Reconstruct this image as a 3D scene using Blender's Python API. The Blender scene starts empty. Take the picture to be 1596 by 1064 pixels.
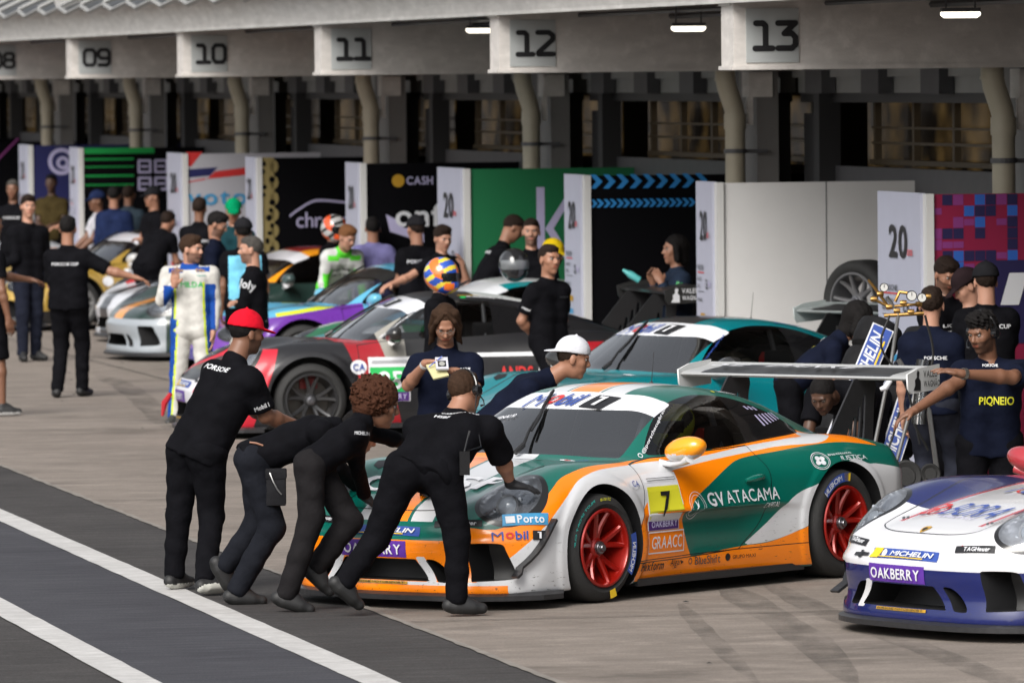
import bpy, bmesh, math, random
import numpy as np
from mathutils import Vector, Matrix
from mathutils.bvhtree import BVHTree
random.seed(7); np.random.seed(7)
SC = bpy.context.scene
COL = SC.collection
PI = math.pi

# ------------------------------------------------------------------ camera
F_PX, CAM_H = 11000.0, 3.15            # focal length in photo pixels (photo 1596 wide), camera height
PITCH = math.atan((532 - 121) / F_PX); ROLL = 0.0095
cam = bpy.data.cameras.new('camera'); camo = bpy.data.objects.new('camera', cam); COL.objects.link(camo)
cam.sensor_width = 36; cam.lens = 36 * F_PX / 1596; cam.clip_start = 1; cam.clip_end = 2000
_fw = Vector((0, math.cos(PITCH), -math.sin(PITCH))); _up = Vector((0, math.sin(PITCH), math.cos(PITCH))); _rt = Vector((1, 0, 0))
_r = math.cos(ROLL) * _rt - math.sin(ROLL) * _up; _u = math.sin(ROLL) * _rt + math.cos(ROLL) * _up
camo.matrix_world = Matrix(((_r.x, _u.x, -_fw.x, 0), (_r.y, _u.y, -_fw.y, 0), (_r.z, _u.z, -_fw.z, CAM_H), (0, 0, 0, 1)))
cam.dof.use_dof = True; cam.dof.focus_distance = 43.2; cam.dof.aperture_fstop = 6.0
SC.camera = camo
CAMP = np.array([0, 0, CAM_H]); FW = np.array(_fw); RT = np.array(_r); UP = np.array(_u)
def ray(u, v): return FW + RT * (u - 798) / F_PX - UP * (v - 532) / F_PX
def ground(u, v, z=0.0):
    r = ray(u, v); t = (z - CAM_H) / r[2]; return CAMP + r * t
def atY(u, v, Y):
    r = ray(u, v); return CAMP + r * (Y / r[1])

# ------------------------------------------------------------------ sky and sun (bright overcast)
w = bpy.data.worlds.new('World'); SC.world = w; w.use_nodes = True
nt = w.node_tree; bg = nt.nodes['Background']
sky = nt.nodes.new('ShaderNodeTexSky'); sky.sky_type = 'NISHITA'; sky.sun_disc = False
SUN_EL, SUN_AZ = math.radians(40), math.radians(204)      # light comes from behind-left of the camera
sky.sun_elevation = SUN_EL; sky.sun_rotation = SUN_AZ
try: sky.dust_density = 4.0; sky.air_density = 1.0
except Exception: pass
hs = nt.nodes.new('ShaderNodeHueSaturation'); hs.inputs['Saturation'].default_value = 0.25
nt.links.new(sky.outputs[0], hs.inputs['Color']); nt.links.new(hs.outputs[0], bg.inputs['Color'])
bg.inputs['Strength'].default_value = 0.13
sl = bpy.data.lights.new('sun', 'SUN'); sl.energy = 2.3; sl.angle = math.radians(36); sl.color = (1, .96, .9)
so = bpy.data.objects.new('sun', sl); COL.objects.link(so)
_sd = Vector((math.sin(SUN_AZ) * math.cos(SUN_EL), math.cos(SUN_AZ) * math.cos(SUN_EL), math.sin(SUN_EL)))
so.rotation_euler = (-_sd).to_track_quat('-Z', 'Y').to_euler()
vs = SC.view_settings; vs.view_transform = 'Standard'; vs.look = 'None'; vs.gamma = 1.0; vs.exposure = 0.45
SC.render.engine = 'CYCLES'
# ------------------------------------------------------------------ helpers: objects and materials
def tag(o, label=None, cat=None, group=None, kind=None):
    if label: o['label'] = label
    if cat: o['category'] = cat
    if group: o['group'] = group
    if kind: o['kind'] = kind
    return o
def empty(name, loc=(0, 0, 0), rz=0.0, parent=None):
    o = bpy.data.objects.new(name, None); COL.objects.link(o); o.location = loc; o.rotation_euler = (0, 0, rz); o.empty_display_size = .1
    if parent: o.parent = parent
    return o
def link(name, me, parent=None, mats=None, loc=None):
    o = bpy.data.objects.new(name, me); COL.objects.link(o)
    if parent: o.parent = parent
    if mats is not None:
        if not isinstance(mats, (list, tuple)): mats = [mats]
        for m in mats: me.materials.append(m)
    if loc is not None: o.location = loc
    return o
def mesh_np(name, V, F, smooth=True, mi=None, angle=None):
    """V (n,3); F (m,3|4) int array or list of lists"""
    me = bpy.data.meshes.new(name); V = np.asarray(V, float)
    if isinstance(F, np.ndarray):
        m, k = F.shape
        me.vertices.add(len(V)); me.vertices.foreach_set('co', V.ravel())
        me.loops.add(m * k); me.loops.foreach_set('vertex_index', F.ravel().astype(np.int32))
        me.polygons.add(m); me.polygons.foreach_set('loop_start', np.arange(0, m * k, k, dtype=np.int32))
        try: me.polygons.foreach_set('loop_total', np.full(m, k, dtype=np.int32))
        except Exception: pass
        me.update(calc_edges=True)
    else:
        me.from_pydata([tuple(v) for v in V], [], [tuple(f) for f in F])
    if mi is not None: me.polygons.foreach_set('material_index', np.asarray(mi, dtype=np.int32))
    me.polygons.foreach_set('use_smooth', np.full(len(me.polygons), bool(smooth)))
    if smooth and angle:
        try: me.set_sharp_from_angle(angle=math.radians(angle))
        except Exception: pass
    me.update(); return me
class MB:
    """collects boxes, tubes, lathes as one mesh"""
    def __init__(s): s.V = []; s.F = []; s.M = []
    def add(s, V, F, m=0):
        n = len(s.V); s.V += [tuple(v) for v in V]; s.F += [tuple(i + n for i in f) for f in F]; s.M += [m] * len(F); return s
    def box(s, lo, hi, m=0, R=None, o=(0, 0, 0)):
        (a, b, c), (d, e, f) = lo, hi
        V = [(a, b, c), (d, b, c), (d, e, c), (a, e, c), (a, b, f), (d, b, f), (d, e, f), (a, e, f)]
        if R is not None: V = [tuple(np.array(o) + R @ np.array(v)) for v in V]
        return s.add(V, [(0, 3, 2, 1), (4, 5, 6, 7), (0, 1, 5, 4), (1, 2, 6, 5), (2, 3, 7, 6), (3, 0, 4, 7)], m)
    def tube(s, pts, r, n=10, m=0, caps=True):
        P = [np.array(p, float) for p in pts]
        rr = r if isinstance(r, (list, tuple)) else [r] * len(P)
        rings = []; a = None
        for i, p in enumerate(P):
            t = (P[min(i + 1, len(P) - 1)] - P[max(i - 1, 0)]); t = t / (np.linalg.norm(t) + 1e-12)
            if a is None:
                a = np.cross(t, [0, 0, 1.0]);
                if np.linalg.norm(a) < .1: a = np.cross(t, [1.0, 0, 0])
            a = a - t * (a @ t); a /= np.linalg.norm(a) + 1e-12; b = np.cross(t, a)
            rings.append([p + rr[i] * (math.cos(2 * PI * k / n) * a + math.sin(2 * PI * k / n) * b) for k in range(n)])
        V = [v for rg in rings for v in rg]; F = []
        for i in range(len(P) - 1):
            for k in range(n):
                k2 = (k + 1) % n; F.append((i * n + k, i * n + k2, (i + 1) * n + k2, (i + 1) * n + k))
        if caps: F.append(tuple(range(n))[::-1]); F.append(tuple((len(P) - 1) * n + k for k in range(n)))
        return s.add(V, F, m)
    def lathe(s, prof, axis=1, n=32, m=0, o=(0, 0, 0), close=False):
        """prof: (radius, along); axis index of revolution"""
        V = []; F = []
        for (r, h) in prof:
            for k in range(n):
                c, q = r * math.cos(2 * PI * k / n), r * math.sin(2 * PI * k / n)
                v = [0, 0, 0]; v[axis] = h; v[(axis + 1) % 3] = c; v[(axis + 2) % 3] = q
                V.append((v[0] + o[0], v[1] + o[1], v[2] + o[2]))
        L = len(prof)
        for i in range(L if close else L - 1):
            for k in range(n):
                k2 = (k + 1) % n; j = (i + 1) % L; F.append((i * n + k, j * n + k, j * n + k2, i * n + k2))
        return s.add(V, F, m)
    def prism(s, poly, h0, h1, axis=1, m=0):
        """polygon in the other two axes (in order axis+1, axis+2), extruded on axis"""
        n = len(poly); V = []
        for h in (h0, h1):
            for (a, b) in poly:
                v = [0, 0, 0]; v[axis] = h; v[(axis + 1) % 3] = a; v[(axis + 2) % 3] = b; V.append(v)
        F = [tuple(range(n))[::-1], tuple(range(n, 2 * n))] + [(i, (i + 1) % n, n + (i + 1) % n, n + i) for i in range(n)]
        return s.add(V, F, m)
    def build(s, name, mats, parent=None, smooth=False, angle=35, bevel=0, loc=None):
        me = mesh_np(name, s.V, s.F, smooth or bevel > 0, s.M, angle if smooth or bevel > 0 else None)
        bm = bmesh.new(); bm.from_mesh(me)
        bmesh.ops.recalc_face_normals(bm, faces=bm.faces)
        if bevel > 0:
            bmesh.ops.bevel(bm, geom=[e for e in bm.edges if e.is_manifold and e.calc_face_angle(0) > .6], offset=bevel, segments=2, affect='EDGES', profile=.6)
        bm.to_mesh(me); bm.free()
        if smooth or bevel > 0:
            me.polygons.foreach_set('use_smooth', np.ones(len(me.polygons), bool))
            try: me.set_sharp_from_angle(angle=math.radians(angle))
            except Exception: pass
        return link(name, me, parent, mats, loc)
_M = {}
def mat(name, col=(.5, .5, .5), rough=.5, metal=0., coat=0., var=0., vs=6., bump=0., bs=60., emit=None, es=1., trans=0., spec=None, alpha=1., dark_back=False):
    if name in _M: return _M[name]
    m = bpy.data.materials.new(name); m.use_nodes = True; nt = m.node_tree; N = nt.nodes; L = nt.links; p = N['Principled BSDF']
    p.inputs['Roughness'].default_value = rough; p.inputs['Metallic'].default_value = metal
    p.inputs['Coat Weight'].default_value = coat; p.inputs['Coat Roughness'].default_value = .05
    if spec is not None: p.inputs['Specular IOR Level'].default_value = spec
    if trans: p.inputs['Transmission Weight'].default_value = trans
    if alpha < 1: p.inputs['Alpha'].default_value = alpha
    c4 = (*col, 1); p.inputs['Base Color'].default_value = c4
    if var > 0 or bump > 0:
        tc = N.new('ShaderNodeTexCoord')
    if var > 0:
        no = N.new('ShaderNodeTexNoise'); no.inputs['Scale'].default_value = vs; no.inputs['Detail'].default_value = 5; L.new(tc.outputs['Object'], no.inputs['Vector'])
        mx = N.new('ShaderNodeMix'); mx.data_type = 'RGBA'; L.new(no.outputs['Fac'], mx.inputs[0])
        mx.inputs[6].default_value = tuple(max(0, c * (1 - var)) for c in col) + (1,); mx.inputs[7].default_value = tuple(min(1, c * (1 + var)) for c in col) + (1,)
        L.new(mx.outputs[2], p.inputs['Base Color'])
    if bump > 0:
        n2 = N.new('ShaderNodeTexNoise'); n2.inputs['Scale'].default_value = bs; n2.inputs['Detail'].default_value = 4; L.new(tc.outputs['Object'], n2.inputs['Vector'])
        b = N.new('ShaderNodeBump'); b.inputs['Strength'].default_value = bump; b.inputs['Distance'].default_value = .01; L.new(n2.outputs['Fac'], b.inputs['Height']); L.new(b.outputs[0], p.inputs['Normal'])
    if emit is not None:
        p.inputs['Emission Color'].default_value = (*emit, 1); p.inputs['Emission Strength'].default_value = es
    _M[name] = m; return m

# ------------------------------------------------------------------ helpers: implicit surfaces
def surfnet(f, lo, hi, res, field=None):
    lo = np.array(lo, float); n = np.maximum(np.ceil((np.array(hi) - lo) / res).astype(int) + 1, 3)
    ax = [lo[i] + res * np.arange(n[i]) for i in range(3)]
    D = field(ax) if field else f(ax[0][:, None, None], ax[1][None, :, None], ax[2][None, None, :])
    D = np.ascontiguousarray(np.broadcast_to(D, n)).astype(np.float32)
    inside = D < 0; cn = n - 1
    acc = np.zeros((int(np.prod(cn)), 3)); cnt = np.zeros(int(np.prod(cn))); quads = []
    def cid(i, j, k): return (i * cn[1] + j) * cn[2] + k
    for a in range(3):
        b, c = (a + 1) % 3, (a + 2) % 3
        s0 = [slice(None)] * 3; s1 = [slice(None)] * 3; s0[a] = slice(0, -1); s1[a] = slice(1, None)
        A = inside[tuple(s0)]; B = inside[tuple(s1)]; idx = np.argwhere(A != B)
        d0 = D[tuple(idx.T)]; i1 = idx.copy(); i1[:, a] += 1; d1 = D[tuple(i1.T)]
        t = d0 / (d0 - d1); P = idx.astype(float); P[:, a] += t
        ok = (idx[:, b] > 0) & (idx[:, b] < cn[b]) & (idx[:, c] > 0) & (idx[:, c] < cn[c])
        ids = []
        for (ob, oc) in ((-1, -1), (0, -1), (0, 0), (-1, 0)):
            q = idx.copy(); q[:, b] += ob; q[:, c] += oc
            v = (q[:, b] >= 0) & (q[:, b] < cn[b]) & (q[:, c] >= 0) & (q[:, c] < cn[c])
            ci = cid(q[v, 0], q[v, 1], q[v, 2])
            for d in range(3): acc[:, d] += np.bincount(ci, weights=P[v, d], minlength=len(cnt)) if False else 0
            np.add.at(acc, ci, P[v]); np.add.at(cnt, ci, 1)
            ids.append(cid(q[:, 0], q[:, 1], q[:, 2]))
        Q = np.stack(ids, 1)[ok]; flip = ~(d0[ok] < 0)
        Q[flip] = Q[flip][:, ::-1]; quads.append(Q)
    Q = np.concatenate(quads); used = np.unique(Q); remap = np.full(len(cnt), -1, int); remap[used] = np.arange(len(used))
    V = acc[used] / cnt[used][:, None] * res + lo
    return V, remap[Q]
def project(f, V, it=2, h=.002, lim=.01):
    for _ in range(it):
        x, y, z = V.T; d = f(x, y, z)
        g = np.stack([f(x + h, y, z) - f(x - h, y, z), f(x, y + h, z) - f(x, y - h, z), f(x, y, z + h) - f(x, y, z - h)], 1) / (2 * h)
        st = -(d / ((g ** 2).sum(1) + 1e-6))[:, None] * g
        ln = np.linalg.norm(st, axis=1, keepdims=True); V = V + st * np.minimum(1, lim / (ln + 1e-9))
    return V
def smax(a, b, k): h = np.maximum(k - np.abs(a - b), 0) / k; return np.maximum(a, b) + h * h * k * .25
def smin(a, b, k): return -smax(-a, -b, k)
def sstep(e0, e1, x): t = np.clip((x - e0) / (e1 - e0), 0, 1); return t * t * (3 - 2 * t)
class Sp:
    """smooth 1-D profile through control points"""
    def __init__(s, pts):
        p = sorted(pts); xs = np.array([a for a, b in p]); ys = np.array([b for a, b in p]); m = np.gradient(ys, xs)
        X = np.linspace(xs[0], xs[-1], 400); i = np.clip(np.searchsorted(xs, X) - 1, 0, len(xs) - 2)
        h = xs[i + 1] - xs[i]; t = (X - xs[i]) / h
        s.X = X; s.Y = (2 * t ** 3 - 3 * t ** 2 + 1) * ys[i] + (t ** 3 - 2 * t ** 2 + t) * h * m[i] + (-2 * t ** 3 + 3 * t ** 2) * ys[i + 1] + (t ** 3 - t ** 2) * h * m[i + 1]
    def __call__(s, x): return np.interp(x, s.X, s.Y)
def crv(pts, n=6, closed=True):
    """Catmull-Rom through 2-D points; a point given as (x, y, 1) stays a sharp corner"""
    P = [np.array(p[:2], float) for p in pts]; C = [len(p) > 2 for p in pts]; N = len(P); out = []
    for i in range(N if closed else N - 1):
        p1, p2 = P[i], P[(i + 1) % N]
        p0 = p1 * 2 - p2 if C[i] or (not closed and i == 0) else P[i - 1]
        p3 = p2 * 2 - p1 if C[(i + 1) % N] or (not closed and i == N - 2) else P[(i + 2) % N]
        for k in range(n):
            t = k / n; out.append(.5 * ((2 * p1) + (p2 - p0) * t + (2 * p0 - 5 * p1 + 4 * p2 - p3) * t * t + (3 * p1 - p0 - 3 * p2 + p3) * t ** 3))
    if not closed: out.append(P[-1])
    return np.array(out)
def sdpoly(poly, x, y):
    """signed distance to a closed polygon, negative inside"""
    x = np.asarray(x, float); y = np.asarray(y, float); d = np.full(x.shape, 1e9); s = np.ones(x.shape)
    P = np.asarray(poly); n = len(P)
    for i in range(n):
        a = P[i]; b = P[i - 1]; e = b - a; wx = x - a[0]; wy = y - a[1]
        t = np.clip((wx * e[0] + wy * e[1]) / (e @ e + 1e-12), 0, 1); bx = wx - e[0] * t; by = wy - e[1] * t
        d = np.minimum(d, bx * bx + by * by)
        c1 = y >= a[1]; c2 = y < b[1]; c3 = e[0] * wy > e[1] * wx
        s = np.where((c1 & c2 & c3) | (~c1 & ~c2 & ~c3), -s, s)
    return s * np.sqrt(d)
def sdline(pts, hw, x, y):
    """distance to an open polyline minus half width"""
    d = np.full(np.shape(x), 1e9); P = np.asarray(pts, float)
    for a, b in zip(P[:-1], P[1:]):
        e = b - a; wx = x - a[0]; wy = y - a[1]; t = np.clip((wx * e[0] + wy * e[1]) / (e @ e + 1e-12), 0, 1)
        d = np.minimum(d, (wx - e[0] * t) ** 2 + (wy - e[1] * t) ** 2)
    return np.sqrt(d) - hw
def totri(F): return np.concatenate([F[:, [0, 1, 2]], F[:, [0, 2, 3]]]) if F.shape[1] == 4 else F
def split(V, T, s):
    """cut a triangle mesh along s=0; returns V, tris inside (s<0), tris outside"""
    s = np.where(np.abs(s) < 1e-6, 1e-6, s); neg = s < 0; k = neg[T].sum(1)
    Tin = [T[k == 3]]; Tout = [T[k == 0]]; edges = {}; newV = []
    base = len(V)
    def cut(a, b):
        key = (a, b) if a < b else (b, a)
        if key not in edges:
            t = s[a] / (s[a] - s[b]); edges[key] = base + len(newV); newV.append(V[a] * (1 - t) + V[b] * t)
        return edges[key]
    ti = []; to = []
    for tri in T[(k == 1) | (k == 2)]:
        n = neg[tri]; lone = (n.sum() == 1); j = int(np.argmax(n == lone)); a, b, c = int(tri[j]), int(tri[(j + 1) % 3]), int(tri[(j + 2) % 3])
        p, q = cut(a, b), cut(a, c)
        (ti if lone else to).append((a, p, q)); (to if lone else ti).extend([(p, b, c), (p, c, q)])
    V2 = np.concatenate([V, np.array(newV)]) if newV else V
    g = lambda L, M: np.concatenate(L + ([np.array(M, int)] if M else []))
    return V2, g(Tin, ti), g(Tout, to)
def compact(V, T):
    u = np.unique(T); r = np.full(len(V), -1, int); r[u] = np.arange(len(u)); return V[u], r[T]
def add_attr(me, name, vals):
    a = me.attributes.new(name, 'FLOAT', 'POINT'); a.data.foreach_set('value', np.asarray(vals, np.float32))

# ------------------------------------------------------------------ helpers: lettering
_TX = {}; _GL = {}
def glyph(ch, bold):
    key = (ch, bold)
    if key not in _GL:
        cu = bpy.data.curves.new('t', 'FONT'); cu.body = ch; cu.size = 1; cu.offset = 0 if ch in 'M' else max(.006, min(bold, .02)); cu.resolution_u = 3; cu.fill_mode = 'FRONT'
        o = bpy.data.objects.new('t', cu); COL.objects.link(o)
        dg = bpy.context.evaluated_depsgraph_get(); me = bpy.data.meshes.new_from_object(o.evaluated_get(dg)); bpy.data.objects.remove(o)
        bm = bmesh.new(); bm.from_mesh(me); bpy.data.meshes.remove(me); bmesh.ops.remove_doubles(bm, verts=bm.verts, dist=1e-5); bmesh.ops.triangulate(bm, faces=bm.faces)
        if len(bm.verts):
            x0 = min(v.co.x for v in bm.verts); x1 = max(v.co.x for v in bm.verts); y0 = min(v.co.y for v in bm.verts); y1 = max(v.co.y for v in bm.verts)
            cut = lambda c, n: bmesh.ops.bisect_plane(bm, geom=bm.verts[:] + bm.edges[:] + bm.faces[:], plane_co=c, plane_no=n)
            for q in range(1, 3): cut((x0 + (x1 - x0) * q / 3, 0, 0), (1, 0, 0))
            for q in range(1, 4): cut((0, y0 + (y1 - y0) * q / 4, 0), (0, 1, 0))
        bm.verts.index_update(); V = np.array([(v.co.x, v.co.y) for v in bm.verts]) if len(bm.verts) else np.zeros((0, 2)); F = [tuple(v.index for v in f.verts) for f in bm.faces]; bm.free()
        _GL[key] = (V, F)
    return _GL[key]
def text2d(s, bold=0.0, cell=0):
    """faces of a word in a unit box, finely divided so it can follow a curved surface; also its width / height"""
    key = (s, bold)
    if key not in _TX:
        VV = []; FF = []; x = 0; n = 0
        for ch in s:
            if ch == ' ': x += .28; continue
            V, F = glyph(ch, bold)
            if not len(V): continue
            w = V[:, 0].max() - V[:, 0].min(); VV.append(V - [V[:, 0].min() - x, 0]); FF += [tuple(i + n for i in f) for f in F]; n += len(V); x += w + .075
        V = np.concatenate(VV); lo, hi = V.min(0), V.max(0); _TX[key] = ((V - lo) / (hi - lo), FF, (hi[0] - lo[0]) / (hi[1] - lo[1]))
    return _TX[key]
def grid2d(nx=8, ny=4):
    V = np.array([(i / nx, j / ny) for j in range(ny + 1) for i in range(nx + 1)])
    return V, [(j * (nx + 1) + i, j * (nx + 1) + i + 1, (j + 1) * (nx + 1) + i + 1, (j + 1) * (nx + 1) + i) for j in range(ny) for i in range(nx)]
def disc2d(n=28, hole=0.):
    a = np.linspace(0, 2 * PI, n, endpoint=False); o = np.stack([.5 + .5 * np.cos(a), .5 + .5 * np.sin(a)], 1)
    if hole: i = .5 + (o - .5) * hole; return np.concatenate([o, i]), [(k, (k + 1) % n, n + (k + 1) % n, n + k) for k in range(n)]
    return np.concatenate([o, [[.5, .5]]]), [(k, (k + 1) % n, n) for k in range(n)]
def poly2d(pts):
    bm = bmesh.new(); vs_ = [bm.verts.new((p[0], p[1], 0)) for p in pts]; fc = bm.faces.new(vs_); bmesh.ops.triangulate(bm, faces=[fc]); bm.verts.index_update()
    V = np.array([(v.co.x, v.co.y) for v in bm.verts]); F = [tuple(v.index for v in f.verts) for f in bm.faces]; bm.free(); return V, F
class Decals:
    """flat marks laid onto a surface: items are placed in a local plane and dropped along -n onto the mesh"""
    def __init__(s, bvh=None): s.V = []; s.F = []; s.M = []; s.mats = []; s.bvh = bvh; s.lift = .0035
    def mi(s, m):
        if m not in s.mats: s.mats.append(m)
        return s.mats.index(m)
    def put(s, shape, o, du, dv, n, m, lift=0., far=.5):
        V, F = shape[0], shape[1]; o, du, dv, n = (np.array(a, float) for a in (o, du, dv, n)); n = n / np.linalg.norm(n)
        pts = []; good = []
        for a, b in V:
            p = o + a * du + b * dv
            if s.bvh is not None:
                h = s.bvh.ray_cast(Vector(p + n * far), Vector(-n), far * 2.2)
                if h[0] is None: pts.append(p); good.append(False); continue
                nn = np.array(h[1]);
                if nn @ n < 0: nn = -nn
                pts.append(np.array(h[0]) + nn * (s.lift + lift)); good.append(True)
            else: pts.append(p + n * (s.lift + lift)); good.append(True)
        k = len(s.V); s.V += pts; mi = s.mi(m)
        for f in F:
            if all(good[i] for i in f): s.F.append(tuple(i + k for i in f)); s.M.append(mi)
        return s
    def text(s, t, o, w, h, m, right, up, n, shear=0., bold=.02, lift=.004, arc=None):
        """box of width w, height h, centre o"""
        V, F, asp = text2d(t, bold); r = np.array(right, float); r /= np.linalg.norm(r); u = np.array(up, float); u = u / np.linalg.norm(u)
        V = V.copy(); V[:, 0] += shear * (V[:, 1] - .5) * h / w
        return s.put((V, F), np.array(o) - r * w / 2 - u * h / 2, r * w, u * h, n, m, lift + .003)
    def rect(s, o, w, h, m, right, up, n, lift=0., nx=14, ny=7, shear=0.):
        V, F = grid2d(nx, ny); V = V.copy(); V[:, 0] += shear * (V[:, 1] - .5) * h / w
        r = np.array(right, float); r /= np.linalg.norm(r); u = np.array(up, float); u /= np.linalg.norm(u)
        return s.put((V, F), np.array(o) - r * w / 2 - u * h / 2, r * w, u * h, n, m, lift * 2.5)
    def shape(s, sh, o, w, h, m, right, up, n, lift=0.):
        r = np.array(right, float); r /= np.linalg.norm(r); u = np.array(up, float); u /= np.linalg.norm(u)
        return s.put(sh, np.array(o) - r * w / 2 - u * h / 2, r * w, u * h, n, m, lift)
    def build(s, name, parent=None, cull=True):
        F, M = s.F, s.M
        if cull and s.bvh is not None:
            V = np.array(s.V); k = [i for i, f in enumerate(F) if max(np.linalg.norm(V[f[0]] - V[j]) for j in f) < .25]
            F = [F[i] for i in k]; M = [M[i] for i in k]
        me = mesh_np(name, s.V, F, False, M); return link(name, me, parent, s.mats)
# ------------------------------------------------------------------ race coupe: shape (x forward, y left, z up, origin under mid wheelbase)
zC = Sp([(-2.5, .66), (-2.33, .72), (-2.1, .77), (-1.8, .81), (-1.5, .84), (-1, .86), (-.5, .87), (0, .87), (.5, .855), (.8, .838), (1.0, .818), (1.2, .79), (1.4, .758), (1.6, .718), (1.8, .668), (2.0, .615), (2.15, .56), (2.35, .45)])
zF = Sp([(-2.5, .62), (-2.3, .70), (-2.1, .76), (-1.9, .81), (-1.6, .865), (-1.3, .89), (-1.0, .885), (-.5, .865), (0, .85), (.5, .825), (.8, .822), (1.0, .83), (1.2, .835), (1.4, .825), (1.6, .785), (1.8, .725), (2.0, .63), (2.15, .55), (2.35, .42)])
wS = Sp([(-2.5, .82), (-2.3, .86), (-2.1, .905), (-1.9, .94), (-1.6, .965), (-1.23, .975), (-.85, .945), (-.5, .905), (0, .882), (.4, .885), (.7, .905), (.9, .92), (1.23, .94), (1.6, .93), (1.9, .90), (2.1, .87), (2.4, .83)])
zTuck = Sp([(0, .06), (.1, .035), (.2, .012), (.32, 0), (.45, .002), (.58, .0), (.68, .01), (.78, .04), (.88, .10), (1.0, .2), (1.4, .5)])
xRec = Sp([(0, .05), (.08, .0), (.13, .0), (.22, .02), (.36, .0), (.42, .005), (.45, .03), (.52, .055), (.58, .10), (.7, .22), (1.4, .9)])
zR = Sp([(-2.5, .6), (-2.2, .72), (-1.9, .82), (-1.7, .895), (-1.4, 1.0), (-1.1, 1.10), (-.8, 1.175), (-.5, 1.224), (-.25, 1.243), (-.05, 1.243), (.1, 1.228), (.25, 1.19), (.4, 1.132), (.6, 1.02), (.8, .89), (.92, .80), (1.1, .67), (1.3, .66), (1.8, .40), (2.6, .0)])
yB = Sp([(-2.5, .36), (-2.1, .44), (-1.8, .50), (-1.4, .585), (-1.0, .685), (-.6, .745), (-.2, .765), (.3, .765), (.7, .745), (.95, .70), (1.2, .62)])
HX, HF, HR = 1.2285, .325, .335
def car_nose(ay): return 2.245 - .10 * (ay / .8) ** 2 - .27 * np.abs(ay / .92) ** 5
def car_outer(x, y, z):
    ay = np.abs(y)
    t = sstep(.34, .66, ay); top = zC(x) * (1 - t) + zF(x) * t - 1.6 * np.maximum(ay - .74, 0) ** 2
    top = top - .02 * (ay / .5) ** 2 * (1 - t)
    f = (z - top) * .95
    rf = np.sqrt((x - HX) ** 2 + (z - HF) ** 2); rr = np.sqrt((x + HX) ** 2 + (z - HR) ** 2)
    w = wS(x) - zTuck(z) + .014 * sstep(.47, .425, rf) + .010 * sstep(.47, .43, rr) - .022 * sstep(.5, .8, 1 - np.abs(x) / 1.0) * sstep(.62, .42, z) * sstep(.12, .3, z)
    f = smax(f, ay - w, .17)
    f = smax(f, x - (car_nose(ay) - xRec(z)), .09)
    f = smax(f, (-2.25 + .16 * (ay / .85) ** 2 + .18 * np.abs(ay / .95) ** 6 + .10 * sstep(.42, .25, z) + .05 * sstep(.62, .76, z)) - x, .09)
    f = smax(f, .085 + .05 * sstep(.5, .2, np.abs(np.abs(x) - .0)) * 0 - z, .03)
    # cabin
    xs = x + .20 * ay ** 2 * sstep(-.1, .5, x) - .10 * ay ** 2 * sstep(-.6, -1.2, x)
    c1 = (z - (zR(xs) - .035 * (ay / .5) ** 2)) * .9
    c2 = (ay - (yB(x) - (z - .86) * .50 - .35 * np.maximum(z - .86, 0) ** 2)) * .88
    cab = smax(c1, c2, .15)
    return smin(f, smax(cab, .5 - z, .02), .05)
IN_C = crv([(-.27, .295, 1), (.27, .295, 1), (.375, .165, 1), (-.375, .165, 1)], 1)
IN_S = crv([(.335, .298, 1), (.41, .288), (.47, .24), (.515, .165), (.45, .16), (.425, .165, 1)], 5)
IN_O = crv([(.60, .392, 1), (.69, .395), (.775, .388), (.795, .35), (.825, .21), (.81, .178), (.625, .165, 1)], 5)
car_f = car_outer
def s_in(V):
    y, z = V[:, 1], V[:, 2]; ay = np.abs(y)
    return np.maximum(np.minimum(np.minimum(sdpoly(IN_C, y, z), sdpoly(IN_S, ay, z)), sdpoly(IN_O, ay, z)), 1.7 - V[:, 0])
def s_arch(V):
    x, y, z = V.T; ay = np.abs(y)
    return np.minimum(np.maximum(np.sqrt((x - HX) ** 2 + (z - HF) ** 2) - .385, .55 - ay), np.maximum(np.sqrt((x + HX) ** 2 + (z - HR) ** 2) - .395, .52 - ay))
# regions cut out of the shell
WS_P = crv([(.205, 0), (.19, .30), (.135, .50), (.10, .555), (.13, .585), (.45, .625), (.70, .655), (.74, .63), (.80, .45), (.85, .2), (.865, 0), (.85, -.2), (.80, -.45), (.74, -.63), (.70, -.655), (.45, -.625), (.13, -.585), (.10, -.555), (.135, -.50), (.19, -.30)], 4)
SG_P = crv([(.55, .858), (.50, .915), (.35, 1.03), (.20, 1.105), (.05, 1.15), (-.2, 1.175), (-.5, 1.155), (-.75, 1.10), (-1.0, 1.015), (-1.17, .94), (-1.17, .905), (-1.10, .90), (-.7, .885), (-.2, .858), (.3, .845), (.50, .842)], 4)
RW_P = crv([(-.85, 0), (-.88, .3), (-.93, .45), (-1.5, .40), (-1.75, .33), (-1.8, 0), (-1.75, -.33), (-1.5, -.40), (-.93, -.45), (-.88, -.3)], 4)
def s_ws(V): return np.maximum(sdpoly(WS_P, V[:, 0], V[:, 1]), .82 - V[:, 2])
def s_sg(V): return np.maximum(sdpoly(SG_P, V[:, 0], V[:, 2]), .45 - np.abs(V[:, 1]))
def s_rw(V): return np.maximum(sdpoly(RW_P, V[:, 0], V[:, 1]), .85 - V[:, 2])
HLC = np.array([1.845, .70, .655]); HLa = np.array([-.80, .10, .59]); HLa /= np.linalg.norm(HLa); HLb = np.array([.12, .99, 0]); HLb -= HLa * (HLa @ HLb); HLb /= np.linalg.norm(HLb)
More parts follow.
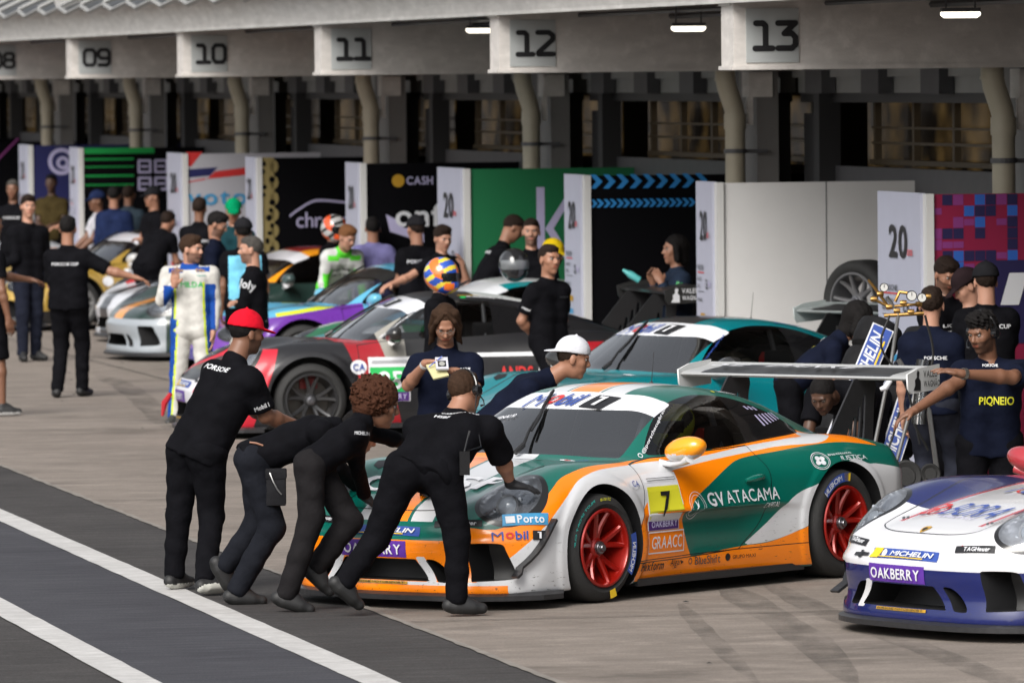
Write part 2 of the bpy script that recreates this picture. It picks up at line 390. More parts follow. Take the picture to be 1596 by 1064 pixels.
def s_hl(V, g=0.):
    W = V.copy(); W[:, 1] = np.abs(W[:, 1]); d = W - HLC; a = d @ HLa; b = d @ HLb
    return (np.sqrt((a / (.225 + g)) ** 2 + (b / (.148 + g) * (1 + .25 * np.clip(-a, -1, 1))) ** 2) - 1) * .15
TL_P = crv([(.50, .665), (.80, .70), (.90, .69), (.90, .66), (.75, .63), (.50, .615)], 3)
def s_tl(V): return np.maximum(sdpoly(TL_P, np.abs(V[:, 1]), V[:, 2]), V[:, 0] + 1.95)

# livery outlines, measured on the car itself (metres); side shapes are (x, z), top shapes (x, y)
LV = {}
LV['orA'] = crv([(2.2, .10, 1), (2.2, .475), (2.036, .474), (1.836, .571), (1.713, .66), (1.577, .742), (1.42, .785), (1.193, .812), (.805, .815), (.55, .826), (.12, .838), (-.423, .88), (-1.10, .905, 1), (-.93, 1.03), (-.60, 1.13, 1), (-.9, 1.12), (-1.2, 1.0, 1), (-1.75, .80, 1), (-1.35, .84), (-1.0, .836), (-.651, .812), (-.308, .788), (-.126, .743), (.123, .642), (.302, .558), (.37, .469), (.349, .362), (.273, .215, 1), (-.255, .25), (-.483, .261), (-.69, .303), (-.899, .366), (-1.5, .6, 1), (-1.5, .10, 1)], 5)
LV['strut'] = crv([(.27, .31, 1), (.335, .31, 1), (.43, .15, 1), (.36, .15, 1)], 1)
LV['whA'] = crv([(2.16, .05, 1), (2.12, .17, 1), (1.95, .35), (1.77, .49, 1), (1.681, .57), (1.579, .646), (1.443, .729), (1.307, .768), (1.126, .79), (.805, .798), (.55, .808), (.12, .815), (-.423, .856), (-.883, .878), (-1.13, .90), (-1.0, 1.02, 1), (-1.05, 1.02, 1), (-1.32, .88, 1), (-1.116, .846), (-.767, .842), (-.422, .820), (.031, .788), (.42, .75, 1), (.762, .583), (.844, .476), (.88, .367), (.902, .05, 1)], 5)
LV['swoosh'] = crv([(-.255, .254, 1), (-.485, .395), (-.74, .544), (-.972, .613), (-1.183, .69), (-1.35, .74), (-1.5, .70), (-1.657, .688), (-2.4, .58, 1), (-2.4, .05, 1), (-1.5, .05, 1), (-1.4, .6, 1), (-.899, .366, 1), (-.69, .303), (-.483, .265)], 5)
LV['door'] = crv([(.79, .80, 1), (.80, .60), (.86, .42), (.90, .21, 1), (.3, .215), (-.22, .235, 1), (-.41, .40), (-.50, .58), (-.515, .70), (-.46, .80), (-.44, .86, 1), (.55, .83, 1)], 5)
LV['sill'] = crv([(.905, .222, 1), (-1.2, .243, 1), (-1.2, 0, 1), (.905, 0, 1)], 1)
LV['hood'] = crv([(.95, 0), (.93, .4), (.88, .68), (1.1, .66), (1.4, .545), (1.7, .47), (1.95, .44), (2.03, .40), (2.085, .25), (2.10, 0), (2.085, -.25), (2.03, -.40), (1.95, -.44), (1.7, -.47), (1.4, -.545), (1.1, -.66), (.88, -.68), (.93, -.4)], 5)
def sside(k, V): return np.maximum(sdpoly(LV[k], V[:, 0], V[:, 2]), .42 - np.abs(V[:, 1]))
def car_attrs(V):
    x, y, z = V.T; ay = np.abs(y); A = {}
    A['orA'] = np.maximum(sside('orA', V), .60 - ay)
    A['whA'] = np.maximum(sside('whA', V), .62 - ay)
    A['swoosh'] = sside('swoosh', V); A['door'] = sside('door', V); A['sill'] = sside('sill', V); A['hood'] = np.maximum(sdpoly(LV['hood'], x, y), .45 - z)
    A['archband'] = np.maximum(np.abs(np.sqrt((x - HX) ** 2 + (z - HF) ** 2) - .42) - .045, np.maximum(.80 - ay, .0))
    A['x'] = x; A['y'] = y; A['ay'] = ay; A['z'] = z
    A['nose'] = np.maximum(z - .408 - .05 * sstep(.75, .9, ay), 1.5 - x); A['strut'] = np.maximum(sdpoly(LV['strut'], ay, z), 1.9 - x)            # bumper band below the nose crease
    A['hlr'] = s_hl(V, .028)
    return A
def build_shell():
    fields = car_f
    V, Q = surfnet(fields, (-2.42, -1.04, .03), (2.32, 1.04, 1.29), .0165)
    V = project(car_f, V, 2, .002, .008)
    T = totri(Q)
    g = {}
    def bucket(V, Ti, fn):
        """recess behind an opening: the cut patch moved inwards plus walls along its edge"""
        v, t = compact(V, Ti); v2 = fn(v.copy()); n = len(v)
        e = np.concatenate([t[:, [0, 1]], t[:, [1, 2]], t[:, [2, 0]]]); key = {}
        for a, b in e: key[(int(a), int(b))] = 1
        W = [(a, b) for (a, b) in key if (b, a) not in key]
        w = np.array([(a, b, b + n) for a, b in W] + [(a, b + n, a + n) for a, b in W])
        return np.concatenate([v, v2]), np.concatenate([t + n, w])
    V, Ti, T = split(V, T, s_in(V)); bk = [bucket(V, Ti, lambda q: q - [.22, 0, 0])]
    V, Ti, T = split(V, T, s_arch(V))
    def ins(q): q[:, 1] = np.sign(q[:, 1]) * .5; return q
    bk.append(bucket(V, Ti, ins))
    base = len(V); vs_ = [V]; ts = []
    for v, t in bk: ts.append(t + base); vs_.append(v); base += len(v)
    V = np.concatenate(vs_); g['trim'] = np.concatenate(ts)
    for k, fn in (('ws', s_ws), ('sg', s_sg), ('rw', s_rw), ('hl', s_hl), ('tl', s_tl)):
        V, Ti, T = split(V, T, fn(V)); g[k] = Ti
    return V, T, g
def components(T):
    par = {}
    def fd(a):
        while par.setdefault(a, a) != a: par[a] = par[par[a]]; a = par[a]
        return a
    for a, b, c in T: ra, rb, rc = fd(int(a)), fd(int(b)), fd(int(c)); par[rb] = ra; par[fd(rc)] = ra
    lab = np.array([fd(int(t[0])) for t in T]); ids, cn = np.unique(lab, return_counts=True)
    return [T[lab == i] for i in ids[np.argsort(-cn)]]
def biggest(T): return components(T)[0] if len(T) else T
CV, CT, CG = build_shell()
_nv = len(CV)
def sub_mesh(name, T, angle=None):
    v, t = compact(CV, T); return mesh_np(name, v, t, True, None, angle)
def mk_body_mesh():
    T = np.concatenate([CT, CG['trim']]); v, t = compact(CV, T)
    mi = np.r_[np.zeros(len(CT), int), np.ones(len(CG['trim']), int)]
    me = mesh_np('car_body', v, t, True, mi, 42)
    for k, a in car_attrs(v).items(): add_attr(me, k, a)
    return me
BODY_ME = mk_body_mesh()
# a complete outer skin (no openings) to drop lettering onto
_v, _t = compact(CV, np.concatenate([CT] + [CG[k] for k in ('ws', 'sg', 'rw', 'hl', 'tl')])); BVH = BVHTree.FromPolygons([Vector(v) for v in _v], [tuple(int(i) for i in t) for t in _t])

def paint(name, base, layers, rough=.28, metal=.0, coat=.8, mottle=0., dirt=.35, dust=True):
    """layers: list of (colour, [conditions]); condition = (attribute, '<'|'>'|'|', value): all must hold. '|' = |attribute| < value"""
    if name in _M: return _M[name]
    m = bpy.data.materials.new(name); m.use_nodes = True; nt = m.node_tree; N = nt.nodes; L = nt.links; p = N['Principled BSDF']
    at = {}
    def A(k):
        if k not in at:
            n = N.new('ShaderNodeAttribute'); n.attribute_name = k; at[k] = n.outputs['Fac']
        return at[k]
    cur = None
    rgb = N.new('ShaderNodeRGB'); rgb.outputs[0].default_value = (*base, 1); cur = rgb.outputs[0]
    for col, conds in layers:
        f = None
        for (k, op, val) in conds:
            s = A(k)
            if isinstance(val, tuple):      # slanted limit: val = (c, other attribute, slope): limit = c + slope*other
                ml = N.new('ShaderNodeMath'); ml.operation = 'MULTIPLY_ADD'; L.new(A(val[1]), ml.inputs[0]); ml.inputs[1].default_value = -val[2]; L.new(s, ml.inputs[2]); s = ml.outputs[0]; val = val[0]
            if op == '|':
                ab = N.new('ShaderNodeMath'); ab.operation = 'ABSOLUTE'; L.new(s, ab.inputs[0]); s = ab.outputs[0]
            c = N.new('ShaderNodeMath'); c.operation = 'GREATER_THAN' if op == '>' else 'LESS_THAN'; L.new(s, c.inputs[0]); c.inputs[1].default_value = val
            if f is None: f = c.outputs[0]
            else:
                mm = N.new('ShaderNodeMath'); mm.operation = 'MULTIPLY'; L.new(f, mm.inputs[0]); L.new(c.outputs[0], mm.inputs[1]); f = mm.outputs[0]
        mx = N.new('ShaderNodeMix'); mx.data_type = 'RGBA'; L.new(f, mx.inputs[0]); L.new(cur, mx.inputs[6]); mx.inputs[7].default_value = (*col, 1); cur = mx.outputs[2]
    tc = N.new('ShaderNodeTexCoord')
    # road dirt: fine specks, denser low down
    if dirt:
        nz = N.new('ShaderNodeTexNoise'); nz.inputs['Scale'].default_value = 38; nz.inputs['Detail'].default_value = 6; nz.inputs['Roughness'].default_value = .7
        mp = N.new('ShaderNodeMapping'); mp.inputs['Scale'].default_value = (.35, 1, 1.6); L.new(tc.outputs['Object'], mp.inputs[0]); L.new(mp.outputs[0], nz.inputs['Vector'])
        rz = N.new('ShaderNodeMapRange'); rz.inputs[1].default_value = .61; rz.inputs[2].default_value = .65; L.new(nz.outputs['Fac'], rz.inputs[0])
        rl = N.new('ShaderNodeMapRange'); rl.inputs[1].default_value = .55; rl.inputs[2].default_value = .2; L.new(A('z'), rl.inputs[0])
        mu = N.new('ShaderNodeMath'); mu.operation = 'MULTIPLY'; L.new(rz.outputs[0], mu.inputs[0]); L.new(rl.outputs[0], mu.inputs[1])
        m2 = N.new('ShaderNodeMath'); m2.operation = 'MULTIPLY'; L.new(mu.outputs[0], m2.inputs[0]); m2.inputs[1].default_value = dirt
        mx = N.new('ShaderNodeMix'); mx.data_type = 'RGBA'; L.new(m2.outputs[0], mx.inputs[0]); L.new(cur, mx.inputs[6]); mx.inputs[7].default_value = (.03, .025, .02, 1); cur = mx.outputs[2]
    n3 = N.new('ShaderNodeTexNoise'); n3.inputs['Scale'].default_value = 3; n3.inputs['Detail'].default_value = 6; L.new(tc.outputs['Object'], n3.inputs['Vector'])
    r3 = N.new('ShaderNodeMapRange'); r3.inputs[3].default_value = rough - .08; r3.inputs[4].default_value = rough + .14; L.new(n3.outputs['Fac'], r3.inputs[0]); L.new(r3.outputs[0], p.inputs['Roughness'])
    ge = N.new('ShaderNodeNewGeometry'); mb = N.new('ShaderNodeMix'); mb.data_type = 'RGBA'; L.new(ge.outputs['Backfacing'], mb.inputs[0]); L.new(cur, mb.inputs[6]); mb.inputs[7].default_value = (.02, .02, .02, 1)
    L.new(mb.outputs[2], p.inputs['Base Color']); p.inputs['Metallic'].default_value = metal
    iv = N.new('ShaderNodeMath'); iv.operation = 'MULTIPLY_ADD'; iv.inputs[1].default_value = -coat; iv.inputs[2].default_value = coat; L.new(ge.outputs['Backfacing'], iv.inputs[0]); L.new(iv.outputs[0], p.inputs['Coat Weight']); p.inputs['Coat Roughness'].default_value = .06
    _M[name] = m; return m

BLK = mat('black plastic', (.012, .012, .013), .45, var=.3); BLKG = mat('gloss black', (.01, .01, .011), .12, coat=.5)
RUB = mat('tyre rubber', (.018, .018, .018), .75, bump=.3, bs=90); CARB = mat('carbon splitter', (.02, .02, .022), .35, var=.4, vs=30)
def glass_mat(name, tint, rough=.02, base=.02):
    if name in _M: return _M[name]
    m = bpy.data.materials.new(name); m.use_nodes = True; nt = m.node_tree; N = nt.nodes; L = nt.links; N.remove(N['Principled BSDF'])
    t = N.new('ShaderNodeBsdfTransparent'); t.inputs[0].default_value = (*tint, 1); g = N.new('ShaderNodeBsdfGlossy'); g.inputs['Roughness'].default_value = rough
    fr = N.new('ShaderNodeFresnel'); fr.inputs[0].default_value = 1.5; ma = N.new('ShaderNodeMath'); ma.operation = 'MULTIPLY_ADD'; ma.inputs[1].default_value = 1.3; ma.inputs[2].default_value = base; ma.use_clamp = True; L.new(fr.outputs[0], ma.inputs[0])
    mx = N.new('ShaderNodeMixShader'); L.new(ma.outputs[0], mx.inputs[0]); L.new(t.outputs[0], mx.inputs[1]); L.new(g.outputs[0], mx.inputs[2]); L.new(mx.outputs[0], N['Material Output'].inputs[0])
    _M[name] = m; return m
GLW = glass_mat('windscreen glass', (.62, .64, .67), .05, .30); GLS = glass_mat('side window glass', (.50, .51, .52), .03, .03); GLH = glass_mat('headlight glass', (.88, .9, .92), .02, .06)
WHT = mat('white decal', (.72, .73, .76), .4); 
# ---- shared meshes
def tyre_mesh(R, W, rim, name='tyre'):
    m = MB(); h = W / 2
    prof = [(rim - .012, -h + .02), (rim, -h + .012), (rim + .02, -h + .004), (R - .06, -h), (R - .03, -h + .008), (R - .008, -h + .03), (R, -h + .06), (R + .001, 0), (R, h - .06), (R - .008, h - .03), (R - .03, h - .008), (R - .06, h), (rim + .02, h - .004), (rim, h - .012), (rim - .012, h - .02)]
    m.lathe(prof, 1, 64, 0); return m
def rim_mesh(rim, W):
    m = MB(); h = W / 2
    # outer lip, barrel
    m.lathe([(rim + .002, h - .006), (rim - .004, h + .002), (rim - .016, h + .002), (rim - .022, h - .012), (rim - .026, h - .05), (rim - .045, h - .12), (rim - .05, -h + .02), (rim - .02, -h + .01)], 1, 64, 0)
    # ten spokes in five pairs
    for k in range(5):
        a0 = 2 * PI * k / 5 + .35
        for s in (-1, 1):
            a1 = a0 + s * .10; a2 = a0 + s * .29
            n = 7; V = []; 
            for i in range(n + 1):
                t = i / n; r = .045 + (rim - .05) * t; a = a1 + (a2 - a1) * t
                yo = h - .062 + .050 * t ** 1.6; wdt = .021 - .006 * t + .012 * max(0, t - .85) / .15 * .6; dep = .05 - .022 * t
                ca, sa = math.cos(a), math.sin(a); rad = np.array([ca, 0, sa]); tan = np.array([-sa, 0, ca]); Y = np.array([0, 1, 0])
                for (q, e) in ((-1, 0), (-.55, 1), (.55, 1), (1, 0), (.9, -1), (-.9, -1)):
                    V.append(rad * r + tan * q * wdt + Y * (yo + (0 if e == 1 else (-.012 if e == 0 else -dep))))
            F = []
            for i in range(n):
                for j in range(6): F.append((i * 6 + j, i * 6 + (j + 1) % 6, (i + 1) * 6 + (j + 1) % 6, (i + 1) * 6 + j))
            m.add(V, F, 0)
    m.lathe([(.0, h - .052), (.05, h - .052), (.062, h - .066), (.066, h - .12)], 1, 24, 0)
    return m
def hub_mesh(W):
    m = MB(); h = W / 2
    m.lathe([(0, h - .012), (.020, h - .012), (.024, h - .02), (.024, h - .03), (.036, h - .032), (.040, h - .04), (.040, h - .055)], 1, 20, 0)
    return m
def disc_mesh(rim, W):
    m = MB(); h = W / 2
    m.lathe([(0, -h + .08), (.185, -h + .08), (.185, -h + .05), (0, -h + .05)], 1, 48, 0)
    m.box((-.08, -h + .04, .10), (.08, -h + .11, .205), 1)
    m.lathe([(rim - .05, -h + .02), (0, -h + .015)], 1, 32, 2)
    return m
RIMR = .237
WF = dict(R=.325, W=.265, y=.805); WR = dict(R=.338, W=.305, y=.815)
_me = lambda o: (o.data, bpy.data.objects.remove(o))[0]
ME = {}
for k, w_ in (('f', WF), ('r', WR)):
    ME['tyre' + k] = _me(tyre_mesh(w_['R'], w_['W'], RIMR + .004).build('tyre', [RUB], None, True, 50))
    ME['rim' + k] = _me(rim_mesh(RIMR, w_['W']).build('rim', [BLK], None, True, 30))
    ME['hub' + k] = _me(hub_mesh(w_['W']).build('wheel_nut', [mat('nut metal', (.25, .25, .27), .3, metal=.9)], None, True, 30))
    ME['disc' + k] = _me(disc_mesh(RIMR, w_['W']).build('brake_disc', [mat('brake disc', (.12, .11, .10), .4, metal=.8), mat('brake caliper', (.25, .02, .02), .4), BLK], None, True, 30))
def inst(name, me, parent, mats=None, loc=(0, 0, 0), rot=None, sc=None):
    while mats and len(me.materials) < len(mats): me.materials.append(mats[len(me.materials)])
    o = bpy.data.objects.new(name, me); COL.objects.link(o); o.parent = parent; o.location = loc
    if rot: o.rotation_euler = rot
    if sc: o.scale = sc
    if mats:
        for i, mm in enumerate(mats):
            if i < len(o.material_slots): o.material_slots[i].link = 'OBJECT'; o.material_slots[i].material = mm
    return o
# windscreen in two pieces: banner and clear glass
_v, _t = compact(CV, CG['ws'])
ban = _v[:, 0] - (.45 - .42 * _v[:, 1] ** 2)
_v2, _ti, _to = split(_v, _t, ban)
a_, b_ = compact(_v2, _ti); ME['banner'] = mesh_np('windscreen_banner', a_, b_, True)
a_, b_ = compact(_v2, _to); ME['ws'] = mesh_np('windscreen', a_, b_, True)
for side in (1, -1):
    _v, _t = compact(CV, CG['sg']); _t = _t[(_v[_t][:, :, 1].mean(1) * side) > 0]; _v, _t = compact(_v, biggest(_t)); _v2, _tq, _td = split(_v, _t, _v[:, 0] + .46)
    for nm, tt in (('qg%d' % side, _tq), ('sg%d' % side, _td)):
        a_, b_ = compact(_v2, biggest(tt)); ME[nm] = mesh_np('side_window', a_, b_, True)
    for k, nm in (('hl', 'headlight'), ('tl', 'tail_light')):
        _v, _t = compact(CV, CG[k]); _t = _t[(_v[_t][:, :, 1].mean(1) * side) > 0]; a_, b_ = compact(_v, biggest(_t)); ME['%s%d' % (k, side)] = mesh_np(nm, a_, b_, True)
a_, b_ = compact(CV, biggest(CG['rw'])); ME['rw'] = mesh_np('rear_window', a_, b_, True)
# headlight bowl: the lens pushed inwards
def bowl(side):
    me = ME['hl%d' % side]; V = np.array([v.co[:] for v in me.vertices]); c = HLC * [1, side, 1]; F = np.array([p.vertices[:] for p in me.polygons])
    s = -s_hl(V) / .15; n = np.array([.62, .35 * side, .70]); V2 = V - n * (np.clip(s, 0, 1) ** .5)[:, None] * .11
    return mesh_np('headlight_bowl', V2, F, True)
for side in (1, -1):
    ME['bowl%d' % side] = bowl(side)
def proj_lamp():
    m = MB(); m.lathe([(0, .055), (.03, .05), (.05, .035), (.06, .015)], 0, 24, 0); m.lathe([(.060, .02), (.072, .022), (.076, .0), (.074, -.05), (0, -.06)], 0, 24, 1)
    for q in range(4):
        a = q * PI / 2 + .5; m.lathe([(0, .035), (.010, .03), (.013, .0)], 0, 8, 0, (0, .088 * math.cos(a), .088 * math.sin(a)))
    return m
ME['lamp'] = _me(proj_lamp().build('projector', [mat('lamp lens', (.35, .38, .42), .05, coat=1), mat('lamp housing', (.35, .35, .36), .25, metal=.7)], None, True, 40))
# splitter and skirts
def lip_mesh():
    m = MB(); ys = np.linspace(-.94, .94, 41); P = [(float(car_nose(abs(y)) - .01 + .045), float(y)) for y in ys]
    P = [(min(x, 2.29), y) for x, y in P]; P = [(1.66, -.95)] + P + [(1.66, .95)]
    n = len(P); V = [(x, y, .052) for x, y in P] + [(x, y, .082) for x, y in P] + [(x - .04, y * .97, .10) for x, y in P]
    F = [tuple(range(n))[::-1], tuple(range(2 * n, 3 * n))]
    for a in (0, n): F += [(a + i, a + (i + 1) % n, a + n + (i + 1) % n, a + n + i) for i in range(n)]
    m.add(V, F); return m
ME['lip'] = _me(lip_mesh().build('front_splitter', [CARB], None, False))
def skirt():
    m = MB()
    m.box((-.86, .80, .07), (.86, .90, .115))
    return m
ME['skirt'] = _me(skirt().build('side_skirt', [CARB], None, False))
def mirror_shell(x, y, z):
    return (np.sqrt(((x + .01) / (.075 + .03 * sstep(-.05, .05, -x))) ** 2 + (y / .135) ** 2 + ((z - .02 * (y / .13)) / .068) ** 2) - 1) * .07
v_, q_ = surfnet(lambda x, y, z: np.maximum(mirror_shell(x, y, z), -x - .055), (-.13, -.16, -.1), (.13, .16, .1), .008)
ME['mirror'] = mesh_np('mirror', project(mirror_shell, v_, 1, .001, .002) * 1, q_, True, (v_[q_].mean(1)[:, 2] < -.028).astype(int), 50)
def wing_mesh():
    """aerofoil main plane"""
    m = MB(); up = [(0, 0), (.015, .012), (.06, .024), (.15, .034), (.23, .042), (.30, .056), (.335, .070)]; lo = [(.335, .066), (.30, .050), (.23, .026), (.15, .006), (.06, -.012), (.015, -.012)]
    pr = up + lo; ys = np.linspace(-.90, .90, 13); V = []; n = len(pr)
    for y in ys:
        for (c, h) in pr: V.append((-c, y, h + .0))
    F = []; M = []
    for j in range(len(ys) - 1):
        for i in range(n):
            F.append((j * n + i, j * n + (i + 1) % n, (j + 1) * n + (i + 1) % n, (j + 1) * n + i)); M.append(0 if 1 <= i <= 4 and abs(ys[j] + .07) < .80 else 1)
    k = len(m.V); m.V += V; m.F += F; m.M += M; m.F += [tuple(range(n))[::-1], tuple((len(ys) - 1) * n + i for i in range(n))]; m.M += [1, 1]
    return m
ME['wing'] = _me(wing_mesh().build('wing_plane', [BLK, WHT], None, True, 30))
def endplate():
    m = MB(); m.prism([(-.06 + .0, .03), (-.10, -.40), (.07, -.43), (.095, -.42), (.10, .02), (.05, .03)], -.008, .008, 1); return m
def plate3(poly, t, axis=1, holes=()):
    """flat plate with holes, thickness t, via a filled curve (poly in the x-z plane)"""
    cu = bpy.data.curves.new('p', 'CURVE'); cu.dimensions = '2D'; cu.fill_mode = 'BOTH'; cu.extrude = t / 2
    for pl in (poly, *holes):
        sp = cu.splines.new('POLY'); sp.points.add(len(pl) - 1); sp.use_cyclic_u = True
        for i, (a, b) in enumerate(pl): sp.points[i].co = (a, b, 0, 1)
    o = bpy.data.objects.new('p', cu); COL.objects.link(o); me = bpy.data.meshes.new_from_object(o.evaluated_get(bpy.context.evaluated_depsgraph_get())); bpy.data.objects.remove(o)
    me.transform(Matrix(((1, 0, 0, 0), (0, 0, -1, 0), (0, 1, 0, 0), (0, 0, 0, 1)))); return me
ME['endpl'] = plate3([(.02, .03), (-.10, .065), (-.34, .085), (-.34, -.075), (-.02, -.095), (.01, -.06)], .012)
def strut_me():
    outer = [tuple(p) for p in crv([(.24, .0, 1), (-.10, .42, 1), (-.30, .45, 1), (-.34, .38), (-.32, .28), (-.30, .0, 1)], 4)]
    holes = []
    for k in range(4):
        a = -.01 - .055 * k; hh = .10 + .065 * k
        holes.append([tuple(p) for p in crv([(a, .05), (a - .028, .05), (a - .05, hh), (a - .035, hh + .02), (a - .02, hh)], 3)])
    return plate3(outer, .014, 1, holes)
ME['strut'] = strut_me()
def wiper():
    m = MB(); m.tube([(.86, .03, .905), (.72, -.03, .99), (.50, -.10, 1.10)], [.012, .009, .007], 6); m.tube([(.74, .0, .985), (.60, -.05, 1.055), (.46, -.12, 1.12), (.30, -.18, 1.195), (.26, -.195, 1.21)], [.008, .012, .012, .012, .008], 6)
    m.tube([(.86, .03, .905), (.93, .02, .86)], .018, 8); return m
ME['wiper'] = _me(wiper().build('wiper', [BLK], None, True, 40))
def interior():
    m = MB()
    m.box((-.95, -.70, .12), (.75, .70, .16), 0); m.box((.55, -.66, .16), (.80, .66, .80), 0)      # floor, dash
    m.box((-1.0, -.62, .16), (-.96, .62, .90), 0)
    for (p, r) in (([(.62, .60, .20), (.50, .60, .86), (.16, .47, 1.14), (-.42, .47, 1.15), (-.95, .44, .90), (-1.0, .44, .3)], .021), ([(.62, -.60, .20), (.50, -.60, .86), (.16, -.47, 1.14), (-.42, -.47, 1.15), (-.95, -.44, .90), (-1.0, -.44, .3)], .021),
                   ([(-.42, .47, 1.15), (-.42, -.47, 1.15)], .021), ([(.16, .47, 1.14), (.16, -.47, 1.14)], .021), ([(-.42, .60, .2), (-.42, .60, .8), (-.42, .47, 1.15)], .021), ([(-.42, -.60, .2), (-.42, -.60, .8), (-.42, -.47, 1.15)], .021), ([(-.42, .56, .9), (-.42, -.56, .3)], .018), ([(-.42, -.56, .9), (-.95, .3, .8)], .018), ([(.30, .64, .3), (-.42, .62, .62)], .018)):
        m.tube(p, r, 8, 1)
    return m
ME['cage'] = _me(interior().build('roll_cage', [BLK, mat('cage tube', (.10, .10, .105), .4)], None, True, 40))
def seat_f(x, y, z):
    b = smin(smax(np.abs(z - .30 - .1 * x) - .07, np.maximum(np.abs(y) - .22, np.abs(x) - .25), .05), smax(np.abs(x + .25 + .25 * (z - .3)) - .05, np.maximum(np.abs(y) - .24 + .06 * sstep(.7, .9, z), np.abs(z - .65) - .36), .05), .06)
    w = smax(np.abs(np.abs(y) - .20) - .03, np.maximum(np.abs(z - .88) - .10, np.abs(x + .28) - .13), .03)
    return smin(b, w, .04)
v_, q_ = surfnet(seat_f, (-.55, -.3, .15), (.35, .3, 1.08), .02); ME['seat'] = mesh_np('seat', v_, q_, True, None, 60)
# open-front helmet-less background cars use one simplified tyre marking
def canard():
    m = MB(); P = []
    for t in np.linspace(0, 1, 9):
        x = 2.03 - .30 * t; z = .20 + .33 * t ** 1.3; y = 0
        h = BVH.ray_cast(Vector((x, 1.6, z)), Vector((0, -1, 0)), 2)
        y = h[0][1] if h[0] else .85
        P.append((x, y, z))
    for i in range(len(P) - 1):
        a, b = P[i], P[i + 1]; V = [(a[0], a[1] - .01, a[2]), (a[0] + .01, a[1] + .05, a[2] + .0), (b[0] + .01, b[1] + .05, b[2]), (b[0], b[1] - .01, b[2])]; V += [(p[0] - .012, p[1], p[2] - .012) for p in V]
        m.add(V, [(0, 1, 2, 3), (7, 6, 5, 4), (0, 4, 5, 1), (1, 5, 6, 2), (2, 6, 7, 3), (3, 7, 4, 0)])
    return m
ME['canard'] = _me(canard().build('dive_plane', [CARB], None, False))
def mirror_arm():
    m = MB(); m.tube([(.0, -.20, -.075), (0, -.10, -.085), (.01, .0, -.07), (.02, .06, -.045)], [.020, .016, .018, .03], 8); return m
ME['arm'] = _me(mirror_arm().build('mirror_arm', [WHT], None, True, 60))
DARKIN = mat('dark interior', (.015, .015, .016), .8)
def make_car(name, label, X, Y, yaw, paint_m, rim_col=(.02, .02, .02), banner=(.7, .72, .76), mirror=(.5, .5, .5), mirror2=(.6, .6, .62), wing=(.02, .02, .02), wing_e=None, detail=True, steer=0., group='race cars lined up along the garages', glass=None, lamp=True, windscreen_open=False):
    o = empty(name, (X, Y, 0), yaw); tag(o, label, 'race car', group)
    b = inst('body', BODY_ME, o, [paint_m, BLK])
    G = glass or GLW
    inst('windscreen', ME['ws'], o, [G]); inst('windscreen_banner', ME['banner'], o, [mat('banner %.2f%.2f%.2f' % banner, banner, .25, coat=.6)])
    inst('rear_window', ME['rw'], o, [GLS])
    for s in (1, -1):
        inst('side_window', ME['sg%d' % s], o, [GLS]); inst('quarter_window', ME['qg%d' % s], o, [mat('dark window', (.008, .008, .009), .08, coat=.3)])
        inst('tail_light', ME['tl%d' % s], o, [mat('tail light red', (.25, .01, .01), .15, coat=.6)]); inst('side_skirt', ME['skirt'], o, [CARB], (0, 0, 0), None, (1, s, 1))
        h = inst('headlight', ME['hl%d' % s], o, [GLH]); inst('headlight_bowl', ME['bowl%d' % s], h, [mat('headlight bowl', (.38, .39, .41), .22, metal=.85, var=.6, vs=14, bump=.8, bs=18) if lamp != 'bright' else mat('headlight bowl bright', (.62, .63, .66), .25, metal=.7, var=.4, vs=14, bump=.6, bs=18)])
        inst('projector', ME['lamp'], h, None, (1.86, .695 * s, .60), (0, -.35, .25 * s))
        mi = inst('mirror', ME['mirror'], o, [mat('mirror %.2f%.2f%.2f' % mirror, mirror, .22, coat=.8), mat('mirror %.2f%.2f%.2f' % mirror2, mirror2, .22, coat=.8)], (.50, .985 * s, .885), (0, 0, -.12 * s), (1.1, 1.12 * s, 1.12))
        inst('mirror_arm', ME['arm'], mi, [mat('mirror %.2f%.2f%.2f' % mirror2, mirror2, .3, coat=.8)])
        if detail: inst('wing_strut', ME['strut'], o, [CARB], (-1.87, .50 * s, .78))
        else: inst('wing_strut', ME['strut'], o, [BLK], (-1.87, .50 * s, .78))
        inst('wing_endplate', ME['endpl'], o, [mat('endplate %.2f%.2f%.2f' % (wing_e or wing), wing_e or wing, .4, var=.1)], (-2.0, .908 * s, 1.21))
        inst('dive_plane', ME['canard'], o, [CARB], (0, 0, 0), None, (1, s, 1)) if detail else None
    for i, (fx, s) in enumerate(((1, 1), (1, -1), (-1, 1), (-1, -1))):
        k = 'f' if fx > 0 else 'r'; w_ = WF if fx > 0 else WR
        wh = inst('wheel', ME['tyre' + k], o, [RUB], (HX * fx, w_['y'] * s, w_['R']), (0, .3 * i, PI * (s < 0) + (steer if fx > 0 else 0)))
        inst('rim', ME['rim' + k], wh, [mat('rim %.2f%.2f%.2f' % rim_col, rim_col, .3, metal=.3, coat=.5)]); inst('wheel_nut', ME['hub' + k], wh); inst('brake_disc', ME['disc' + k], wh)
    inst('front_splitter', ME['lip'], o, [CARB]); 
    wg = inst('wing_plane', ME['wing'], o, [mat('wing %.2f%.2f%.2f' % wing, wing, .4, var=.1), mat('wing edge %.2f' % ((wing_e or wing)[0] * .62), tuple(x * .62 for x in (wing_e or wing)), .35)], (-2.0, 0, 1.21))
    inst('roll_cage', ME['cage'], o); inst('seat', ME['seat'], o, [mat('seat cloth', (.02, .02, .022), .8)], (-.15, .36, 0))
    if lamp: inst('wiper', ME['wiper'], o)
    return o
